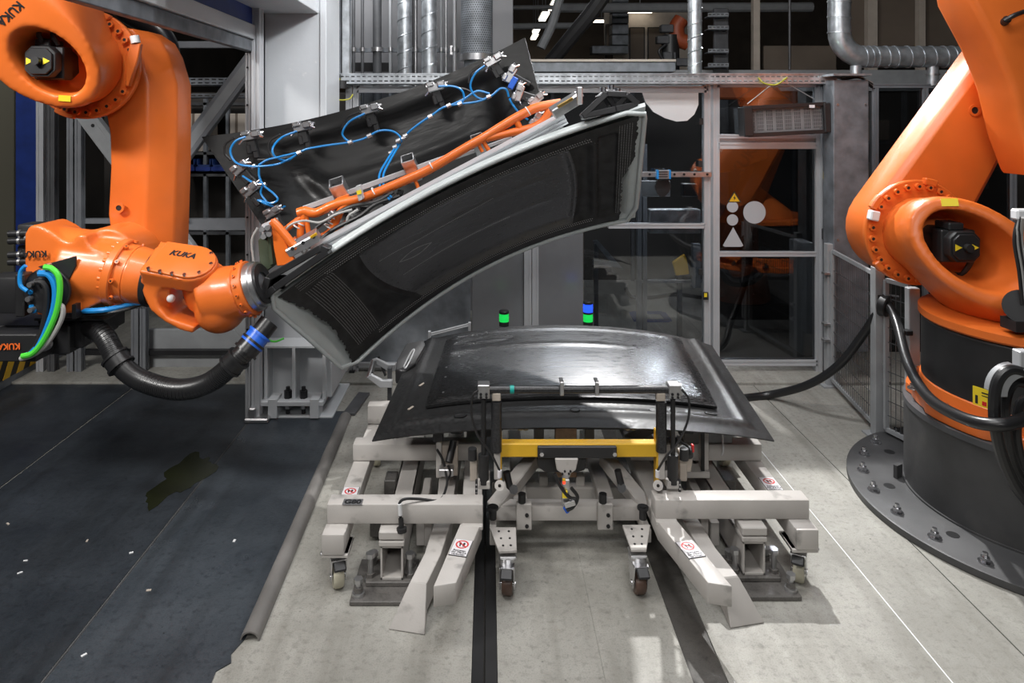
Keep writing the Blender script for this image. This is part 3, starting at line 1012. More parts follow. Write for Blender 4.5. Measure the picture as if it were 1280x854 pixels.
MB().poly([P(741, 301, 6.1), P(747, 300, 6.1), P(778, 335, 6.1), P(741, 331, 6.1), P(741, 325, 6.1), P(763, 328, 6.1)], (0, .02, 0)).build('plate', GALVD, tri)
MB().bx(P(743, 0, 6.12).x, P(748, 0, 6.12).x, 6.12, 6.16, 0, P(0, 305, 6.12).z).build('stand', DARKGREY, tri)

# the door
door = thing('fence_door', P(960, 457, FD), 'glazed aluminium fence door with white circle and triangle stickers', 'door')
for x0, x1, nm in ((890, 898, 'jamb'), (1018, 1026, 'jamb'), (1029, 1036, 'jamb')):
    fpost(x0, x1, 104, 460 if x0 < 1000 else 470, FD, door, nm)
frail(893, 1036, 101, 109, FD, door, 'header')
frail(898, 1018, 168, 173, FD, door, 'transom')
frail(898, 1018, 178, 186, FD - .02, door, 'transom')
leaf = frail(898, 1018, 314, 320, FD, door, 'middle_rail')
frail(898, 1020, 449, 456, FD, door, 'bottom_rail')
MB().bar(P(898, 176, FD + .02), P(1018, 176, FD + .02), .02, .05).build('transom_cover', ALU, door)
pxb(MB(), 898, 1018, 109, 168, FD, .006).build('pane', GLASS, door, smooth=0)
pu = pxb(MB(), 898, 1018, 186, 314, FD, .006).build('pane', DOORGLASS, door, smooth=0)
pxb(MB(), 898, 1018, 320, 450, FD, .006).build('pane', DOORGLASS, door, smooth=0)


def disc(px, py, rpx, dd, name, m, parent, label=None):
    c = P(px, py, dd)
    return MB().cyl(c, c + Vector((0, -.003, 0)), rpx * dd / F, n=32).build(name, m, parent, label=label)


STICK = mat('sticker_grey', (0.42, 0.43, 0.45), 0.5)
disc(915.5, 258.5, 7, FD - .001, 'sticker', STICK, pu, 'small round white sticker')
disc(915.5, 275, 7, FD - .001, 'sticker', STICK, pu, 'small round white sticker')
disc(943, 265.5, 14, FD - .001, 'sticker', STICK, pu, 'large round white sticker')
MB().poly([P(916.5, 284, FD - .001), P(929, 307, FD - .001), P(926, 308.5, FD - .001), P(906, 308.5, FD - .001), P(903.5, 307, FD - .001)], (0, -.003, 0)).build('sticker', STICK, pu, label='white triangular sticker')
ts = MB().poly([P(918, 239, FD - .001), P(927, 253, FD - .001), P(909, 253, FD - .001)], (0, -.003, 0)).build('warning_sign', BLACK, pu, label='small amber warning triangle')
MB().poly([P(918, 241.5, FD - .005), P(924.6, 252, FD - .005), P(911.4, 252, FD - .005)], (0, -.001, 0)).build('sign_face', YELLOW, ts)
MB().poly([P(918.6, 244, FD - .007), P(916.6, 248, FD - .007), P(918.2, 248, FD - .007), P(917, 251, FD - .007), P(920, 247, FD - .007), P(918.5, 247, FD - .007)], (0, -.001, 0)).build('flash_mark', BLACK, ts)
for y in (343, 420):
    hg = MB().box(P(1036, y, FD - .04), (.05, .03, .03)).build('hinge', STEEL, door, bevel=.003)
hb = MB().box(P(1035, 293, FD - .06), (.07, .07, .09)).build('safety_switch', BLACK, door, bevel=.006)
MB().box(P(882, 370, FD - .04), (.04, .02, .06)).build('lock_switch', BLACK, door, bevel=.004)
MB().box(P(882, 369, FD - .052), (.022, .004, .03)).build('lock_label', SIGNYEL, door)
MB().box(P(1030.5, 220, FD - .035), (.014, .004, .05)).build('yellow_tag', SIGNYEL, door)
# hanging infrared lamp box
lm = thing('heater_lamp', P(980, 150, FD - .15), 'long black grilled lamp box hung by wires before the door top', 'lamp')
ld = FD - .2
c0, c1 = P(932, 152, ld), P(1030, 147, ld)
ex = (c1 - c0).normalized()
ez = Vector((-ex.z, 0, ex.x))
hw = 17 * ld / F
fr = []
L = (c1 - c0).length
mb = MB()
for s in (-1, 1):
    mb.bar(c0 + ez * s * hw, c1 + ez * s * hw, .10, .03)
mb.build('frame_rail', BLACK, lm, bevel=.003)
for cc, wd in ((c0, .07), (c1, .05)):
    MB().box(cc, (wd, .13, hw * 2.15), Matrix((ex, Vector((0, 1, 0)), ez)).transposed()).build('end_cap', BLACK, lm, bevel=.006)
MB().box((c0 + c1) / 2 + Vector((0, .04, 0)), (L, .03, hw * 2), Matrix((ex, Vector((0, 1, 0)), ez)).transposed()).build('back_sheet', GREY, lm)
mb = MB()
for k in range(1, 48):
    q = c0 + ex * (L * k / 48) + Vector((0, -.02, 0))
    mb.bar(q - ez * hw, q + ez * hw, .003, .003)
for k in range(-3, 4):
    mb.bar(c0 + ez * hw * k / 3.6 + Vector((0, -.02, 0)), c1 + ez * hw * k / 3.6 + Vector((0, -.02, 0)), .003, .003)
mb.build('grille', GREY, lm, smooth=0)
for k in range(8):
    q = c0 + ex * (L * (k + .7) / 8.4)
    MB().box(q + Vector((0, .02, 0)), (.05, .01, hw * 1.5), Matrix((ex, Vector((0, 1, 0)), ez)).transposed()).build('ceramic_plate', DARKGREY, lm, bevel=.003)
MB().box(P(1015, 133, ld - .06), (.04, .004, .022)).build('type_label', SIGNW, lm)
for x0, y0, x1 in ((934, 130, 968), (1018, 124, 982)):
    MB().cyl(P(x0, y0, ld), P(x1, 103, ld + .04), .004, n=6).build('hanging_wire', STEEL, lm)
# galvanised upright duct right of the door
gd = thing('sheet_duct', P(1064, 330, 5.2), 'tall galvanised sheet duct right of the fence door', 'duct')
pxb(MB(), 1042, 1086, 100, 440, 5.2, .16).build('cover_sheet', GALVD, gd, bevel=.004)
for x, y in ((1047, 131), (1082, 131), (1047, 300), (1082, 300)):
    disc(x, y, 1.6, 5.2, 'rivet', STEEL, gd)
pxb(MB(), 1042, 1090, 92, 94.5, 5.15, .25).build('lid', GALV, gd)
mb = MB()
for k in range(6):
    MB().tube(spline([P(1044, 98 - k * .5, 5.35 + k * .02), P(1056, 94 + k, 5.3), P(1075, 97, 5.27), P(1090, 104 + k, 5.35)], 5), .010, 6).build('cable', BLACK if k % 3 else GREYH, gd)
# right hand rear fence
rf = thing('rear_fence', P(1160, 330, 6.0), 'dim fence frame with dark panes behind the right robot', 'fence')
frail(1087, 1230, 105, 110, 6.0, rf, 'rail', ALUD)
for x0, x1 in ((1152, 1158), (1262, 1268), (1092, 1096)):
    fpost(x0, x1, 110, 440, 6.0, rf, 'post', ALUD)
pxb(MB(), 1096, 1152, 110, 440, 6.0, .006).build('pane', DOORGLASS, rf, smooth=0)
pxb(MB(), 1158, 1262, 110, 440, 6.0, .006).build('pane', DOORGLASS, rf, smooth=0)
cb = thing('control_cabinet', P(1225, 320, 6.5), 'dark grey control cabinet with a pale label behind the right robot', 'cabinet')
pxb(MB(), 1190, 1270, 215, 440, 6.5, .4).build('housing', DARKGREY, cb, bevel=.01)
pxb(MB(), 1212, 1236, 225, 236, 6.494, .006).build('label_plate', GREY, cb)
for x in (1196, 1264):
    pxb(MB(), x - 1, x + 1, 230, 430, 6.492, .01).build('door_seam', BLACK, cb)
tag(pxb(MB(), 1002, 1019, 304, 444.5, 5.9, .25).build('narrow_cabinet', WHITE, bevel=.008), 'narrow white cabinet edge behind the lower door pane', 'cabinet')
bs = thing('storage_rack', P(1120, 240, 7.2), 'dim rack with brown boxes behind the sheet duct', 'rack')
for x in (1090, 1130, 1150):
    pxb(MB(), x, x + 4, 115, 440, 7.2, .05).build('upright', DARKGREY, bs)
for y in (176, 240, 300):
    pxb(MB(), 1090, 1152, y, y + 4, 7.2, .4).build('shelf', DARKGREY, bs)
for (x0, y0, x1, y1), wh in zip(((1096, 150, 1112, 175.5), (1114, 214, 1128, 239.5), (1096, 205, 1111, 239.5), (1134, 200, 1148, 239.5), (1098, 262, 1120, 299.5)), ('alone on the top board of', 'in the middle of the second board of', 'next to the duct on the second board of', 'by the end upright on the second board of', 'on the third board of')):
    tag(pxb(MB(), x0, x1, y0, y1, 7.25, .3).build('cardboard_box', BROWNW, bevel=.006), 'dim brown box ' + wh + ' the rack', 'box', 'boxes on the dim rack')

# ------------------------------------------------------------------ low mesh fence towards the right robot
A0, A1 = G(1037, 482), G(1097, 545)
A2 = Vector((2.53, 4.16, 0))
def mesh_panel(p0, p1, h0, h1, mparent, pitch=.035):
    d = (p1 - p0)
    L = d.length
    d.normalize()
    up = Vector((0, 0, 1))
    mb = MB()
    for k in range(1, int(L / pitch)):
        q = p0 + d * (k * pitch)
        mb.bar(q + up * h0, q + up * h1, .003, .003, (1, 0, 0))
    for k in range(1, int((h1 - h0) / (pitch * 2.6))):
        q = up * (h0 + k * pitch * 2.6)
        mb.bar(p0 + q, p1 + q, .003, .004)
    w = mb.build('wire_mesh', DARKGREY, mparent, smooth=0)
    for q0, q1 in ((p0 + up * h0, p1 + up * h0), (p0 + up * h1, p1 + up * h1)):
        MB().bar(q0, q1, .02, .025).build('frame_rail', GREY, mparent)
    for q in (p0, p1):
        MB().bar(q + up * h0, q + up * h1, .025, .025, (1, 0, 0)).build('frame_upright', GREY, mparent)
mf = thing('mesh_fence', A1, 'low dark wire mesh fence panel by the galvanised duct', 'fence')
mesh_panel(A0 + Vector((0, -.05, 0)), A1 + Vector((0, .05, 0)), .06, 1.02, mf)
for q in (A0, A1):
    MB().bx(q.x - .03, q.x + .03, q.y - .03, q.y + .03, 0, 1.07).build('post', GREY, mf, bevel=.003)
    MB().bx(q.x - .07, q.x + .07, q.y - .06, q.y + .06, 0, .012).build('foot_plate', GREY, mf)
for z in (.35, .47, .85):
    MB().box(A1 + Vector((.035, -.02, z)), (.05, .05, .02)).build('clamp', STEEL, mf, bevel=.003)
    MB().box(A0 + Vector((-.035, -.02, z)), (.05, .05, .02)).build('clamp', STEEL, mf, bevel=.003)
mf2 = thing('mesh_gate', A2, 'pale framed wire mesh panel next to the robot pedestal', 'fence')
mesh_panel(A1 + Vector((.02, -.06, 0)), Vector((2.535, 4.19, 0)), .07, 1.0, mf2)
MB().bx(2.50, 2.565, 4.13, 4.18, .05, 1.0).build('end_post', ALU, mf2, bevel=.004)
MB().box((2.49, 4.13, .74), (.04, .05, .03)).build('latch', BLACKM, mf2, bevel=.004)

# ------------------------------------------------------------------ gate, column and shelves at the left
GX = -1.585
gate = thing('gate_frame', (GX, 4.68, 0), 'tall aluminium gate portal with long beam over the hanging robot', 'gate')
for x0, x1, yy in ((309.5, 316, 4.70), (317, 327, 4.66)):
    w = (x1 - x0) * yy / F
    c = P((x0 + x1) / 2, 0, yy).x
    profile(MB(), (c, yy, .0), (c, yy, 3.2 if x0 > 312 else 2.45), w, .09, (0, 1, 0)).build('post', ALU, gate, smooth=0)
mb = MB()
for k in range(9):
    q = Vector((P(312.5, 0, 4.70).x, 4.65, .35 + k * .25))
    mb.cyl(q, q + Vector((0, -.006, 0)), .007, n=8)
mb.build('screw_row', BLACKM, gate)
MB().bx(GX - .09, GX + .04, .6, 4.66, 2.535, 2.63).build('beam', COLUMN, gate, bevel=.004)
MB().bx(GX - .03, GX + .02, .6, 4.66, 2.455, 2.533).build('lower_beam', GALVD, gate, bevel=.004)
MB().bx(GX - .07, GX + .02, .6, 4.63, 2.635, 3.3).build('blue_panel', BLUEP, gate, bevel=.003)
MB().box((GX + .06, 4.62, .02), (.16, .1, .03)).build('foot_bracket', STEEL, gate, bevel=.008)
MB().box((GX + .03, 4.62, .06), (.05, .08, .08)).build('foot_angle', STEEL, gate, bevel=.008)

col = thing('steel_column', P(368, 514, 4.85), 'massive pale grey steel column with ribbed bolted base', 'column')
cd = 4.86
x0, x1 = P(328.5, 0, cd).x, P(402, 0, cd).x
MB().bx(x0, x1, cd, cd + .05, .1, 3.6).build('front_plate', COLUMN, col, bevel=.004)
MB().bx(x1 - .01, x1 + .035, cd - .012, cd + .42, .1, 3.6).build('side_plate', COLUMN, col, bevel=.004)
MB().bx(x0, x0 + .02, cd, cd + .42, .1, 3.6).build('side_plate', COLUMN, col, bevel=.004)
ztop = P(0, 17, cd).z
MB().bx(x0 - .02, x1 - .02, 3.2, cd, ztop, ztop + .02).build('bracket_plate', COLUMN, col, bevel=.003)
MB().poly([(x0 + .24, cd, ztop + .02), (x0 + .24, 3.4, ztop + .02), (x0 + .24, cd, ztop + .6)], (.015, 0, 0)).build('bracket_gusset', COLUMN, col)
MB().bx(x1 - .05, x1 - .035, 3.6, cd, ztop + .02, ztop + .5).build('bracket_gusset', COLUMN, col)
zb, zt = .12, P(0, 428, 4.8).z
xa, xb = P(329, 0, 4.8).x, P(407, 0, 4.8).x
MB().bx(xa, xb, 4.68, 4.86, zt, zt + .012).build('top_plate', COLUMN, col)
for x in (332, 367, 405):
    q = P(x, 0, 4.68).x
    MB().bx(q - .011, q + .011, 4.68, 4.86, zb, zt).build('rib', COLUMN, col, bevel=.002)
MB().bx(xa, xb, 4.80, 4.86, zb, zt).build('rib_back_plate', COLUMN, col)
MB().bx(xb, xb + .06, 4.72, 5.2, zb, zt).build('side_box', COLUMN, col, bevel=.004)
MB().bx(xa - .02, xb + .02, 4.64, 5.25, zb - .03, zb).build('base_plate', COLUMN, col, bevel=.003)
for x in (342, 394):
    q = P(x, 0, 4.66).x
    MB().bx(q - .03, q + .03, 4.63, 4.75, .012, zb + .02).build('clamp_block', COLUMN, col, bevel=.003)
MB().bx(xa - .02, xb + .08, 4.66, 5.25, 0, .014).build('ground_plate', COLUMN, col, bevel=.003)
for x in (360.5, 380):
    q = P(x, 0, 4.72).x
    MB().cyl((q, 4.71, .014), (q, 4.71, zb + .075), .014, n=10).build('anchor_rod', BLACKM, col)
    MB().cyl((q, 4.71, zb), (q, 4.71, zb + .05), .027, n=6).build('nut', BLACKM, col)
    MB().cyl((q, 4.71, zb - .07), (q, 4.71, zb - .03), .024, n=6).build('nut', STEEL, col)

# portal behind the arm with crossed braces
pt = thing('portal_frame', P(200, 463, 5.5), 'dark rear portal of slotted posts with crossed diagonal braces', 'frame')
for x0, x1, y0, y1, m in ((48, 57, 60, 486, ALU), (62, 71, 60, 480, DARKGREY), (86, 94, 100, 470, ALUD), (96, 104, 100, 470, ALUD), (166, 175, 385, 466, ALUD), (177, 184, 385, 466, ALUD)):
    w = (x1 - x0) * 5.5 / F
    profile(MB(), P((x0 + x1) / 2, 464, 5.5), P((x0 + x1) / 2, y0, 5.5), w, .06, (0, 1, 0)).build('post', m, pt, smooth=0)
for xa_, ya, xb_, yb in ((318, 73, 150, 300), (92, 122, 316, 420)):
    a, b = P(xa_, ya, 5.42), P(xb_, yb, 5.42)
    MB().bar(a, b, .07, .135, (0, 0, 1)).build('brace', ALUD if xa_ > 200 else GREY, pt, bevel=.004)
    MB().bar(a + Vector((0, -.036, .0)), b + Vector((0, -.036, 0)), .004, .07, (0, 0, 1)).build('brace_face', GREY, pt)
for x, y in ((116, 157), (207, 246), (210, 256)):
    disc(x, y, 2.2, 5.38, 'bolt', BLACKM, pt)
MB().poly([P(196, 244, 5.36), P(212, 244, 5.36), P(222, 268, 5.36), P(200, 268, 5.36)], (0, .02, 0)).build('gusset_plate', GREY, pt, bevel=.002)
for x0, x1, y0, y1, m in ((104, 310, 273, 279, ALUD), (58, 310, 52, 60, ALUD), (60, 310, 437, 443, BLACKM), (230, 310, 279, 287, ALUD)):
    MB().bar(P(x0, (y0 + y1) / 2, 5.55), P(x1, (y0 + y1) / 2, 5.55), .05, (y1 - y0) * 5.55 / F).build('rail', m, pt)
# perforated trays behind
for y0, y1, lb in ((97, 106, 'upper dark perforated tray behind the diagonal brace'), (117, 122, 'lower thin perforated tray behind the diagonal brace')):
    a, b = P(212, y1, 6.2), P(306, y0, 6.2)
    t = thing('cable_tray', a, lb, 'cable tray')
    slotted(MB(), a, (1, 0, 0), (0, 0, 1), b.x - a.x, b.z - a.z, .06, 2 if y0 < 100 else 1).build('slotted_side', GALVD, t, smooth=0)
    MB().bx(a.x, b.x, 6.22, 6.4, a.z - .004, a.z).build('floor_sheet', GALVD, t)
    for xx in (a.x + .03, b.x - .03):
        MB().bx(xx - .015, xx + .015, 6.36, 6.4, 0 if y0 < 100 else a.z, a.z + (0 if y0 < 100 else .12)).build('hanger', DARKGREY, t)
BINBLUE = mat('bin_blue', (.008, .03, .13), .5)
# storage shelf far behind
sf = thing('storage_shelf', P(260, 470, 7.0), 'dim metal storage shelf seen through the gate', 'shelf')
for x in (210, 256, 284, 309):
    pxb(MB(), x - 2, x + 2, 120, 446, 7.0, .05).build('upright', GALVD, sf)
for y in (128, 190, 217, 290):
    pxb(MB(), 208, 311, y, y + 3.5, 7.0, .5).build('shelf_board', DARKGREY, sf)
for (x0, x1), wh in zip(((211, 231), (233, 253), (287, 307)), ('nearest the orange arm', 'crossed by the diagonal brace', 'beside the gate post')):
    t = thing('cardboard_box', P(x0, 190, 6.98), 'pale cardboard box on the dim storage shelf, ' + wh, 'box', 'pale boxes on the dim shelf')
    pxb(MB(), x0, x1, 142, 189.5, 6.98, .4).build('carton', BEIGE, t, bevel=.006)
    pxb(MB(), x0 + 7, x0 + 10, 142, 189.5, 6.975, .41).build('tape', BROWNW, t)
for (x0, x1, y0, y1), wh in zip(((246, 263, 199, 216), (265, 283, 199, 216), (288, 303, 199, 216), (225, 243, 199, 216)), ('second', 'third', 'fourth', 'first')):
    t = thing('blue_bin', P(x0, y1, 6.97), 'small blue plastic bin, ' + wh + ' along the shelf from the orange arm', 'bin', 'blue bins on the dim shelf')
    mb = MB()
    a, b = P(x0, y0, 6.97), P(x1, y1, 6.97)
    mb.bx(a.x, b.x, 6.97, 7.35, b.z, b.z + .012).bx(a.x, a.x + .01, 6.97, 7.35, b.z, a.z).bx(b.x - .01, b.x, 6.97, 7.35, b.z, a.z).bx(a.x, b.x, 7.34, 7.35, b.z, a.z).bx(a.x, b.x, 6.97, 6.98, b.z, b.z + (a.z - b.z) * .6)
    mb.build('bin_body', BINBLUE, t)
    MB().bx(a.x - .004, b.x + .004, 6.955, 6.97, b.z + .02, b.z + .06).build('label_lip', BLUEP, t)
tag(MB().bx(-4.2, -1.2, 7.6, 7.65, 0, 2.3).build('dark_screen', HALLD, bevel=.01), 'black screen wall behind the storage shelf', 'screen')
tag(pxb(MB(), 19, 47, 62, 445, 5.75, .06).build('blue_screen', BLUEP, bevel=.006), 'dark blue vertical panel behind the hanging robot', 'panel')
tag(pxb(MB(), -60, 17, 20, 445, 5.9, .06).build('olive_board', mat('olive_board', (.10, .095, .07), .6), bevel=.006), 'dim olive board beside the dark blue panel', 'panel')
bb = thing('travel_rail', (-3.6, 5, 0), 'low robot travel rail with yellow black hazard stripes', 'rail')
MB().bx(-3.75, -3.6, 3.6, 6.2, .0, .34).build('rail_beam', GALVD, bb, bevel=.004)
MB().bx(-3.74, -3.62, 3.6, 6.2, .342, .44).build('blue_cover', BLUEP, bb, bevel=.004)
MB().bx(-3.598, -3.594, 4.2, 5.6, .07, .22).build('hazard_plate', BLACK, bb)
for k in range(9):
    y = 4.25 + k * .15
    MB().poly([(-3.592, y, .07), (-3.592, y + .075, .07), (-3.592, y + .155, .22), (-3.592, y + .08, .22)], (.002, 0, 0)).build('hazard_stripe', YELLOW, bb)
tag(MB().bx(-2.75, -1.68, 5.58, 5.62, .0, .32).build('kick_plate', GREY, bevel=.004), 'low grey kick plate behind the dark floor coating', 'plate')

# ------------------------------------------------------------------ robots
BOLT = MB().cyl((0, 0, 0), (0, 0, .026), .018, n=12).cyl((0, 0, .0255), (0, 0, .0265), .0095, n=6).mesh('bolt', ORANGE)
BOLT.materials.append(BLACK)
for _p in BOLT.polygons:
    if _p.center.z > .0262:
        _p.material_index = 1
BOLTC = MB().cyl((0, 0, 0), (0, 0, .026), .018, n=12).mesh('bolt', CHROME)
BOLTS = MB().cyl((0, 0, 0), (0, 0, .006), .03, n=14).cyl((0, 0, .006), (0, 0, .026), .02, n=6).cyl((0, 0, .026), (0, 0, .045), .011, n=8).mesh('bolt', CHROME)


def along(p, d):
    s, u, dd = frame(d)
    m = Matrix((s, u, dd)).transposed().to_4x4()
    m.translation = Vector(p)
    return m


def oval(c, e1, e2, a, b, n=48):
    return [c + e1 * (a * math.cos(2 * math.pi * k / n)) + e2 * (b * math.sin(2 * math.pi * k / n)) for k in range(n)]


Y = Vector((0, 1, 0))
Z = Vector((0, 0, 1))
X = Vector((1, 0, 0))


def shoulder(root, c, yf, yr, d, base_c, base_r, base_z, A, B, prefix='shoulder_housing', tilt=0.0, shift=.03, RT=.205, pad=(.02, .01, 0.0)):
    """cast shoulder: short tube along depth, oblique oval mouth towards the viewer, skirt to the turntable"""
    cx, cz = c
    d = Vector((d[0], 0, d[1])).normalized()
    e = Vector((-d.z, 0, d.x))
    mb = MB()
    rings = []
    n = 10
    for i in range(n + 1):
        t = i / n
        y = yf + (yr - yf) * t
        s = t * t * (3 - 2 * t)
        cc = Vector((cx, y, cz)) + d * (shift * s)
        sk = Vector((0, tilt * s, 0))
        rings.append(oval(cc, d + sk, e, RT + (A - RT) * s, RT + (B - RT) * s))
    mb.loft(rings)
    src = []
    sk = Vector((0, tilt, 0))
    for k in range(48):
        a = 2 * math.pi * k / 48
        src.append(Vector((cx, yr, cz)) + d * (shift + pad[0]) + (d + sk) * ((A + pad[1]) * math.cos(a)) + sk * 0 + e * ((B + pad[2]) * math.sin(a)) + sk * pad[0])
    for y, r in ((yf - .02, RT - .01), (yr + .15, RT * .98)):
        src += [Vector((cx, y, cz)) + Vector((math.cos(k * .2617), 0, math.sin(k * .2617))) * r for k in range(24)]
    for k in range(32):
        src.append(Vector((base_c[0] + base_r * math.cos(k * .19635), base_c[1] + base_r * math.sin(k * .19635), base_z)))
    bm = bmesh.new()
    for p in src:
        bm.verts.new(p)
    bmesh.ops.convex_hull(bm, input=bm.verts)
    bmesh.ops.delete(bm, geom=[v for v in bm.verts if not v.link_faces], context='VERTS')
    bm.verts.index_update()
    mb.add([v.co.copy() for v in bm.verts], [[v.index for v in f.verts] for f in bm.faces])
    bm.free()
    cut = MB()
    rings = []
    for t, k in ((-.15, 1.0), (0, 1.0), (.25, .93), (.62, .80)):
        y = yr + (yf - yr) * t
        cc = Vector((cx, y, cz)) + d * (shift * (1 - max(t, 0)))
        sk = Vector((0, tilt * (1 - max(t, 0)), 0))
        rings.append(oval(cc, d + sk, e, (A - .062) * k, (B - .062) * k))
    cut.loft(rings)
    return blend(mb, [cut], prefix, ORANGE, root, .013, 5)


def flange_bolts(root, cx, cz, y, r, a0, a1, n, clip=True):
    r = r + .012
    fl = MB().ring((cx, y, cz), Y, .15, r + .035, .035, 56).build('flange_ring', ORANGE, root, bevel=.006)
    for k in range(n):
        a = math.radians(a0 + (a1 - a0) * k / (n - 1))
        q = Vector((cx + r * math.cos(a), y - .012, cz + r * math.sin(a)))
        inst('bolt', BOLT, fl, along(q, (0, -1, 0)))
    return fl


def motor(root, cx, cz, y0, y1, w):
    m = MB()
    ch = w * .22
    pts = [(-w / 2 + ch, -w / 2), (w / 2 - ch, -w / 2), (w / 2, -w / 2 + ch), (w / 2, w / 2 - ch), (w / 2 - ch, w / 2), (-w / 2 + ch, w / 2), (-w / 2, w / 2 - ch), (-w / 2, -w / 2 + ch)]
    m.prism(pts, (cx, y0, cz), X, Z, (0, y1 - y0, 0))
    o = m.build('motor', BLACK, root, bevel=.004)
    MB().bx(cx - w * .56, cx + w * .56, y0 + .05, y0 + .13, cz - w * .56, cz + w * .5).build('motor_flange', BLACK, o, bevel=.006)
    q = [(p[0] * .84, p[1] * .84) for p in pts]
    MB().prism(q, (cx, y0 - .012, cz), X, Z, (0, .014, 0)).build('end_plate', BLACKM, o, bevel=.003)
    MB().cyl((cx, y0 - .04, cz), (cx, y0 - .01, cz), w * .13, n=16).build('shaft_knob', BLACK, o)
    for s in (-1, 1):
        t = w * .11
        MB().poly([(cx + s * w * .27 - t, y0 - .013, cz - t), (cx + s * w * .27 + t, y0 - .013, cz), (cx + s * w * .27 - t, y0 - .013, cz + t)], (0, -.002, 0)).build('warning_label', SIGNYEL, o)
    MB().box((cx - w * .1, y0 + .10, cz + w * .62), (w * .5, .12, w * .25)).build('connector_box', BLACK, o, bevel=.006)
    return o


# ---- right robot with its pedestal
BC = (2.85, 3.58)
ped = thing('robot_pedestal', (BC[0], BC[1], 0), 'dark round steel pedestal with wide bolted floor flange under the right robot', 'pedestal')
MB().lathe([(.89, .0), (.895, .004), (.895, .034), (.885, .038), (.0, .038)], (BC[0], BC[1], .001), Z, 96).build('floor_flange', PEDESTAL, ped)
MB().lathe([(.612, .03), (.612, .47), (.606, .478), (.56, .49), (.50, .49)], (BC[0], BC[1], 0), Z, 72).build('drum', PEDESTAL, ped)
MB().ring((BC[0], BC[1], .475), Z, .575, .617, .03, 72).build('top_rim', DARKGREY, ped)
mbw = MB().ring((BC[0], BC[1], .042), Z, .606, .622, .012, 72).build('weld_bead', PEDESTAL, ped)
for k in range(24):
    a = math.radians(7.5 + 15 * k)
    inst('bolt', BOLTS, ped, Matrix.Translation((BC[0] + .815 * math.cos(a), BC[1] + .815 * math.sin(a), .039)))
for a in (168, 204, 240, 132):
    a = math.radians(a)
    MB().cyl((BC[0] + .715 * math.cos(a), BC[1] + .715 * math.sin(a), .0385), (BC[0] + .715 * math.cos(a), BC[1] + .715 * math.sin(a), .0402), .028, n=20).build('plug_hole', BLACK, ped)
MB().box((BC[0] - .60, BC[1] + .24, .075), (.05, .02, .07), Matrix.Rotation(.5, 3, 'Z')).build('ground_lug', PEDESTAL, ped)

rr = thing('industrial_robot', (BC[0], BC[1], .49), 'orange jointed robot standing on the dark round pedestal', 'robot', 'orange robots')
del rr['group']
mb = MB()
pts = []
for k in range(72):
    a = 2 * math.pi * k / 72
    r = .580 + .022 * (1 if (k % 12) < 7 else 0)
    pts.append((r * math.cos(a), r * math.sin(a)))
mb.prism(pts, (BC[0], BC[1], .491), X, Y, (0, 0, .055))
mb.cyl((BC[0], BC[1], .54), (BC[0], BC[1], .625), .548, .536, 64)
bf = mb.build('base_foot', ORANGE, rr, bevel=.006)
for k in range(12):
    a = math.radians(11 + 30 * k)
    inst('bolt', BOLTS, bf, Matrix.Translation((BC[0] + .575 * math.cos(a), BC[1] + .575 * math.sin(a), .546)) @ Matrix.Diagonal((1.1, 1.1, .9, 1)))
MB().lathe([(.53, .61), (.53, .93), (.522, .94), (.0, .94)], (BC[0], BC[1], 0), Z, 72).build('base_drum', BLACK, rr)
MB().lathe([(.45, .94), (.535, .945), (.545, .955), (.545, .99), (.52, 1.0), (.0, 1.005)], (BC[0], BC[1], 0), Z, 72).build('turntable', ORANGE, rr)
a = math.radians(206)
lp = Vector((BC[0] + .532 * math.cos(a), BC[1] + .532 * math.sin(a), .66))
tn = Vector((-math.sin(a), math.cos(a), 0)) * -1
nn = Vector((math.cos(a), math.sin(a), 0))
th_ = Vector((math.sin(a), -math.cos(a), 0))
q = MB().box(lp, (.075, .004, .10), Matrix((th_, nn, Z)).transposed()).build('warning_label', SIGNYEL, rr)
for i, (u, v, su, sv) in enumerate(((-.018, .03, .03, .006), (-.018, .016, .03, .004), (.02, -.01, .012, .04), (-.015, -.02, .02, .02))):
    MB().box(lp + th_ * u + Z * v + nn * .002, (su, .002, sv), Matrix((th_, nn, Z)).transposed()).build('label_print', BLACK if i != 3 else RED, q)
SHX, SHZ = 2.40, 1.37
sh_ = shoulder(rr, (SHX, SHZ), 3.90, 3.44, (.72, -.62), (2.84, 3.66), .40, 1.0, .295, .225, tilt=-.45, RT=.20, pad=(.0, .0, .0))
flange_bolts(rr, SHX, SHZ, 3.905, .248, 35, 325, 22)
motor(rr, SHX, SHZ - .01, 3.50, 3.86, .155)
MB().cyl((SHX, 3.86, SHZ), (SHX, 3.90, SHZ), .16, n=32).build('motor_seat', ORANGE, rr)
for k, (dx, dz) in enumerate(((.085, -.05), (.07, -.06))):
    MB().tube(spline([(SHX + dx, 3.60, SHZ + dz + .03), (SHX + dx + .01, 3.58, SHZ + dz - .03), (SHX + dx - .02, 3.62, SHZ + dz - .12), (SHX + dx - .05, 3.72, SHZ + dz - .13)], 5), .011, 8).build('motor_cable', BLACK, rr)
MB().cyl((SHX + .09, 3.585, SHZ - .05), (SHX + .09, 3.585, SHZ + .02), .016, n=12).build('cable_plug', STEEL, rr)
lb = P(1185, 253, 3.47)
inst('type_label', MB().box((0, 0, 0), (.075, .04, .003)).mesh('type_label', SIGNYEL), rr, on_surface(sh_, 1187, 253, (1, 0, -.05)))
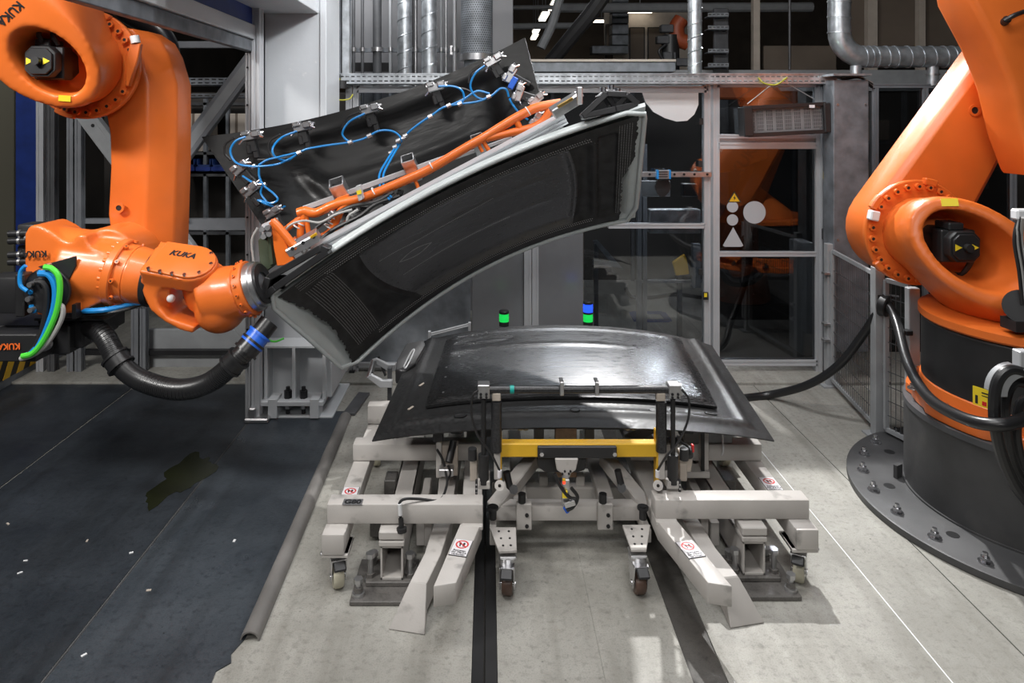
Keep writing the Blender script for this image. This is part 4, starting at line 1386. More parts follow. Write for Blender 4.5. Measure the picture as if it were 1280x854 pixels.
# bracket with lugs on the flange
mb = MB()
for a0, a1, r0, r1 in ((136, 152, .27, .31), (70, 84, .27, .31), (214, 226, .27, .305)):
    pp = [(r1 * math.cos(math.radians(a0 + (a1 - a0) * k / 6)), r1 * math.sin(math.radians(a0 + (a1 - a0) * k / 6))) for k in range(7)]
    pp += [(r0 * math.cos(math.radians(a1 - (a1 - a0) * k / 6)), r0 * math.sin(math.radians(a1 - (a1 - a0) * k / 6))) for k in range(7)]
    MB().prism(pp, (SHX, 3.865, SHZ), X, Z, (0, .04, 0)).build('stop_bracket', ORANGE, rr, bevel=.006)
MB().box((SHX - .262, 3.86, SHZ + .10), (.05, .05, .055), Matrix.Rotation(.2, 3, 'Y')).build('white_bumper', WHITE, rr, bevel=.006)


def arm_outline(c0, r0, c1, r1, n=14):
    """two hubs joined by straight flanks, in the X-Z plane"""
    c0, c1 = Vector(c0), Vector(c1)
    d = (c1 - c0)
    L = d.length
    d.normalize()
    ang = math.atan2(d.y, d.x)
    off = math.acos(max(-1, min(1, (r0 - r1) / L)))
    pts = []
    for k in range(n + 1):
        a = ang - off + (2 * off) * 0 + 0
    for k in range(n + 1):
        a = ang + off + (2 * math.pi - 2 * off) * k / n
        pts.append((c0.x + r0 * math.cos(a), c0.y + r0 * math.sin(a)))
    for k in range(n + 1):
        a = ang - off + (2 * off) * k / n
        pts.append((c1.x + r1 * math.cos(a), c1.y + r1 * math.sin(a)))
    return pts


def link_arm(root, c0, r0, c1, r1, y0, y1, inset=.045):
    big = arm_outline(c0, r0, c1, r1)
    sml = arm_outline(c0, r0 - inset, c1, r1 - inset)
    mid = arm_outline(c0, r0 - inset * .2, c1, r1 - inset * .2)
    mb = MB()
    mb.loft([[Vector((p[0], y, p[1])) for p in ring] for ring, y in ((sml, y0), (mid, y0 + inset * .75), (big, y0 + inset * 1.5), (big, y1 - inset), (sml, y1))])
    return mb.build('link_arm', ORANGE, root, smooth=24, bevel=.006, seg=2)


EX, EZ = (1256 - 610) * 4.05 / F, 2 - (78 - 150) * 4.05 / F
link_arm(rr, (SHX, SHZ), .268, (EX, EZ), .19, 3.925, 4.2)
q = P(1218, 138, 3.925)
MB().ring(q, Y, .02, .034, .014, 24).build('hole_collar', ORANGE, rr)
MB().cyl(q + Vector((0, -.002, 0)), q + Vector((0, .01, 0)), .021, n=20).build('arm_hole', BLACK, rr)
mb = MB().poly([P(1220, 104, 3.9), P(1238, 99, 3.9), P(1246, 112, 3.9), P(1256, 119, 3.9), P(1252, 127, 3.9), P(1236, 127, 3.9), P(1230, 112, 3.9)], (0, .06, 0))
mb.cyl(P(1248, 122, 3.90), P(1260, 123, 3.90), .022, n=14)
mb.build('arm_lug', ORANGE, rr, bevel=.012, seg=2)
MB().cyl(P(1259, 123, 3.9), P(1261.5, 123, 3.9), .012, n=12).build('lug_pin', STEEL, rr)
# elbow and rear of the forearm
ec = Vector((EX + .02, 0, EZ))
MB().cyl((ec.x, 3.80, ec.z), (ec.x, 3.96, ec.z), .20, n=40).build('elbow_gear', ORANGE, rr, bevel=.01, seg=2)
fl = MB().ring((ec.x, 3.83, ec.z), Y, .12, .212, .03, 40).build('elbow_flange', ORANGE, rr, bevel=.004)
for k in range(14):
    a = math.radians(130 + 15 * k)
    inst('bolt', BOLT, fl, along((ec.x + .185 * math.cos(a), 3.815, ec.z + .185 * math.sin(a)), (0, -1, 0)))
fy = 3.55
mb = MB()
oo = [(1203, -70), (1217, 0), (1240, 52), (1262, 70), (1248, 78), (1258, 108), (1266, 112), (1282, 172), (1330, 178), (1390, 60), (1330, -70)]
oo = [(1200, -70), (1213, -2), (1235, 39), (1244, 56), (1253, 78), (1260, 95), (1266, 112), (1279, 168), (1300, 225), (1345, 160), (1375, 40), (1330, -70)]
mb.poly([P(x, y, fy) for x, y in oo], (0, .28, 0))
mb.build('forearm', ORANGE, rr, bevel=.035, seg=3)
mb = MB().tube(spline([P(1256, 26, fy - .03), P(1268, 19, fy - .05), P(1285, 13, fy - .03)], 5), .012, 8)
mb.cyl(P(1255, 28, fy), P(1259, 24, fy - .03), .02, n=12)
mb.build('grab_handle', BLACK, rr)
MB().tube(spline([P(1216, 42, 4.15), P(1222, 20, 4.1), P(1228, -10, 4.05)], 5), .035, 10).build('dress_hose', BLACK, rr)

# hoses at the right robot
h = MB().tube(spline([G(905, 500, .028), G(960, 494, .03), P(1010, 481, 4.75), P(1050, 455, 4.6), P(1080, 417, 4.5), P(1100, 387, 4.38), P(1110, 383, 4.32), P(1121, 404, 4.2), P(1135, 455, 3.85), P(1160, 496, 3.45), P(1200, 521, 3.1), P(1240, 531, 2.95), P(1275, 526, 2.95), P(1330, 500, 3.1)], 8), .027, 12).build('supply_hose', RUBBER)
tag(h, 'thick black hose running from the mesh fence to the right robot', 'hose')
gl = thing('hose_gland', P(1107, 383, 4.33), 'black split gland holding the thick hose on the mesh fence', 'gland')
MB().ring(P(1107, 382, 4.35), Vector((.5, -.8, -.1)), .03, .068, .05, 24).build('ring', BLACK, gl, bevel=.006)
MB().box(P(1110, 372, 4.37), (.12, .05, .03), Matrix.Rotation(-.5, 3, 'Z')).build('bracket', BLACK, gl)
for k, (pts, lb, r) in enumerate((
        ([P(1290, 470, 3.0), P(1262, 463, 3.0), P(1246, 480, 3.0), P(1243, 520, 3.0), P(1251, 565, 3.0), P(1268, 605, 3.0), P(1295, 640, 3.0)], 'black looped hose hanging outermost at the right robot base', .024),
        ([P(1290, 482, 3.06), P(1268, 478, 3.06), P(1257, 500, 3.06), P(1258, 540, 3.06), P(1268, 585, 3.06), P(1295, 620, 3.06)], 'second black looped hose inside the outermost loop', .022),
        ([P(1290, 500, 3.1), P(1276, 505, 3.1), P(1270, 545, 3.1), P(1280, 585, 3.1), P(1298, 600, 3.1)], 'innermost black looped hose beside the right robot base', .022))):
    tag(MB().tube(spline(pts, 7), r, 10).build('looped_hose', RUBBER), lb, 'hose')
hk = thing('hose_saddle', P(1275, 475, 3.0), 'pale grey curved saddle carrying the looped hoses', 'bracket')
arc = [P(1282 - 32 * math.cos(t) , 497 - 35 * math.sin(t), 2.98) for t in [math.pi * .5 * k / 8 for k in range(9)]]
arc2 = [P(1282 - 22 * math.cos(t), 497 - 25 * math.sin(t), 2.98) for t in [math.pi * .5 * k / 8 for k in range(8, -1, -1)]]
MB().poly(arc + arc2, (0, .10, 0)).build('saddle', GREY, hk, bevel=.003)
MB().box(P(1277, 452, 3.02), (.05, .05, .10)).build('hanger', ALU, hk, bevel=.004)
dp = thing('cable_bundle', P(1276, 300, 3.3), 'thin black cables under a white clip at the edge by the right robot', 'cables')
for k in range(4):
    MB().tube(spline([P(1273 + 2 * k, 272, 3.2 - .02 * k), P(1268 + 3 * k, 300, 3.2), P(1274 + 3 * k, 340, 3.2), P(1278 + 3 * k, 380, 3.2)], 6), .008, 7).build('cable', BLACK if k % 2 == 0 else GREYH, dp)
MB().box(P(1277, 268, 3.2), (.075, .05, .05)).build('white_clip', WHITE, dp, bevel=.008)
MB().cyl(P(1277, 383, 3.22), P(1277, 383, 3.30), .075, n=24).build('black_roll', BLACK, dp)
MB().box(P(1276, 405, 3.25), (.12, .1, .05)).build('tray_arm', BLACK, dp)

# ---- left robot, hanging upside down
LX, LZ = -2.18, 2.30
lr = thing('industrial_robot', (LX - .45, 3.7, 2.85), 'orange robot hanging upside down and reaching through the gate', 'robot')
shl = shoulder(lr, (LX, LZ), 3.76, 3.42, (-.62, .72), (LX - .42, 3.64), .42, 2.92, .245, .20, tilt=-.35, shift=-.02, RT=.215, pad=(.075, .06, .03))
MB().lathe([(.45, 0), (.56, .005), (.56, .06), (.0, .06)], (LX - .42, 3.62, 2.90), Z, 64).build('turntable', ORANGE, lr)
MB().cyl((LX - .42, 3.62, 2.96), (LX - .42, 3.62, 3.5), .53, n=56).build('base_drum', BLACK, lr)
flange_bolts(lr, LX, LZ, 3.78, .248, -125, 95, 18)
motor(lr, LX - .035, LZ - .01, 3.44, 3.74, .155)
MB().cyl((LX, 3.72, LZ), (LX, 3.78, LZ), .16, n=32).build('motor_seat', ORANGE, lr)
for k, dx in enumerate((-.05, .02)):
    MB().tube(spline([(LX + dx, 3.50, LZ + .08), (LX + dx - .01, 3.47, LZ + .13), (LX + dx - .02, 3.55, LZ + .2), (LX + dx - .06, 3.66, LZ + .21)], 5), .012, 8).build('motor_cable', BLACK, lr)
mb = MB()
for a0, a1, r0, r1 in ((-122, -100, .27, .30), (60, 76, .27, .30)):
    pp = [(r1 * math.cos(math.radians(a0 + (a1 - a0) * k / 6)), r1 * math.sin(math.radians(a0 + (a1 - a0) * k / 6))) for k in range(7)]
    pp += [(r0 * math.cos(math.radians(a1 - (a1 - a0) * k / 6)), r0 * math.sin(math.radians(a1 - (a1 - a0) * k / 6))) for k in range(7)]
    MB().prism(pp, (LX, 3.74, LZ), X, Z, (0, .04, 0)).build('stop_bracket', ORANGE, lr, bevel=.006)
MB().poly([P(163, 54, 3.72), P(176, 54, 3.72), P(172, 75, 3.72), P(161, 108, 3.72), P(157, 108, 3.72), P(157, 72, 3.72)], (0, .03, 0)).build('arm_bracket', ORANGE, lr, bevel=.005)
MB().cyl(P(168, 45, 3.73), P(170, 54, 3.73), .024, n=14).build('white_bumper', WHITE, lr)
inst('type_label', MB().box((0, 0, 0), (.055, .03, .003)).mesh('type_label', SIGNYEL), lr, on_surface(shl, 81, 123, (1, 0, -.1)))
ELX, ELZ = (172 - 610) * 4.0 / F, 2 - (312 - 150) * 4.0 / F
ol = [(112, 82), (117, 62), (130, 44), (150, 34), (172, 36), (190, 48), (200, 66), (206, 86), (211, 104), (211, 200), (208, 300), (206, 335), (140, 335), (139, 290), (136, 268), (139, 210), (138, 168), (134, 146), (124, 132), (113, 110)]
fr_ = [(x - 26 * smoothx, y) for (x, y), smoothx in ((p, max(0, min(1, (p[0] - 165) / 40))) for p in ol)]
q0 = [P(x, y, 3.86) for x, y in fr_]
q1 = [P(x, y, 3.86) for x, y in ol]
MB().loft([[v + Vector((0, -.01, 0)) for v in q0], [v + Vector((0, .10, 0)) for v in q1], [v + Vector((0, .30, 0)) for v in q1]]).build('link_arm', ORANGE, lr, smooth=28, bevel=.016, seg=3)
q = P(149, 260, 3.82)
MB().ring(q, Y, .016, .028, .012, 20).build('hole_collar', ORANGE, lr)
MB().cyl(q + Vector((0, -.002, 0)), q + Vector((0, .01, 0)), .018, n=18).build('arm_hole', BLACK, lr)
letters('KUKA', .055, on_surface(shl, 12, 17, (-.73, 0, -.68)), BLACK, lr, bold=.03)
# forearm
fd = 3.6


def Q(x, y, dy=0.0):
    return P(x, y, fd) + Vector((0, dy, 0))


mb = MB()
o1 = [(46, 288), (52, 279), (62, 277), (78, 285), (92, 296), (104, 299), (112, 288), (120, 290), (124, 303), (138, 309), (140, 372), (112, 385), (62, 388), (50, 360), (46, 325)]
mb.poly([Q(x, y, -.10) for x, y in o1], (0, .24, 0))
mb.cyl(Q(85, 334, .02), Q(150, 343, .02), .165, n=36)
mb.cyl(Q(128, 322, .02), Q(128, 322, .38), .15, n=32)
mb.loft([[p for p in oval(Q(60, 300, .02), Vector((0, 1, 0)), Vector((0, 0, 1)), .10, .08, 24)], [p for p in oval(Q(112, 318, .02), Vector((0, 1, 0)), Vector((0, 0, 1)), .13, .12, 24)]])
blend(mb, [], 'forearm_housing', ORANGE, lr, .012, 6)
ax = (Q(330, 372) - Q(60, 325)).normalized()
mb = MB()
fb = MB().ring(Q(150, 342, .02), ax, .10, .176, .045, 44).build('forearm_flange', ORANGE, lr, bevel=.006)
s_, u_, d_ = frame(ax)
for k in range(22):
    a = 2 * math.pi * k / 22
    inst('bolt', BOLT, fb, along(Q(150, 342, .02) - ax * .018 + s_ * (.155 * math.cos(a)) + u_ * (.155 * math.sin(a)), -ax) @ Matrix.Diagonal((.72, .72, .8, 1)))
    if k % 2 == 0:
        inst('bolt', BOLT, fb, along(Q(158, 343, .02) + s_ * (.16 * math.cos(a)) + u_ * (.16 * math.sin(a)), s_ * math.cos(a) + u_ * math.sin(a)) @ Matrix.Diagonal((.6, .6, .5, 1)))
c0 = Q(152, 342, .02)
MB().lathe([(.10, 0), (.158, .003), (.150, .045), (.150, .06), (.146, .062), (.146, .07), (.148, .072), (.137, .15), (.10, .16)], c0, ax, 44).build('forearm_tube', ORANGE, lr)
MB().lathe([(.10, .145), (.145, .15), (.148, .165), (.145, .182), (.10, .185)], c0, ax, 44).build('seal_ring', BLACK, lr)
# wrist
mb = MB()
w0 = c0 + ax * .18
mb.loft([oval(w0, s_, u_, .14, .14, 32), oval(w0 + ax * .06, s_, u_, .145, .145, 32), oval(w0 + ax * .12, s_, u_, .12, .13, 32)])
kk = Vector((0.0, -.52, .85)).normalized()
e2 = kk.cross(ax).normalized()
if e2.y < 0:
    e2 = -e2
wc = Q(236, 352, 0)


def slab(off, th, l0, l1, wd, m):
    pts = []
    for k in range(13):
        a = -math.pi / 2 + math.pi * k / 12
        pts.append(Vector((l1 - wd + wd * math.cos(a), wd * math.sin(a))))
    pts += [Vector((l0, wd * .95)), Vector((l0, -wd * .95))]
    m.prism([(p.x, p.y) for p in pts], wc + kk * (off - th / 2), ax, e2, kk * th)


slab(.098, .085, -.17, .17, .118, mb)
cres = [(189, 344), (192, 358), (202, 380), (219, 394), (238, 404), (253, 408), (256, 400), (238, 394), (224, 389), (213, 376), (208.5, 363), (210, 356), (219, 353), (238, 354), (240, 345), (200, 332)]
mb.poly([Q(x, y, -.125) for x, y in cres], (0, .25, 0))
wb = blend(mb, [], 'wrist_fork', ORANGE, lr, .009, 3)
mc = MB()
slab(.145, .02, -.13, .165, .112, mc)
cv = mc.build('wrist_cover', ORANGE, lr, bevel=.008, seg=2)
for l, w in ((-.12, -.10), (-.06, -.105), (0, -.105), (.06, -.10), (.12, -.07), (.15, 0), (.12, .07)):
    inst('bolt', BOLTC, cv, along(wc + kk * .15 + ax * l + e2 * w, kk) @ Matrix.Diagonal((.5, .5, .5, 1)))
letters('KUKA', .048, basis(wc + kk * .1565 - ax * .01 + e2 * .03, ax, e2), BLACK, cv, bold=.04, shear=.25)
mb = MB()
hc = wc + ax * .085
mb.cyl(hc - kk * .10, hc + kk * .06, .112, n=36)
hd = (Q(325, 352, -.03) - Q(268, 372, -.02)).normalized()
h0 = Q(262, 371, -.02)
h1 = Q(308, 361, -.03)
mb.loft([oval(h0, *frame(hd)[:2], .14, .14, 32), oval(h0 * .5 + h1 * .5, *frame(hd)[:2], .145, .145, 32), oval(h1, *frame(hd)[:2], .135, .135, 32)])
mb.ball(Q(278, 383, -.02), .13, 24, 16)
blend(mb, [], 'wrist_hand', ORANGE, lr, .009, 6)
hf = MB().lathe([(.10, 0), (.142, .0), (.142, .045), (.10, .05)], h1, hd, 40).build('tool_flange', ORANGE, lr, bevel=.004)
s2, u2, _ = frame(hd)
for k in range(18):
    a = 2 * math.pi * k / 18
    inst('bolt', BOLT, hf, along(h1 + hd * .02 + s2 * (.138 * math.cos(a)) + u2 * (.138 * math.sin(a)), s2 * math.cos(a) + u2 * math.sin(a)) @ Matrix.Diagonal((.45, .45, .5, 1)))
MB().lathe([(.08, .045), (.128, .05), (.128, .075), (.118, .078), (.118, .10), (.08, .10)], h1, hd, 40).build('changer_ring', STEEL, lr)
MB().ring(h1 + hd * .1, hd, .06, .105, .02, 36).build('seal_ring', BLACKM, lr)
MB().ball(Q(223, 368, -.085), .021, 14, 10).build('white_cap', WHITE, lr)
letters('KUKA', .045, basis(Q(62, 312, -.118), (-1, 0, -.03), (.03, 0, -1)), BLACK, lr, bold=.035)
# motors on the rear of the forearm
mm = MB().bx(*[v for v in (Q(8, 0).x, Q(58, 0).x)], fd - .16, fd - .02, Q(0, 382).z, Q(0, 338).z).build('rear_motor', BLACK, lr, bevel=.012, seg=2)
MB().bx(Q(6, 0).x - .02, Q(16, 0).x, fd - .15, fd - .03, Q(0, 379).z, Q(0, 342).z).build('end_cap', BLACKM, mm, bevel=.008)
MB().cyl(Q(4, 358, -.09), Q(-1, 358, -.09), .02, n=12).build('shaft_knob', BLACK, mm)
MB().poly([Q(18, 366, -.162), Q(24, 366, -.162), Q(21, 360, -.162)], (0, -.002, 0)).build('warning_label', SIGNYEL, mm)
MB().bx(Q(46, 0).x, Q(57, 0).x, fd - .17, fd - .01, Q(0, 385).z, Q(0, 334).z).build('motor_flange', BLACK, mm, bevel=.006)
for y0, y1 in ((280, 300), (306, 330)):
    m2 = MB().bx(Q(24, 0).x, Q(48, 0).x, fd - .02, fd + .10, Q(0, y1).z, Q(0, y0).z).build('rear_motor', BLACK, lr, bevel=.012, seg=2)
    for yy in (y0 + 13, y0 + 22):
        MB().cyl(Q(18, yy - 2, -.04), Q(42, yy - 3, -.04), .017, n=12).build('cable_plug', BLACKM, m2)
        MB().cyl(Q(30, yy - 2.5, -.04), Q(33, yy - 2.6, -.04), .020, n=12).build('plug_ring', STEEL, m2)
for k in range(3):
    MB().tube(spline([Q(40, 291 + k * 4, -.05), Q(46, 292 + k * 3, -.06), Q(49 + k, 305, -.06), Q(47 + k, 330, -.08)], 6), .009, 8).build('motor_cable', GREY if k == 1 else BLACK, lr)
# round connector plate with coloured lines
pc = Q(84, 354, -.17)
cp = MB().cyl(pc + Vector((0, .02, 0)), pc, .115, n=36).build('connector_plate', BLACKM, lr, bevel=.004)
MB().poly([Q(70, 326, -.15), Q(116, 313, -.15), Q(116, 325, -.15), Q(108, 342, -.15), Q(100, 340, -.15)], (0, .012, 0)).build('plate_bracket', BLACK, lr, bevel=.003)
for x, y in ((88, 323), (80, 330), (76, 341), (68, 345), (66, 362), (69, 375), (84, 352)):
    MB().cyl(Q(x, y, -.17), Q(x, y, -.20), .013, n=10).build('fitting', STEEL if x != 84 else BLACK, cp)
for x, y in ((66, 355), (67, 372), (70, 377)):
    MB().cyl(Q(x, y, -.172), Q(x, y, -.178), .012, n=10).build('blue_fitting', BLUEH, cp)
for m, r, pts in ((GREENH, .014, [(88, 323), (97, 325), (105, 335), (106, 355), (101, 380), (88, 408), (75, 424), (62, 428)]),
                  (BLUEH, .016, [(80, 331), (92, 333), (99, 347), (98, 370), (90, 395), (82, 412), (72, 424), (66, 428)]),
                  (BLACK, .014, [(76, 341), (84, 342), (89, 352), (88, 375), (83, 400), (76, 418), (66, 428)]),
                  (GREYH, .012, [(104, 368), (108, 372), (107, 384), (98, 402), (86, 418), (72, 428), (58, 432)]),
                  (BLUEH, .010, [(66, 352), (58, 345), (58, 330), (64, 322)])):
    MB().tube(spline([Q(x, y, -.20 - .02 * (i % 2) * 0 - (.012 if m is GREENH else .0)) for i, (x, y) in enumerate(pts)], 6), r, 9).build('supply_line', m, lr)
MB().tube(spline([Q(108, 384, -.06), Q(125, 382, -.10), Q(150, 380, -.10), Q(178, 377, -.02)], 6), .014, 8).build('supply_line', BLUEH, lr)
MB().tube(spline([Q(108, 388, -.04), Q(130, 386, -.09), Q(160, 383, -.09), Q(182, 379, .0)], 6), .010, 8).build('supply_line', BLACK, lr)
MB().bx(Q(110, 0).x, Q(115, 0).x, fd - .14, fd - .08, Q(0, 389).z, Q(0, 372).z).build('line_clip', BLACK, lr)
# dress pack box under the forearm
bx_ = MB().bx(P(-60, 0, 3.45).x, P(46, 0, 3.45).x + .02, 3.42, 3.95, P(0, 450, 3.45).z, P(0, 416, 3.45).z)
bo_ = bx_.build('dress_pack_box', BLACK, lr, bevel=.006)
MB().bx(P(-60, 0, 3.45).x, P(46, 0, 3.45).x + .10, 3.55, 4.1, P(0, 450, 3.5).z + .01, P(0, 416, 3.5).z + .02).build('box_rear', BLACKM, bo_, bevel=.006)
MB().bx(P(50, 0, 3.6).x, P(150, 0, 3.7).x, 3.55, 3.9, P(0, 398, 3.6).z, P(0, 395, 3.6).z).build('mounting_plate', BLACKM, bo_, bevel=.003)
MB().bx(P(46, 0, 3.6).x, P(118, 0, 3.7).x, 3.60, 3.95, P(0, 436, 3.6).z, P(0, 399, 3.6).z).build('hose_carriage', BLACKM, bo_, bevel=.01)
MB().ring(P(56, 430, 3.42), Y, .018, .034, .02, 20).build('hose_inlet', STEEL, bo_)
letters('KUKA', .042, basis(P(11, 433, 3.415), (-1, 0, -.03), (.03, 0, -1)), mat('print_orange', (.75, .13, .02), .5), bo_, bold=.03)
hs = MB()
path = spline([P(112, 408, 3.62), P(130, 420, 3.55), P(150, 455, 3.5), P(178, 476, 3.48), P(222, 487, 3.46), P(262, 478, 3.46), P(296, 450, 3.46), P(318, 426, 3.5), P(337, 402, 3.55)], 10)
ho = MB().tube(path, lambda t: .048, 16).build('corrugated_hose', RUBBER, None)
tag(ho, 'thick black corrugated hose sagging beneath the left robot wrist', 'hose')
n = len(path)
mb = MB()
for k in range(2, n - 1):
    for tt in (0, .5):
        p = path[k] * (1 - tt) + path[min(k + 1, n - 1)] * tt
        d = (path[min(k + 1, n - 1)] - path[k - 1]).normalized()
        mb.ring(p, d, .044, .0515, .008, 16)
o = mb.build('corrugation', RUBBER, ho)
o['kind'] = 'stuff'
for t, m, nm, r in ((.24, RUBBER, 'protector_ring', .062), (.74, RUBBER, 'protector_ring', .060), (.84, RUBBER, 'protector_ring', .060), (.89, BLUEC, 'blue_collar', .058)):
    k = int(t * (n - 1))
    d = (path[k + 1] - path[k - 1]).normalized()
    mb = MB().cyl(path[k] - d * .03, path[k] + d * .03, r, n=20).ring(path[k] - d * .028, d, .045, r + .006, .012, 20).ring(path[k] + d * .028, d, .045, r + .006, .012, 20)
    mb.build(nm, m, ho)
# black loops behind the hanging arm
tag(MB().tube(spline([P(120, -20, 4.35), P(160, 18, 4.35), P(200, 40, 4.35), P(213, 70, 4.35), P(211, 120, 4.3)], 7), .06, 12).build('dress_hose', RUBBER), 'black hose arching behind the hanging robot shoulder', 'hose')

# ------------------------------------------------------------------ lower shell carried by the gripper
def lerp(a, b, t):
    return a + (b - a) * t


def smooth(a, b, x):
    t = max(0.0, min(1.0, (x - a) / (b - a)))
    return t * t * (3 - 2 * t)


def patch(UL, UR, LL, LR, bow, top=1.0):
    """curved four sided surface: u along the length, v from upper to lower edge"""
    def pos(u, v):
        return lerp(lerp(UL, UR, u), lerp(LL, LR, u), v) + bow * (4 * u * (1 - u)) * (top + (1 - top) * v)

    def nrm(u, v):
        e = 1e-3
        a = pos(u + e, v) - pos(u - e, v)
        b = pos(u, v + e) - pos(u, v - e)
        return a.cross(b).normalized()
    return pos, nrm


UL, UR, LL, LR = P(330, 374, 3.56), P(807, 134, 3.44), P(433, 465, 4.0), P(794, 273, 3.95)
NB = (UR - UL).cross(LL - UL).normalized()
if NB.y < 0:
    NB = -NB
spos, snrm = patch(UL, UR, LL, LR, NB * 0.215, 0.80)


def S(u, v, h=0.0):
    """point of the shell, h metres in front of it (towards the viewer)"""
    n = snrm(u, v)
    if n.y > 0:
        n = -n
    return spos(u, v) + n * h, n


def clampv(x):
    return max(0.0, min(1.0, x))


grip = thing('gripper', P(520, 240, 3.9), 'orange tube gripper with pale rimmed black suction shell and blue air lines', 'gripper')
# rounded outline: pull the corner points inwards
def outline(u, v, r=.05):
    a, b = abs(u - .5) * 2, abs(v - .5) * 2
    return u, v


mb = MB()


def f_body(u, v):
    p, n = S(u, v, -.006 - .052 * smooth(.02, .06, u) * (1 - smooth(.95, .975, u)) * smooth(.02, .06, v) * (1 - smooth(.95, .98, v)))
    return p, -n


mb.grid(f_body, 90, 50, .03)
shell = mb.build('suction_shell', SILICONE, grip, smooth=40, label='arched suction shell with pale silicone rim')
# raised rim bead all round, with rounded corners
loop = []
NN = 24
for k in range(NN * 2):
    loop.append((.022 + .956 * k / (NN * 2), 0))
for k in range(NN):
    loop.append((1, .05 + .87 * k / NN))
for k in range(NN * 2):
    loop.append((.978 - .956 * k / (NN * 2), 1))
for k in range(NN):
    loop.append((0, .93 - .86 * k / NN))
MB().tube([S(u, v, .004)[0] for u, v in loop], .013, 8, closed=True).build('silicone_rim', SILICONE, shell, smooth=60)


rnj = random.Random(11)
jag = [rnj.uniform(-.006, .006) for _ in range(80)]


def relief(u, v):
    """black face sheet: border, stepped pan, cross ribs at both ends"""
    h = .010
    pan = smooth(.14, .19, u) * (1 - smooth(.855, .885, u)) * smooth(.13, .19, v) * (1 - smooth(.83, .90, v))
    h -= .024 * pan
    c = .215 + .075 * (2 * v - 1) ** 2 * 0 + .05 * math.sin(math.pi * clampv((v - .1) / .8))
    e = .865 + .012 * math.sin(math.pi * v)
    # curved step ribs
    h += .016 * math.exp(-((u - (.185 + .10 * clampv((v - .15) / .735) ** 2 + .03 * (1 - clampv((v - .15) / .735)) ** 2)) / .010) ** 2) * smooth(.1, .25, v) * (1 - smooth(.8, .92, v))
    h += .014 * math.exp(-((u - (.80 + .03 * math.sin(math.pi * clampv(v)))) / .010) ** 2) * smooth(.1, .25, v) * (1 - smooth(.8, .92, v))
    # pocket at the left and slot band at the right
    h -= .02 * smooth(.085, .11, u) * (1 - smooth(.145, .17, u)) * smooth(.12, .2, v) * (1 - smooth(.82, .9, v))
    h -= .022 * smooth(.885, .895, u) * (1 - smooth(.935, .945, u)) * smooth(.12, .16, v) * (1 - smooth(.86, .9, v))
    for vc in (.36, .58):
        h += .006 * math.exp(-((v - vc) / .012) ** 2) * pan * (smooth(.30, .36, u) * (1 - smooth(.74, .80, u)))
    return h


def f_face(u, v):
    vv = .045 + .925 * v
    lo = .075 - .045 * smooth(.0, .5, abs(vv - .55) * 0 + (0.5 - abs(vv - .5)) * 0) + jag[int(v * 60)]
    lo = .024 + .034 * math.sin(math.pi * clampv((vv - .05) / .95)) + jag[int(v * 60)] * .6
    hi = .985 - .030 * smooth(.35, .6, vv) + jag[int(v * 60) + 7] * .5
    uu = lo + (hi - lo) * u
    p, n = S(uu, vv, relief(uu, vv))
    return p, n


face = MB().grid(f_face, 170, 60).build('face_sheet', FELT, shell, smooth=60)


def f_pan(u, v):
    # glossy laminate pan whose left end follows the curved rib
    v2 = .150 + .735 * v
    lo = .20 + .10 * v * v + .03 * (1 - v) ** 2
    hi = .80 + .035 * math.sin(math.pi * v2)
    u2 = lo + (hi - lo) * u
    p, n = S(u2, v2, relief(u2, v2) + .003)
    return p, n


MB().grid(f_pan, 120, 40).build('laminate_pan', CARBON_T, shell, smooth=60)
# rows of suction holes with pale rims
HOLE = mat('hole_rim', (.42, .42, .42), .4, .3)


def dots(rows, r, name):
    mb = MB()
    for u, v in rows:
        p, n = S(u, v, relief(u, v) + .005)
        s, uu, d = frame(n)
        c = [p + s * (r * math.cos(math.pi * k / 3)) + uu * (r * math.sin(math.pi * k / 3)) for k in range(6)]
        mb.add(c + [p + n * r * .5], [(k, (k + 1) % 6, 6) for k in range(6)])
    o = mb.build(name, HOLE, shell, smooth=0)
    o['kind'] = 'stuff'
    return o


rows = []
for k in range(120):
    u = .14 + .73 * k / 119
    rows += [(u, .115), (u + .003, .135)]
    if k % 1 == 0:
        rows += [(u, .905), (u + .003, .888)]
dots(rows, .0035, 'edge_perforation')
rows = []
for k in range(80):
    u = .26 + .34 * k / 79
    rows += [(u, .345 + .02 * math.sin(math.pi * k / 79)), (u + .03, .60)]
for k in range(34):
    a = math.pi * k / 33
    rows += [(.30 + .10 * k / 33, .465 + .035 * math.sin(a)), (.30 + .10 * k / 33, .465 - .030 * math.sin(a))]
dots(rows, .0030, 'seam_perforation')
rows = []
for i in range(78):
    for j in range(13):
        v = .16 + .70 * i / 77
        rows.append((.070 + .0062 * j + .012 * math.sin(math.pi * v), v + .0045 * (j % 2)))
for i in range(80):
    for j in range(6):
        v = .08 + .80 * i / 79
        rows.append((.942 + .006 * j, v + .005 * (j % 2)))
for i in range(40):
    for j in range(5):
        rows.append((.86 + .03 * j * .25 + .02 * i / 40 * 0, .10 + .0 * i + .02 * j))
for i in range(60):
    for j in range(4):
        rows.append((.07 + .20 * i / 59, .06 + .018 * j))
dots(rows, .0020, 'pocket_perforation')
# ridge seams in the pan
for va, ua, ub in ((.36, .30, .78), (.58, .33, .80)):
    pass
for x, u in (('a', .03), ):
    pass

# ------------------------------------------------------------------ orange gripper frame
gd_ = 3.80


def T(pts, d=None):
    return [P(x, y, gd_ if d is None else d) for x, y in pts]


def rod(pts, r, name='frame_tube', m=TUBE_ORANGE, d=None, n=8):
    return MB().tube(spline(T(pts, d), n), r, 14).build(name, m, grip)


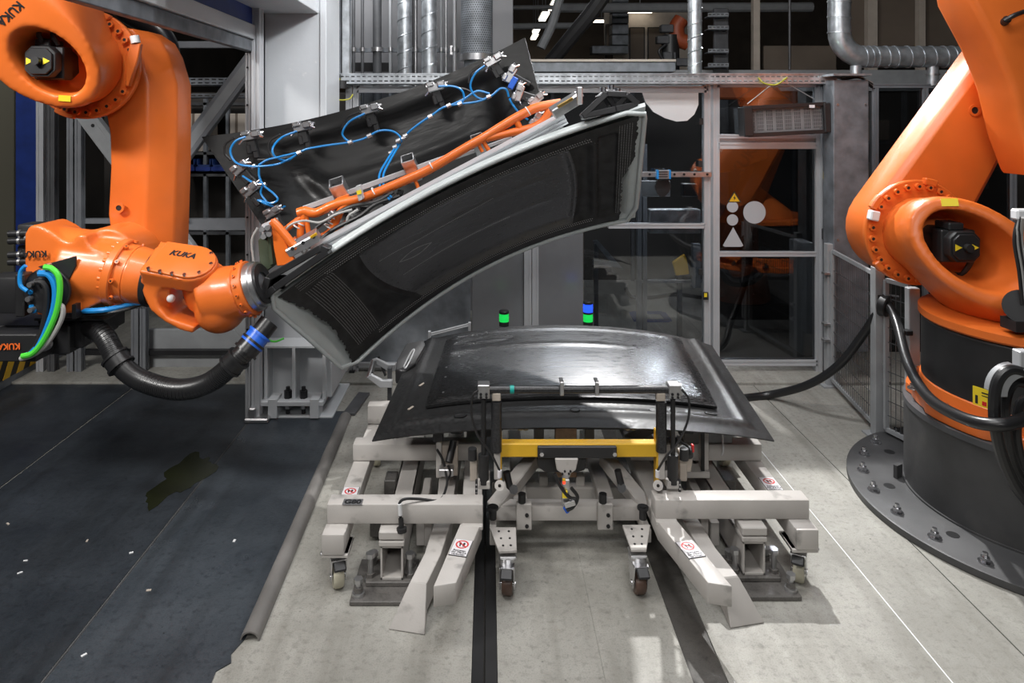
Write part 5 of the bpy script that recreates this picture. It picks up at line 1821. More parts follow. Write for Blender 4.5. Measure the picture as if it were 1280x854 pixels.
rod([(372, 266), (381, 264), (395, 266), (418, 256), (448, 249), (468, 242), (510, 224), (538, 211), (580, 186), (608, 170), (637, 152), (655, 142), (673, 134), (701, 129)], .026)
rod([(701, 129), (694, 132), (687, 138), (682, 147), (676, 154), (666, 159), (651, 163), (630, 168), (608, 173)], .022)
rod([(651, 163), (646, 152), (645, 148)], .018)
rod([(603, 173), (606, 180), (611, 188)], .012)
rod([(597, 176), (600, 184), (603, 190)], .010)
rod([(517, 222), (521, 230), (523, 236)], .010)
rod([(435, 253), (427, 262), (419, 277), (412, 290), (404, 296)], .022)
rod([(381, 264), (379, 275), (376, 286), (375, 300)], .020)
rod([(382, 268), (384, 280), (386, 292)], .014)
rod([(340, 276), (348, 284), (358, 296), (366, 306), (372, 310)], .022, d=3.64)
rod([(356, 288), (366, 280), (377, 272)], .018)
rod([(418, 290), (430, 281), (444, 275)], .018)
rod([(366, 298), (372, 304)], .016)
MB().poly(T([(338, 274), (344, 276), (364, 320), (372, 330), (346, 333), (342, 310)], 3.63), (0, .03, 0)).build('orange_plate', TUBE_ORANGE, grip, bevel=.004)
MB().poly(T([(418, 249), (434, 243), (437, 251), (421, 256)]), (0, .05, 0)).build('gusset_plate', TUBE_ORANGE, grip, bevel=.004)
MB().poly(T([(506, 223), (520, 217), (523, 225), (508, 231)]), (0, .05, 0)).build('gusset_plate', TUBE_ORANGE, grip, bevel=.004)
# clear rail and open square tubes behind the orange tube
MB().bar(P(379, 261, 3.88), P(560, 196, 3.88), .02, .03).build('slim_rail', ALU, grip, bevel=.003)
MB().bar(P(500, 222, 3.9), P(640, 172, 3.9), .015, .02).build('slim_rail', ALU, grip, bevel=.003)
for x, y, w in ((422, 236, 17), (511, 206, 15), (598, 180, 14)):
    c = P(x, y - 4, 3.86)
    top = c + Vector((0, 0, .055))
    s = w * 3.86 / F / 2
    ez_ = Vector((.28, .55, -.8)).normalized()
    ex_ = Vector((.95, 0, .30)).normalized()
    ey_ = ez_.cross(ex_)
    o0 = P(x - 2, y - 8, 3.84)
    R = Matrix((ex_, ey_, ez_)).transposed()
    mb = MB()
    for dx, dy, sx, sy in ((-s, 0, .006, 2 * s), (s, 0, .006, 2 * s), (0, -s, 2 * s, .006), (0, s, 2 * s, .006)):
        mb.box(o0 + R @ Vector((dx, dy, .07)), (sx, sy, .15), R)
    so = mb.build('square_tube', STEEL, grip, bevel=.001)
    MB().box(o0 + R @ Vector((0, 0, .03)), (2 * s - .008, 2 * s - .008, .004), R).build('tube_shade', BLACK, so)  # black sheet standing in for the shade inside the open tube
vb = MB().poly(T([(444, 233), (450, 231), (454, 249), (448, 252)], 3.72), (0, .05, 0)).build('valve_block', ALU, grip, bevel=.004)
MB().poly(T([(445.5, 239), (451, 237), (452, 242), (446.5, 244)], 3.715), (0, .004, 0)).build('label', SIGNYEL, vb)
# aluminium rail along the shell and its ends
ra, rb = P(392, 313, 3.72), P(706, 147, 3.70)
up_ = Vector((-.46, -.35, .88))
mbr = MB()
rdir = (rb - ra).normalized()
mbr.bar(ra, rb, .05, .055, up_)
s_, u_, d_ = frame(rdir, up_)
for k in (-1, 0, 1):
    mbr.bar(ra + s_ * .027 * (1 if s_.y < 0 else -1) + u_ * k * .021, rb + s_ * .027 * (1 if s_.y < 0 else -1) + u_ * k * .021, .012, .010, up_)
mbr.build('alu_rail', ALU, grip, smooth=0)
bar2 = MB().bar(P(398, 322, 3.69), P(432, 301, 3.69), .02, .03, up_).build('alu_bar', ALU, grip, bevel=.002)
bl = MB().bar(P(360, 314, 3.66), P(398, 293, 3.66), .08, .05, up_).build('slide_block', STEEL, grip, bevel=.005)
MB().bar(P(388, 297, 3.615), P(396, 292, 3.615), .01, .012, up_).build('label', YELLOW, bl)
for t in (.15, .5, .85):
    q = P(360, 314, 3.618) * (1 - t) + P(398, 293, 3.618) * t
    MB().cyl(q, q + Vector((0, -.006, 0)), .010, n=10).build('screw', BLACKM, bl)
bl2 = MB().bar(P(690, 142, 3.62), P(724, 121, 3.62), .07, .055, up_).build('slide_block', STEEL, grip, bevel=.005)
MB().bar(P(697, 134, 3.575), P(716, 123, 3.575), .01, .018, up_).build('brass_bar', mat('brass', (.45, .30, .10), .35, .8), bl2, bevel=.002)
MB().cyl(P(716, 124, 3.6), P(727, 116, 3.6), .02, n=12).build('cylinder', STEEL, bl2)
MB().box(P(724, 120, 3.6), (.03, .05, .09)).build('clamp_head', STEEL, bl2, bevel=.004)
# dark end brackets of the shell
eb = MB()
def wire_frame(mb, pts, d, w, th):
    q = [P(x, y, d) for x, y in pts]
    for k in range(len(q)):
        mb.bar(q[k], q[(k + 1) % len(q)], th, w, (0, 0.05, 1))
wire_frame(eb, [(333, 370), (340, 345), (403, 309), (412, 313), (347, 358)], 3.58, .035, .10)
wire_frame(eb, [(345, 360), (346, 344)], 3.58, .04, .10)
eb.build('end_bracket', BLACKM, grip, bevel=.004)
eb = MB()
wire_frame(eb, [(727, 146), (757, 118), (781, 119), (795, 131), (768, 137)], 3.52, .03, .10)
wire_frame(eb, [(757, 120), (768, 137)], 3.52, .03, .08)
wire_frame(eb, [(781, 121), (768, 136)], 3.52, .03, .08)
eb.build('end_bracket', BLACKM, grip, bevel=.004)
MB().poly(T([(746, 121), (758, 112), (776, 113), (784, 118), (779, 121), (756, 121)], 3.50), (0, .08, 0)).build('top_clamp', STEEL, grip, bevel=.004)
for x, y in ((754, 113), (764, 110), (772, 114)):
    MB().cyl(P(x, y + 2, 3.5), P(x, y - 4, 3.5), .016, n=10).build('clamp_screw', CHROME, grip)
# tool changer at the wrist
MB().poly(T([(322, 300), (340, 290), (346, 330), (326, 345)], 3.66), (0, .12, 0)).build('tool_changer', OLIVE, grip, bevel=.006)
MB().poly(T([(334, 295), (338, 293), (342, 330), (337, 333)], 3.64), (0, .03, 0)).build('changer_rib', OLIVE, grip, bevel=.003)
MB().poly(T([(326, 281), (342, 274), (345, 290), (340, 300), (328, 302)], 3.66), (0, .08, 0)).build('valve_block', ALU, grip, bevel=.006)
for x, y in ((329, 286), (336, 284), (331, 295), (338, 292)):
    MB().cyl(P(x, y, 3.66), P(x - 2, y + 1, 3.60), .014, n=10).build('fitting', STEEL, grip)
rnd2 = random.Random(4)
for pts, r, m in (([(322, 285), (315, 300), (317, 325), (322, 348), (330, 358)], .007, GREYH), ([(323, 348), (334, 334), (352, 317), (372, 312), (381, 318)], .006, GREYH),
                  ([(381, 300), (384, 312), (378, 320)], .006, GREYH), ([(352, 338), (360, 326), (366, 321)], .009, BLUEH),
                  ([(348, 300), (362, 282), (380, 276), (400, 278), (420, 268), (440, 262)], .006, GREYH), ([(400, 300), (420, 285), (450, 270), (470, 255), (500, 245)], .012, BLACK),
                  ([(395, 285), (415, 270), (440, 258), (470, 252), (492, 240)], .011, BLACK), ([(420, 300), (432, 283), (436, 270), (448, 262)], .008, GREYH),
                  ([(430, 292), (450, 283), (470, 270), (490, 262), (520, 250)], .013, BLACK)):
    MB().tube(spline(T(pts, 3.68 if pts[0][0] < 360 else 3.76), 6), r, 8).build('air_line', m, grip)
for k in range(26):
    x = 425 + rnd2.uniform(0, 80)
    y = 268 - (x - 425) * .40 + rnd2.uniform(-6, 8)
    s = rnd2.uniform(.015, .035)
    MB().box(P(x, y, 3.80 + rnd2.uniform(0, .05)), (s, s, s * .8), Matrix.Rotation(rnd2.uniform(0, 1), 3, 'Y')).build('valve_terminal', (BLACKM, BLACK, STEEL, DARKGREY)[k % 4], grip, bevel=.003)
for x, y in ((372, 283), (376, 279), (411, 283), (414, 278), (416, 271), (419, 266), (468, 240), (540, 208), (660, 139)):
    MB().ring(P(x, y, gd_), Vector((.8, 0, .5)) if x > 440 else Vector((.5, 0, .85)), .020, .028, .006, 16).build('cable_tie', WHITE, grip)

# upper panel held by the clamps
TUL, TUR, TLL, TLR = P(252, 171, 4.35), P(656, 47, 4.30), P(352, 318, 3.98), P(690, 178, 3.98)
upos, unrm = patch(TUL, TUR, TLL, TLR, Vector((0, .12, -.10)))


def U(u, v, h=0.0):
    n = unrm(u, v)
    if n.y > 0:
        n = -n
    return upos(u, v) + n * h, n


def urelief(u, v):
    h = 0
    h -= .045 * smooth(.10, .20, u) * (1 - smooth(.84, .93, u)) * smooth(.10, .22, v)
    h += .030 * math.exp(-((u - (.16 + .16 * v)) / .035) ** 2) * smooth(.25, .5, v)
    h += .02 * math.exp(-((u - (.90 - .05 * v)) / .03) ** 2) * smooth(.1, .4, v)
    h += .012 * math.exp(-((v - .55) / .05) ** 2) * smooth(.2, .3, u) * (1 - smooth(.7, .85, u))
    return h


upan = MB().grid(lambda u, v: U(u, v, urelief(u, v)), 90, 40, -.006).build('black_panel', carbon('fibre_panel_held', .007, .38, (1.2, 110, 110), (0, math.radians(18), 0), .1, .25), smooth=60)
tag(upan, 'black dished fibre panel clamped above the orange gripper frame', 'panel')

# pneumatic clamps
cl0 = MB().box((0, -.02, .02), (.11, .06, .05)).box((.04, -.045, .03), (.05, .06, .04)).box((-.03, -.04, .045), (.045, .05, .03)).mesh('clamp', STEEL, bevel=.006)
cl1 = MB().cyl((-.055, -.03, .03), (.0, -.03, .04), .02, n=12).cyl((-.01, -.03, .038), (.085, -.03, .03), .012, n=10).mesh('clamp_cylinder', CHROME)
cl2 = MB().box((-.005, -.01, -.04), (.06, .05, .085)).box((.01, -.01, -.095), (.034, .04, .06)).box((-.025, -.01, -.06), (.03, .06, .06)).mesh('clamp_jaw', BLACK, bevel=.005)
cl3 = MB().cyl((-.02, -.055, .045), (-.02, -.063, .045), .008, n=10).mesh('yellow_cap', YELLOW)
cl4 = MB().cyl((-.05, -.05, .0), (-.075, -.05, -.02), .007, n=8).cyl((.06, -.05, .02), (.085, -.05, .0), .007, n=8).mesh('fitting', CHROME)


def clampit(x, y, d, roll, sc=1.0, flip=1):
    m = facing(P(x, y, d), math.radians(roll)) @ Matrix.Rotation(math.radians(-90), 4, 'X')
    m = Matrix.Translation(P(x, y, d)) @ Matrix.Rotation(math.radians(-roll), 4, 'Y') @ Matrix.Diagonal((sc * flip, sc, sc, 1))
    o = inst('clamp', cl0, grip, m)
    for nme, me in (('clamp_cylinder', cl1), ('clamp_jaw', cl2), ('yellow_cap', cl3), ('fitting', cl4)):
        inst(nme, me, o, m)
    return o


for x, y, d, r, s in ((316, 174, 4.24, 10, .95), (380, 163, 4.28, 12, .95), (464, 141, 4.30, 15, .95), (546, 113, 4.28, 15, .95), (618, 80, 4.22, 30, .95), (641, 96, 4.15, 60, .9)):
    clampit(x, y, d, r, s)
for x, y, d, r, s in ((305, 213, 4.12, 40, .9), (318, 240, 4.05, 40, .9), (344, 268, 3.98, 30, .8), (652, 118, 4.05, 70, .85), (672, 128, 3.98, 40, .8), (673, 152, 3.95, 60, .75)):
    clampit(x, y, d, r, s)
MB().box(P(641, 104, 4.1), (.035, .04, .075), Matrix.Rotation(.5, 3, 'Y')).build('blue_block', BLUEC, grip, bevel=.004)
hoses = [
    [(307, 171), (294, 177), (288, 190), (296, 204), (316, 208), (344, 206), (361, 199), (375, 190)],
    [(371, 164), (352, 172), (341, 185), (344, 196), (358, 201), (367, 196), (375, 191)],
    [(375, 190), (385, 186), (408, 182), (437, 178), (456, 173), (473, 164), (490, 164), (500, 171), (501, 178)],
    [(456, 142), (437, 152), (428, 166), (433, 175), (442, 178)],
    [(497, 180), (484, 200), (474, 220), (478, 241), (487, 249)],
    [(500, 180), (488, 200), (479, 220), (482, 240), (489, 246)],
    [(501, 178), (510, 166), (525, 154), (540, 144), (555, 134), (575, 130), (597, 127), (614, 120), (625, 111), (633, 112), (636, 121)],
    [(548, 108), (566, 108), (577, 113), (580, 123), (575, 130)],
    [(606, 82), (594, 92), (588, 107), (593, 119), (603, 124), (611, 121)],
    [(612, 117), (596, 114), (580, 124), (562, 132)],
    [(637, 124), (641, 131), (648, 140), (660, 150)],
    [(648, 110), (645, 119), (638, 124)],
    [(303, 220), (316, 228), (327, 230), (326, 242), (333, 252)],
    [(324, 205), (324, 220), (330, 232), (343, 243), (347, 250), (338, 254), (324, 250)],
    [(375, 190), (350, 196), (334, 200), (324, 206)],
    [(664, 150), (668, 158), (662, 163), (655, 160)],
    [(341, 268), (348, 262), (356, 258)],
    [(322, 250), (335, 256), (352, 262)],
]
for k, pts in enumerate(hoses):
    d0, d1 = 4.10, 4.10
    if k in (4, 5):
        d1 = 3.74
    n = len(pts)
    q = []
    for i, (x, y) in enumerate(pts):
        d = d0 + (d1 - d0) * i / (n - 1)
        q.append(P(x, y, d if x > 350 and x < 640 else d - .08))
    MB().tube(spline(q, 7), .0063, 8).build('air_hose', BLUEH, grip)
for pts in ([(293, 172), (282, 180), (281, 192), (288, 200)], [(350, 168), (338, 176), (336, 188), (342, 198)], [(450, 140), (434, 147), (428, 160)], [(566, 109), (582, 112), (596, 120)], [(600, 82), (588, 92), (586, 104)], [(322, 200), (345, 199), (365, 196)]):
    MB().tube(spline(T(pts, 4.14), 6), .007, 7).build('air_hose', BLACK, grip)
for x, y in ((317, 208), (374, 191), (438, 178), (462, 170), (498, 176), (494, 184), (507, 170), (538, 146), (575, 130), (611, 121), (561, 132), (489, 191), (330, 231), (505, 173)):
    MB().cyl(P(x - 2.5, y + 1.2, 4.08), P(x + 2.5, y - 1.2, 4.08), .014, n=8).build('hose_coupling', STEEL, grip)
# green wire hanging under the shell
tag(MB().tube(spline([P(336, 405, 4.1), P(332, 412, 4.1), P(335, 424, 4.1), P(344, 427, 4.1), P(355, 423, 4.12)], 6), .006, 7).build('loose_wire', GREENH), 'thin bright green wire loop hanging below the pale shell corner', 'wire')

# ------------------------------------------------------------------ panel lying on the fixture
FL, FR, RL, RR = P(465, 551, 3.30), P(968, 551, 3.30), P(519, 430, 4.35), P(890, 432, 4.30)


def tpos(u, v):
    p = lerp(lerp(FL, FR, u), lerp(RL, RR, u), v)
    side = 1 - (2 * u - 1) ** 2
    side = side * .75 + .25 * (1 - (2 * u - 1) ** 4)
    p = p + Vector((0, 0, (0.085 + .025 * v) * side + .03 * math.sin(math.pi * v) * side))
    # rear edge bows backwards, front edge slightly forward
    p = p + Vector((0, .04 * v * side - .05 * (1 - v) * side, 0))
    return p


def tn_(u, v):
    e = 1e-3
    return (tpos(u + e, v) - tpos(u - e, v)).cross(tpos(u, v + e) - tpos(u, v - e)).normalized()


def trel(u, v):
    """flange, bead near its outer edge, step up to the skin"""
    m = min((u) / .14, (1 - u) / .14, v / .22, (1 - v) / .10)
    h = .018 * smooth(.95, 1.05, m)
    du, dv = min(u, 1 - u), v
    h += .012 * math.exp(-((min(du / .055, dv / .10) - 1) / .22) ** 2)
    h -= .016 * smooth(.06, .0, v) * 0
    return h


def tabs(h):
    def f(u, v):
        n = tn_(u, v)
        return tpos(u, v) + n * (trel(u, v) + h), n
    return f


roof = thing('fibre_roof_panel', tpos(.5, .5), 'glossy black arched fibre roof panel lying on the measuring fixture', 'panel')
MB().grid(tabs(0), 130, 70, -.006).build('flange', CARBON_D, roof, smooth=60)


def skin(u, v):
    uu, vv = .118 + .764 * u, .185 + .735 * v
    n = tn_(uu, vv)
    # rounded corners pull in a little
    ed = min(u, 1 - u) / .05 if min(u, 1 - u) / .05 < min(v, 1 - v) / .06 else min(v, 1 - v) / .06
    h = .019 + .013 * smooth(0, 1, ed) + .006 * math.exp(-((v - .64) / .03) ** 2) * (1 - smooth(.55, .9, u)) + .005 * math.exp(-((v - .93) / .03) ** 2)
    # shallow moulded eye at the left
    e = ((u - .17) / .10) ** 2 + ((v - .78) / .045) ** 2
    h -= .006 * math.exp(-(e - 1) ** 2 * 3) * (1 if e < 3 else 0)
    return tpos(uu, vv) + n * h, n


MB().grid(skin, 130, 70, -.012).build('outer_skin', CARBON, roof, smooth=60)
# slots and openings in the flange
for u, v, a, b in ((.505, .10, .022, .014), (.71, .125, .026, .016), (.215, .09, .03, .010), (.86, .145, .03, .010)):
    n = tn_(u, v)
    p = tpos(u, v) + n * (trel(u, v) + .001)
    s, uu, d = frame(n)
    MB().loft([oval(p, X - n * X.dot(n), Y - n * Y.dot(n), a, b, 20), oval(p + n * .003, X - n * X.dot(n), Y - n * Y.dot(n), a, b, 20)]).build('flange_hole', BLACK, roof)
    MB().tube(oval(p + n * .002, X - n * X.dot(n), Y - n * Y.dot(n), a, b, 20), .003, 6, closed=True).build('hole_edge', BLACKM, roof)
for u, v in ((.083, .43), (.075, .22)):
    n = tn_(u, v)
    p = tpos(u, v) + n * (trel(u, v) + .002)
    MB().box(p, (.012, .05, .003), Matrix.Rotation(-.5, 3, 'Z')).build('pale_tab', BEIGE, roof)
for u, v in ((.16, .26), (.15, .5), (.18, .6), (.155, .4), (.84, .3), (.25, .86), (.8, .84)):
    p, n = skin((u - .118) / .764, (v - .185) / .735)
    MB().cyl(p, p + n * .002, .006, n=10).build('locating_pin', STEEL, roof)
# left rear corner clip of the fixture and handles
cb = thing('corner_support', P(508, 440, 4.1), 'black corner support block with an inset at the panel rear corner', 'support')
mb = MB().poly([P(494, 463, 3.98), P(496, 450, 4.02), P(508, 429, 4.15), P(530, 424, 4.2), P(532, 432, 4.2), P(520, 452, 4.0), P(505, 464, 3.96)], (0.0, .0, -.08))
mb.build('block', BLACKM, cb, bevel=.006)
MB().tube(spline([P(505, 458, 3.96), P(514, 440, 4.04), P(518, 438, 4.05), P(512, 452, 3.98), P(507, 460, 3.96), P(505, 458, 3.96)], 6), .005, 6).build('inset_edge', ALU, cb)
ch_ = thing('toggle_bracket', P(478, 460, 4.15), 'bright bent metal bracket beside the left edge of the fixture panel', 'bracket')
MB().poly([P(458, 472, 4.1), P(464, 469, 4.1), P(477, 476, 4.1), P(490, 476, 4.1), P(490, 485, 4.1), P(475, 485, 4.1)], (0, .03, 0)).build('lower_plate', ALU, ch_, bevel=.003)
MB().poly([P(464, 451, 4.2), P(470, 449, 4.2), P(485, 456, 4.2), P(494, 456, 4.2), P(494, 464, 4.2), P(484, 464, 4.2)], (0, .03, 0)).build('upper_plate', ALU, ch_, bevel=.003)
MB().cyl(P(461, 473, 4.12), P(467, 452, 4.2), .018, n=12).build('pin', STEEL, ch_)
MB().cyl(P(473, 446, 4.25), P(482, 470, 4.2), .008, n=8).build('link', BLACK, ch_)
MB().bx(P(487, 0, 4.16).x - .012, P(487, 0, 4.16).x + .012, 4.15, 4.18, 0, P(0, 460, 4.16).z).build('leg', DARKGREY, ch_)
hd_ = thing('grab_bar', P(562, 415, 4.45), 'silver double grab bar at the rear left edge of the panel', 'bar')
for o in (0, 2.2):
    MB().cyl(P(538, 417 + o, 4.5), P(586, 405 + o, 4.5), .006, n=8).build('bar', ALU, hd_)
for x, y in ((537, 419), (587, 408)):
    MB().box(P(x, y, 4.5), (.018, .03, .055)).build('end_block', ALU, hd_, bevel=.002)
    MB().bx(P(x, y, 4.5).x - .009, P(x, y, 4.5).x + .009, 4.49, 4.51, 0, P(x, y, 4.5).z).build('leg', DARKGREY, hd_)
# signal lamps
for x, y0, cols, lb in ((630, 402, (GREENSIG,), 'small signal light with one green lens behind the black panel'), (735, 402, (GREENSIG, BLUESIG), 'signal light with a blue lens above a green lens')):
    sd = 5.0
    b = P(x, y0, sd)
    s = thing('signal_light', (b.x, sd, 0), lb, 'signal light')
    r = 6.2 * sd / F
    MB().cyl((b.x, sd, 0), (b.x, sd, b.z - .02), .02, n=12).build('pole', GREY, s)
    MB().cyl((b.x, sd, b.z - .03), (b.x, sd, b.z), r, n=24).build('base', BLACK, s)
    z = b.z
    for c in cols:
        MB().cyl((b.x, sd, z + .002), (b.x, sd, z + .055), r * .97, n=24).build('lens', c, s)
        MB().ring((b.x, sd, z + .03), Z, r * .9, r * 1.0, .006, 24).build('lens_rib', c, s)
        z += .057
        if c is not cols[-1]:
            MB().cyl((b.x, sd, z), (b.x, sd, z + .012), r, n=24).build('spacer', BLACK, s)
            z += .012
    MB().cyl((b.x, sd, z), (b.x, sd, z + .022), r, n=24).build('cap', BLACK, s, bevel=.004)

# ------------------------------------------------------------------ fixture carts
def sign(parent, q, wx, wy, ang):
    """prohibition sign plate lying at q, its width along direction ang"""
    ex = Vector((math.cos(ang), math.sin(ang), 0))
    ey = Vector((-math.sin(ang), math.cos(ang), 0))
    R = Matrix((ex, ey, Z)).transposed()
    s = MB().box(q, (wx, wy, .002), R).build('prohibition_sign', BLACK, parent, label='white sign with red ring, footprints struck out')
    MB().box(q + Z * .0008, (wx * .95, wy * .96, .002), R).build('sign_face', SIGNW, s)
    c = q + ey * wy * .18 + Z * .002
    r = wx * .36
    MB().ring(c, Z, r * .78, r, .0008, 32).build('red_ring', RED, s)
    MB().box(c + Z * .0008, (r * 1.7, r * .17, .0006), R @ Matrix.Rotation(-.7, 3, 'Z')).build('red_bar', RED, s)
    for sg in (-1, 1):
        o = MB()
        o.loft([oval(c + ex * sg * r * .28 + ey * r * .12, ex, ey, r * .18, r * .34, 14), oval(c + ex * sg * r * .28 + ey * r * .12 + Z * .0006, ex, ey, r * .18, r * .34, 14)])
        o.loft([oval(c + ex * sg * r * .26 - ey * r * .38, ex, ey, r * .13, r * .14, 12), oval(c + ex * sg * r * .26 - ey * r * .38 + Z * .0006, ex, ey, r * .13, r * .14, 12)])
        o.build('footprint', BLACK, s)
    for k, t in enumerate(('Betreten', 'der Fläche', 'verboten')):
        letters(t, wy * .135, basis(q - ey * wy * (.20 + .11 * k) + Z * .0022, ex, ey), BLACK, s)
    return s


BEIGEW = mat('caster_wheel', (.52, .49, .38), .4, var=.15)


def caster(parent, x, y, r, plate_z, wheel_m, ang, plate=.12):
    """swivel caster: plate, fork, wheel, hub, brake"""
    R = Matrix.Rotation(ang, 3, 'Z')
    ax = R @ X
    fw = R @ Y
    c = MB().box((x, y, plate_z - .006), (plate, plate, .012)).build('caster', STEEL, parent, bevel=.003)
    o = Vector((x, y, 0)) + fw * -.02
    MB().cyl((x, y, plate_z - .03), (x, y, plate_z - .01), .038, n=20).build('swivel_ring', STEEL, c)
    mb = MB()
    for s in (-1, 1):
        mb.poly([o + ax * s * .028 + fw * a + Z * b for a, b in ((-.045, plate_z - .03), (.045, plate_z - .03), (.022, r - .015), (-.022, r - .015))], ax * (s * .004))
    mb.box(o + Z * (plate_z - .032), (.062, .09, .006), R)
    mb.build('fork', CHROME, c, bevel=.001)
    w = MB().lathe([(.02, -.022), (r * .9, -.022), (r, -.014), (r, .014), (r * .9, .022), (.02, .022)], o + Z * (r + .001), ax, 30).build('wheel', wheel_m, c)
    MB().cyl(o + Z * (r + .001) - ax * .034, o + Z * (r + .001) + ax * .034, .012, n=12).build('axle', CHROME, c)
    MB().box(o - fw * .055 + Z * (plate_z - .045), (.05, .05, .012), R @ Matrix.Rotation(.5, 3, 'X')).build('brake_pedal', BLACK, c, bevel=.004)
    return c


def side_cart(m, label, left):
    """one welded side frame; m mirrors the x coordinate for the right one"""
    def V(x, y, z):
        return Vector((m(x), y, z))

    def rect(mb, x0, x1, y0, y1, z0, z1):
        return mb.bx(m(x0), m(x1), y0, y1, z0, z1)
    c = thing('fixture_cart', V(-.36, 3.3, 0), label, 'cart')
    yo = 0 if left else .035
    rect(MB(), -.695, -.022, 3.0 + yo, 3.085 + yo, .257, .342).build('front_beam', CART, c, bevel=.006, seg=2)
    rect(MB(), -.69, -.02, 3.55, 3.635, .26, .345).build('rear_beam', CART, c, bevel=.006, seg=2)
    rect(MB(), -.69, -.02, 3.98, 4.06, .26, .365).build('far_beam', CART, c, bevel=.006, seg=2)
    MB().bar(V(-.645, 2.945 + yo, .217), V(-.645, 4.12, .217), .085, .079).build('outer_rail', CART, c, bevel=.006, seg=2)
    rect(MB(), -.70, -.605, 2.925 + yo, 3.01 + yo, .168, .256).build('rail_end_box', CART, c, bevel=.006, seg=2)
    MB().loft([[V(-.162 + a, 2.61 + a * .25, z) for a, z in ((-.043, .176), (.043, .176), (.043, .258), (-.043, .258))], [V(-.072 + a, 3.02, z) for a, z in ((-.045, .176), (.045, .176), (.045, .258), (-.045, .258))], [V(-.075 + a, 4.1, z) for a, z in ((-.045, .176), (.045, .176), (.045, .258), (-.045, .258))]]).build('inner_rail', CART, c, bevel=.006, seg=2)
    rect(MB(), -.115, -.022, 2.98 + yo, 3.06 + yo, .24, .26).build('weld_block', CART, c, bevel=.004)
    # funnel guide with a wedge foot on the floor
    g = MB()
    g.loft([[V(-.39, 2.73 + yo, .001), V(-.245, 2.70 + yo, .001), V(-.245, 2.70 + yo, .006), V(-.39, 2.73 + yo, .006)],
            [V(-.335, 2.86 + yo, .001), V(-.247, 2.85 + yo, .001), V(-.247, 2.80 + yo, .135), V(-.315, 2.81 + yo, .135)]])
    g.loft([[V(-.315, 2.81 + yo, .02), V(-.247, 2.80 + yo, .02), V(-.247, 2.80 + yo, .135), V(-.315, 2.81 + yo, .135)],
            [V(-.268, 2.95 + yo, .06), V(-.200, 2.94 + yo, .06), V(-.200, 2.94 + yo, .165), V(-.268, 2.95 + yo, .165)],
            [V(-.24, 3.12 + yo, .09), V(-.168, 3.10 + yo, .09), V(-.168, 3.10 + yo, .198), V(-.24, 3.12 + yo, .198)],
            [V(-.245, 3.5, .10), V(-.16, 3.48, .10), V(-.16, 3.48, .2), V(-.245, 3.5, .2)],
            [V(-.225, 4.1, .10), V(-.14, 4.1, .10), V(-.14, 4.1, .2), V(-.225, 4.1, .2)]])
    g.build('guide_rail', CART, c, smooth=20, bevel=.005)
    rect(MB(), -.26, -.17, 4.0, 4.08, .0, .11).build('rear_foot', CART, c, bevel=.004)
    rect(MB(), -.285, -.25, 3.1 + yo, 3.15 + yo, .10, .26).build('drop_plate', CART, c, bevel=.003)
    # hanger between front beam and guide, uprights carrying the panel
    caster(c, m(-.65), 3.0 + yo, .05, .168, BEIGEW, .35 if left else -.5)
    caster(c, m(-.65), 4.05, .05, .178, BEIGEW, .2)
    rect(MB(), -.70, -.59, 2.93 + yo, 3.07 + yo, .154, .168).build('caster_seat', CART, c, bevel=.002)
    # bolts
    sx = 1 if left else -1
    if left:
        sign(c, V(-.645, 3.24, .2585), .075, .12, 0)
        sign(c, V(-.11, 2.83, .260), .075, .11, -.23)
    else:
        sign(c, V(-.645, 3.33, .2585), .075, .12, 0)
        sign(c, V(-.112, 2.82, .260), .075, .11, .23)
    return c


lc = side_cart(lambda x: x, 'pale grey welded fixture cart carrying the small dark number plate', True)
rc = side_cart(lambda x: .708 - x, 'pale grey welded fixture cart nearest the robot pedestal', False)
np_ = MB().box(G(441, 627.5, .3435), (.085, .045, .003)).build('number_plate', mat('plate_grey', (.13, .13, .135), .5), lc, bevel=.001)
letters('G80', .042, basis(G(441, 627.5, .3455), X, Y), BLACK, np_, bold=.04)
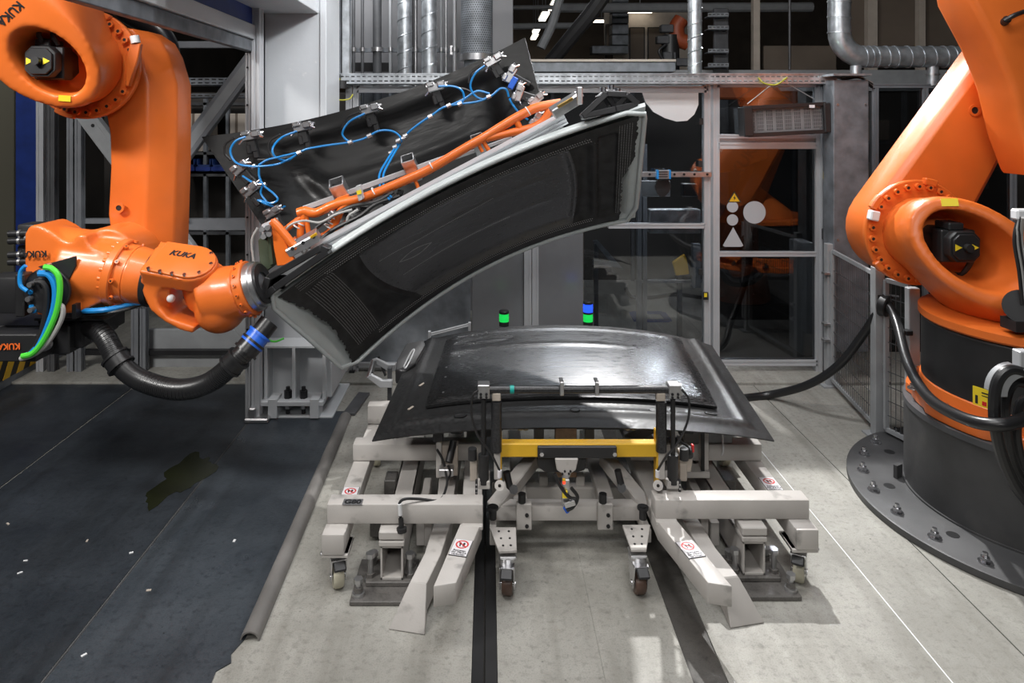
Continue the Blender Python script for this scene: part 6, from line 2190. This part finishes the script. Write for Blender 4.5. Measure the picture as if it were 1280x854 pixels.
# floor stands under the carts
def stand(m, label, yo):
    st = thing('floor_stand', (m(-.41), 3.0, 0), label, 'stand')

    def rect(mb, x0, x1, y0, y1, z0, z1):
        return mb.bx(m(x0), m(x1), y0, y1, z0, z1)
    rect(MB(), -.57, -.31, 2.86 + yo, 3.14 + yo, .0005, .02).build('ground_plate', DIRTY, st, bevel=.003)
    rect(MB(), -.52, -.31, 2.95 + yo, 3.10 + yo, .02, .04).build('upper_plate', DIRTY, st, bevel=.003)
    mb = MB()
    y0, y1 = 2.965 + yo, 4.0
    for x0, x1, z0, z1 in ((-.458, -.450, .04, .185), (-.370, -.362, .04, .185), (-.458, -.362, .04, .05), (-.458, -.362, .175, .185)):
        rect(mb, x0, x1, y0, y1, z0, z1)
    mb.build('box_rail', CART, st, bevel=.001)
    rect(MB(), -.464, -.356, 2.955 + yo, 3.06 + yo, .186, .21).build('cap_plate', CART, st, bevel=.004)
    rect(MB(), -.464, -.356, 2.955 + yo, 3.06 + yo, .215, .25).build('support_block', CART, st, bevel=.004)
    for x, y in ((-.505, 2.99), (-.505, 3.08), (-.335, 2.99), (-.335, 3.06), (-.54, 2.90)):
        tall = .11 if x > -.52 and y < 3.0 else .06
        b = MB().cyl((m(x), y + yo, .02), (m(x), y + yo, .02 + tall), .011, n=10).build('anchor_bolt', STEEL, st)
        MB().cyl((m(x), y + yo, .02), (m(x), y + yo, .034), .026, n=14).build('washer', STEEL, b)
        MB().cyl((m(x), y + yo, .034), (m(x), y + yo, .055), .02, n=6).build('nut', DIRTY, b)
        MB().cyl((m(x), y + yo, .012 + tall), (m(x), y + yo, .03 + tall), .02, n=6).build('nut', STEEL, b)
    rect(MB(), -.33, -.29, 3.2, 3.6, .04, .15).build('side_plate', CART, st, bevel=.004)
    rect(MB(), -.56, -.48, 3.30, 3.38, .02, .12).build('adjuster_block', DIRTY, st, bevel=.004)
    rect(MB(), -.53, -.47, 3.55, 3.65, .0, .16).build('adjuster_block', DIRTY, st, bevel=.004)
    return st


stand(lambda x: x, 'bolted box rail stand on an oily steel plate under the number plate cart', 0)
stand(lambda x: .735 - x, 'bolted box rail stand on a scraped steel plate near the pedestal cart', .03)

# ------------------------------------------------------------------ centre trolley with the yellow bar
ct = thing('centre_trolley', (.35, 3.25, 0), 'grey trolley frame with yellow cross bar between the two carts', 'trolley')
MB().bx(.005, .705, 3.2, 3.27, .155, .222).build('cross_tube', CART, ct, bevel=.006, seg=2)
for x0, x1, xm in ((668, 617, -1), (756, 808, 1)):
    MB().bar(P(x0, 572, 3.5), P(x1, 637, 3.22), .07, .06).build('diagonal_strut', CART, ct, bevel=.005)
for x0, x1 in ((673, 685), (719, 731)):
    a, b = P(x0, 590, 3.55), P(x1, 626, 3.5)
    MB().bx(a.x, b.x, 3.5, 3.55, .0, a.z).build('upright', CART, ct, bevel=.004)
MB().bx(.02, .70, 3.48, 3.54, .10, .16).build('rear_tube', CART, ct, bevel=.005)
for x0, x1 in ((668, 680), (731, 743)):
    a, b = P(x0, 530, 3.75), P(x1, 560, 3.75)
    MB().bx(a.x, b.x, 3.75, 3.81, .12, a.z).build('upright', CART, ct, bevel=.004)
MB().bar(P(782, 548, 3.85), P(822, 530, 3.85), .05, .06).build('diagonal_strut', CART, ct, bevel=.005)
for x in (.15, .56):
    MB().bx(x - .035, x + .035, 3.28, 4.0, .165, .22).build('side_tube', CART, ct, bevel=.005)
for x, y in ((655, 634), (756, 634)):
    p = P(x, y, 3.19)
    bb_ = MB().bx(p.x - .035, p.x + .035, 3.17, 3.2, .13, .25).build('bolt_bracket', CART, ct, bevel=.004)
    MB().cyl((p.x - .01, 3.185, .25), (p.x - .01, 3.185, .29), .018, n=10).build('rubber_stop', BLACK, bb_)
    for z in (.15, .20):
        MB().cyl((p.x + .012, 3.165, z), (p.x + .012, 3.175, z), .009, n=8).build('screw', BLACKM, bb_)
for x in (616, 803):
    p = P(x, 650, 3.15)
    MB().cyl((p.x, 3.14, .20), (p.x, 3.14, .26), .017, n=12).build('rubber_stop', BLACK, ct)
    MB().cyl((p.x, 3.14, .245), (p.x, 3.14, .255), .026, n=12).build('rubber_disc', BLACK, ct)
for s, (xa, xb, xc, xd) in ((-1, (612, 645, 646, 624)), (1, (778, 813, 803, 788))):
    a = G(xa, 659, .19)
    q = [G(xa, 659, .19), G(xb, 659, .19), G(xc, 688, .19), G((xd), 689, .19)]
    if s > 0:
        q = [G(778, 656, .19), G(813, 656, .19), G(808, 687, .19), G(789, 687, .19)]
    MB().poly(q, (0, 0, -.012)).build('caster_plate', CART, ct, bevel=.002)
    for t in (.2, .5, .8):
        for w in (.3, .7):
            p = (q[0] * (1 - w) + q[1] * w) * (1 - t) + (q[3] * (1 - w) + q[2] * w) * t
            MB().cyl(p, p + Z * .003, .005, n=8).build('screw', BLACKM, ct)
    p = q[2] * .5 + q[3] * .5
    caster(ct, p.x, p.y + .03, .045, .165, mat('caster_brown', (.10, .06, .045), .4), .1 * s, .07)
    MB().bx(q[1].x - .03 if s > 0 else q[0].x, q[1].x if s > 0 else q[0].x + .03, q[0].y - .02, 3.27, .12, .178).build('plate_web', CART, ct, bevel=.003)
a, b = P(624, 555, 3.13), P(822, 572, 3.13)
yb = MB().bx(a.x, b.x, 3.13, 3.18, b.z, a.z).build('yellow_bar', YELLOW, ct, bevel=.004)
for x in (625, 821):
    p = P(x, 540, 3.16)
    MB().bx(p.x - .008, p.x + .008, 3.13, 3.19, b.z - .14, a.z + .05).build('yellow_plate', YELLOW, ct, bevel=.003)
a, b = P(672, 558, 3.115), P(771, 573, 3.115)
bp = MB().bx(a.x, b.x, 3.11, 3.128, b.z, a.z).build('black_plate', BLACK, ct, bevel=.004)
for x in (677, 768):
    q = P(x, 567, 3.11)
    MB().cyl(q, q + Vector((0, -.012, 0)), .010, n=6).build('screw', CHROME, bp)
MB().poly(T([(671, 573), (733, 573), (731, 588), (722, 591), (682, 591), (672, 584)], 3.15), (0, .06, 0)).build('bracket_plate', BLACK, ct, bevel=.003)
MB().poly(T([(694, 574), (723, 574), (720, 588), (714, 592), (712, 598), (706, 598), (702, 592), (696, 588)], 3.10), (0, .06, 0)).build('centre_bracket', CART, ct, bevel=.003)
for x, y in ((703, 592), (711, 592), (706, 589), (713, 589)):
    q = P(x, y, 3.10)
    MB().cyl(q, q + Vector((0, -.005, 0)), .005, n=8).build('screw', BLACKM, ct)
vl = MB().bx(P(703, 0, 3.06).x, P(712, 0, 3.06).x, 3.06, 3.10, P(0, 634, 3.06).z, P(0, 600, 3.06).z).build('sensor_valve', STEEL, ct, bevel=.003)
MB().box(P(706, 618, 3.052), (.022, .01, .03)).build('yellow_label', SIGNYEL, vl)
MB().box(P(705, 603, 3.052), (.012, .01, .012)).build('red_light', glow('red_led', (.9, .05, .02), 1.0), vl)
MB().box(P(705, 600, 3.052), (.012, .01, .010)).build('orange_cap', YELLOW, vl)
MB().cyl(P(706, 634, 3.06), P(710, 640, 3.06), .010, n=10).build('blue_plug', BLUEC, vl)
for pts in ([(694, 593), (697, 602), (703, 612), (712, 622), (720, 624)], [(708, 638), (716, 634), (722, 622), (714, 610)]):
    MB().tube(spline(T(pts, 3.05), 6), .008, 7).build('cable', BLACK, vl)
MB().box(P(712, 630, 3.045), (.05, .012, .025), Matrix.Rotation(-.3, 3, 'Y')).build('steel_clip', CHROME, vl, bevel=.002)
# parts under the panel
bb2 = thing('beige_rest', P(717, 527, 3.36), 'beige rest bar below the front lip of the black panel', 'bar')
a, b = P(637, 523, 3.34), P(797, 529, 3.34)
MB().bx(a.x, b.x, 3.34, 3.40, b.z, a.z).build('bar', BEIGE, bb2, bevel=.003)
MB().bx(a.x, b.x, 3.335, 3.34, b.z + .012, b.z + .017).build('groove', BLACKM, bb2)
for x, s in ((650, 1), (657, 1), (784, -1), (791, -1)):
    q = P(x, 534, 3.37)
    cp_ = MB().cyl(q + Z * .012, q - Z * .012, .014, n=10).build('brass_coupling', mat('dull_brass', (.32, .27, .18), .4, .6), bb2)
for x in (660, 774):
    q = P(x, 534, 3.37)
    MB().cyl(q - X * .012, q + X * .016, .008, n=10).build('red_lever', RED, bb2)
tag(MB().bx(P(694, 0, 3.5).x, P(721, 0, 3.5).x, 3.5, 3.54, .2, P(0, 531, 3.5).z).build('worn_plate', COPPER, bevel=.004), 'worn brown upright plate behind the yellow bar', 'plate')
ub = thing('fixture_nest', (.4, 3.8, 0), 'dark supporting nest frame underneath the black roof panel', 'frame')
for u in (.2, .8):
    p0, p1 = tpos(u, .14), tpos(u, .85)
    MB().bar(p0 - Z * .075, p1 - Z * .075, .06, .08).build('nest_beam', BLACKM, ub, bevel=.005)
    for v in (.25, .5, .75):
        p = tpos(u, v)
        MB().cyl(p - Z * .06, p - Z * .006, .025, n=14).build('rest_pad', BLACK, ub)
for v in (.25, .75):
    MB().bar(tpos(.2, v) - Z * .12, tpos(.8, v) - Z * .12, .06, .06).build('nest_cross_beam', BLACKM, ub, bevel=.005)
for u in (.2, .8):
    for v in (.45, .75):
        p = tpos(u, v)
        MB().bx(p.x - .03, p.x + .03, p.y - .03, p.y + .03, .34, p.z - .1).build('upright', DARKGREY, ub)
for x0, x1 in ((600, 640), (795, 850)):
    p0, p1 = P(x0, 528, 3.42), P(x1, 545, 3.42)
MB().poly([P(606, 524, 3.42), P(634, 524, 3.42), P(640, 530, 3.42), P(618, 545, 3.42), P(606, 547, 3.42)], (0, .12, 0)).build('side_cheek', BLACK, ub)
MB().poly([P(798, 524, 3.42), P(838, 524, 3.42), P(838, 547, 3.42), P(822, 545, 3.42)], (0, .12, 0)).build('side_cheek', BLACK, ub)


def measuring_arm(s, x_cl, x_rod, x_tube, label):
    d = 3.12
    t = thing('spring_support', P(x_rod, 612, d), label, 'fixture arm')

    def bx(x0, x1, y0, y1, dd, dep, nm, m, par=t, bv=.003):
        return pxb(MB(), x0, x1, y0, y1, dd, dep).build(nm, m, par, bevel=bv)
    bx(x_cl - 7.5, x_cl + 7.5, 482, 499, d - .03, .06, 'clamp_block', STEEL)
    MB().cyl(P(x_cl - 7, 487, d), P(x_cl + 7.5, 487, d), .028, n=20).build('clamp_sleeve', ALU, t)
    for x in (x_cl - 3.5, x_cl + 3.5):
        for y in (493, 497):
            q = P(x, y, d - .031)
            MB().cyl(q, q + Vector((0, -.004, 0)), .006, n=8).build('screw', BLACKM, t)
    MB().cyl(P(x_cl, 481, d), P(x_cl, 484, d), .010, n=10).build('screw', CHROME, t)
    MB().cyl(P(x_rod, 499, d), P(x_rod, 570, d), .011, n=14).build('piston_rod', BLACK, t)
    MB().cyl(P(x_rod, 568, d), P(x_rod, 604, d), .024, n=18).build('gas_spring', BLACK, t)
    MB().cyl(P(x_tube, 502, d), P(x_tube, 564, d), .024, n=20).build('woven_tube', WOVEN, t)
    bx(x_tube - 5.5, x_tube + 5.5, 492, 502, d - .015, .03, 'tube_head', BEIGE)
    bx(x_tube - 3, x_tube + 5, 564, 600, d + .0, .03, 'rear_plate', CART)
    bx(min(x_rod - 7, x_rod + 8), max(x_rod - 7, x_rod + 8), 602, 612, d - .02, .10, 'base_bracket', CART)
    bx(x_rod - 7, x_rod - 4.5, 600, 609, d - .03, .02, 'base_edge', CART)
    w = MB().cyl(P(x_tube + 4 * -s * -1, 607, d - .03), P(x_tube + 4 * -s * -1, 607, d), .022, n=20).build('roller', CART, t)
    q = P(x_tube + 4 * s, 607, d - .031)
    MB().cyl(q, q + Vector((0, -.004, 0)), .007, n=10).build('roller_hub', BLACK, w)
    bx(x_rod - s * 13 - 4, x_rod - s * 13 + 5, 566, 602, d + .02, .05, 'side_plate', BEIGE)
    bx(x_rod - s * 9 - 1.5, x_rod - s * 9 + 1.5, 600, 624, d - .02, .012, 'blade', BLACK)
    for y in (606, 611, 616):
        q = P(x_rod - s * 9, y, d - .021)
        MB().cyl(q, q + Vector((0, -.003, 0)), .004, n=8).build('blade_hole', STEEL, t)
    q = P(x_rod - s * 14, 569, d + .0)
    MB().cyl(q + Z * .03, q - Z * .02, .02, n=12).build('clamp_knob', BLACK, t)
    pts = [(x_cl - s * 7, 488), (x_cl - s * 14, 496), (x_cl - s * 15, 520), (x_cl - s * 7, 545), (x_cl + s * 8, 565), (x_cl + s * 20, 588)]
    if s < 0:
        pts = [(852, 487), (861, 500), (860, 525), (848, 552), (832, 572), (822, 588)]
    MB().tube(spline(T(pts, d - .05), 7), .005, 7).build('sensor_cable', BLACK, t)
    q = P(pts[-1][0], pts[-1][1], d - .05)
    MB().cyl(q, q - Z * .03, .010, n=10).build('cable_plug', SIGNW, t)
    return t


measuring_arm(1, 604.5, 604.5, 620.5, 'black spring arm with woven tube carrying the rod end with teal tape')
measuring_arm(-1, 844, 841, 826.5, 'black spring arm with woven tube, beside the red lever valve')
rodm = thing('measuring_rod', P(725, 487, 3.12), 'slim woven black cross rod with teal tape held before the panel', 'rod')
MB().cyl(P(606, 487, 3.12), P(842, 487, 3.12), .017, n=16).build('rod', WOVEN, rodm)
MB().cyl(P(637.5, 487, 3.12), P(642.5, 487, 3.12), .0185, n=16).build('teal_tape', TEAL, rodm)
for x in (702.5, 746.5):
    c = MB()
    pxb(c, x - 2.5, x + 2.5, 479, 495, 3.085, .012)
    pxb(c, x - 2.5, x + 2.5, 478, 480, 3.085, .06)
    c.build('steel_hook', STEEL, rodm, bevel=.002)
# valve with red lever and grey angle on the right cart
vv = thing('lever_valve', P(858, 575, 3.2), 'beige valve block with a small red lever beside the spring arm', 'valve')
MB().poly(T([(848, 575), (858, 566), (866, 575), (864, 590), (848, 591)], 3.16), (0, .06, 0)).build('valve_plate', BEIGE, vv, bevel=.003)
MB().cyl(P(858, 560, 3.17), P(858, 570, 3.17), .03, n=14).build('valve_body', BLACKM, vv)
MB().bx(P(865, 0, 3.15).x, P(868, 0, 3.15).x, 3.15, 3.17, P(0, 566, 3.15).z, P(0, 557, 3.15).z).build('red_lever', RED, vv, bevel=.002)
MB().tube(spline(T([(846, 545), (852, 553), (859, 558), (864, 568)], 3.14), 6), .006, 7).build('cable', BLACK, vv)
an = thing('angle_post', P(880, 588, 3.45), 'grey angle post on the right cart under the panel edge', 'post')
a, b = P(877, 527, 3.45), P(886, 588, 3.45)
MB().bx(a.x, b.x, 3.45, 3.50, b.z, a.z).build('post', CART, an, bevel=.003)
MB().bx(P(850, 0, 3.45).x, b.x, 3.43, 3.52, b.z - .03, b.z).build('foot', CART, an, bevel=.003)
MB().bx(a.x - .004, a.x + .012, 3.44, 3.45, b.z, a.z).build('dark_edge', BLACK, an)
bx3 = thing('terminal_box', P(880, 545, 3.6), 'flat grey terminal box with white cable ties on the right rear beam', 'box')
a, b = P(855, 537, 3.56), P(916, 549, 3.56)
MB().bx(a.x, b.x, 3.56, 3.68, .345, a.z).build('housing', GREY, bx3, bevel=.005)
for x in (874, 902):
    q = P(x, 537, 3.55)
    MB().tube(spline([q + Vector((0, .03, .005)), q + Vector((.0, -.008, -.01)), q + Vector((.004, -.012, -.10)), q + Vector((0, .0, -.13))], 5), .005, 6).build('cable_tie', WHITE, bx3)
# sensor column and cable on the left cart
sc = thing('sensor_post', P(556, 590, 3.35), 'pale sensor post with black cable standing on the left cart', 'post')
MB().bx(P(545, 0, 3.38).x, P(552, 0, 3.38).x, 3.38, 3.44, .26, P(0, 548, 3.38).z).build('post', CART, sc, bevel=.003)
MB().bx(P(552, 0, 3.38).x, P(572, 0, 3.38).x, 3.40, 3.46, .26, P(0, 560, 3.38).z).build('back_plate', BEIGE, sc, bevel=.003)
MB().cyl(P(561, 578, 3.34), P(567, 552, 3.4), .018, n=12).build('cylinder', BLACK, sc)
MB().box(P(548, 544, 3.38), (.05, .05, .05)).build('sensor_head', BLACKM, sc, bevel=.005)
MB().box(P(558, 588, 3.36), (.07, .06, .035)).build('clamp', STEEL, sc, bevel=.004)
for pts in ([(546, 562), (552, 572), (556, 583)], [(560, 582), (563, 592), (559, 602)]):
    MB().tube(spline(T(pts, 3.33), 5), .006, 7).build('cable', BLACK, sc)
cbw = MB().tube(spline([P(557, 590, 3.32), P(559, 603, 3.22), P(554, 620, 3.08), P(545, 626, 3.04), P(525, 624, 3.02), P(506, 624, 2.995), P(499, 630, 2.985), P(500, 642, 2.985), P(501, 650, 2.985)], 7), .006, 8).build('sensor_cable', BLACK)
tag(cbw, 'black sensor cable bending over the front beam of the left cart', 'cable')
MB().cyl(P(499.5, 630, 2.982), P(500.5, 644, 2.982), .009, n=10).build('white_sleeve', WHITE, cbw)
MB().cyl(P(501, 648, 2.982), P(502, 663, 2.975), .011, n=12).build('plug', BLACK, cbw)
MB().cyl(P(502, 660, 2.972), P(502.2, 665, 2.97), .022, n=14).build('plug_foot', BLACK, cbw)
dst = thing('tilt_lever', P(682, 590, 3.3), 'dark rounded lever hanging on the left diagonal strut', 'lever')
MB().tube([P(633, 590, 3.16), P(637, 608, 3.16), P(642, 612, 3.16)], .016, 12).build('lever', BLACKM, dst)
MB().cyl(P(642, 612, 3.14), P(642, 612, 3.18), .02, n=14).build('lever_end', BLACK, dst)
dst2 = thing('tilt_lever', P(775, 600, 3.3), 'dark rounded lever hanging on the right diagonal strut', 'lever')
MB().tube([P(772, 588, 3.16), P(776, 604, 3.16), P(777, 610, 3.16)], .016, 12).build('lever', BLACKM, dst2)
MB().cyl(P(777, 610, 3.14), P(777, 610, 3.18), .02, n=14).build('lever_end', BLACK, dst2)

# ------------------------------------------------------------------ robot and gear inside the cell, seen through the panes
ir = thing('cell_robot', P(925, 420, 7.0), 'dim orange robot working inside the cell behind the door glass', 'robot')
MB().bx(P(900, 0, 7.2).x, P(975, 0, 7.2).x, 6.95, 7.5, 0, P(0, 372, 7.2).z).build('plinth', BLACK, ir, bevel=.02)
MB().cyl(P(925, 372, 7.2), P(925, 340, 7.2), .30, .26, n=32).build('base', DIMORANGE, ir, bevel=.01)
MB().poly([P(900, 372, 7.0), P(898, 350, 7.0), P(910, 330, 7.0), P(945, 334, 7.0), P(960, 356, 7.0), P(960, 372, 7.0)], (0, .4, 0)).build('turret', DIMORANGE, ir, bevel=.04, seg=2)
MB().poly([P(955, 184, 7.0), P(972, 172, 7.0), P(985, 182, 7.0), P(930, 320, 7.0), P(908, 322, 7.0), P(898, 300, 7.0)], (0, .25, 0)).build('link_arm', DIMORANGE, ir, bevel=.03, seg=2)
MB().poly([P(885, 190, 6.8), P(905, 186, 6.8), P(960, 176, 6.8), P(962, 198, 6.8), P(915, 215, 6.8), P(885, 218, 6.8)], (0, .25, 0)).build('forearm', DIMORANGE, ir, bevel=.03, seg=2)
letters('KUKA', .16, basis(P(934, 196, 6.78), (.55, 0, .84), (-.84, 0, .55)), BLACK, ir, bold=.03)
MB().tube(spline([P(898, 330, 6.9), P(915, 352, 6.8), P(945, 345, 6.8), P(957, 310, 6.8)], 7), .05, 10).build('dress_hose', BLACK, ir)
pl2 = MB().poly([P(897, 124, 7.5), P(988, 124, 7.5), P(975, 112, 7.5), P(965, 98, 7.5), P(905, 98, 7.5)], (0, .3, 0)).bx(P(940, 0, 7.6).x - .08, P(940, 0, 7.6).x + .08, 7.6, 7.76, 0, P(0, 112, 7.6).z).build('gantry_part', DIMORANGE, bevel=.02)
tag(pl2, 'dim orange machine block seen behind the upper door pane', 'machine part')
ma = thing('far_robot', P(845, 60, 9.0), 'small dark orange robot far behind above the cable tray', 'robot')
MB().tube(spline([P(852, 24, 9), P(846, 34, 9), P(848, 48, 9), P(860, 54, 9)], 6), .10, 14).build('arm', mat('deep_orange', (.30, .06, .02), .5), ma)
MB().cyl((P(838, 0, 9).x, 9, 0), P(838, 44, 9), .14, .11, n=20).build('base', BLACK, ma)
for x, y in ((833, 36), (828, 50), (836, 70), (852, 78)):
    MB().box(P(x, y, 8.95), (.16, .12, .10)).build('tool_block', DARKGREY, ma, bevel=.01)
MB().tube(spline([P(830, 76, 8.9), P(824, 64, 8.9), P(832, 56, 8.9)], 6), .02, 8).build('hose', BLACK, ma)
tb = thing('tool_board', P(902, 353, 8.56), 'dark upright tool board with four small perforated rails beside the slim duct', 'board')
pxb(MB(), 893, 911, 10, 353, 8.56, .06).build('board', DARKGREY, tb, bevel=.01)
for y in (18, 34, 63, 81):
    a, b = P(885, y + 2, 8.42), P(911, y - 2, 8.42)
    r_ = slotted(MB(), a, (1, 0, 0), (0, 0, 1), b.x - a.x, b.z - a.z, .05, 1).build('tool_rail', GALV, tb, smooth=0)
    MB().bx(a.x, b.x, 8.425, 8.562, a.z - .01, a.z).build('floor_sheet', GALVD, r_)
rp = thing('red_hose', P(565, 400, 5.9), 'red flexible hose with grey cuffs standing behind the fence', 'hose')
MB().tube(spline([P(570, 360, 5.9), P(567, 380, 5.9), P(563, 400, 5.9), P(563, 418, 5.9), P(563, 443, 5.9)], 6), .03, 12).build('hose', RED, rp)
for x, y in ((567, 381), (564, 394), (563, 402)):
    MB().ring(P(x, y, 5.9), Z, .02, .036, .02, 16).build('cuff', STEEL, rp)
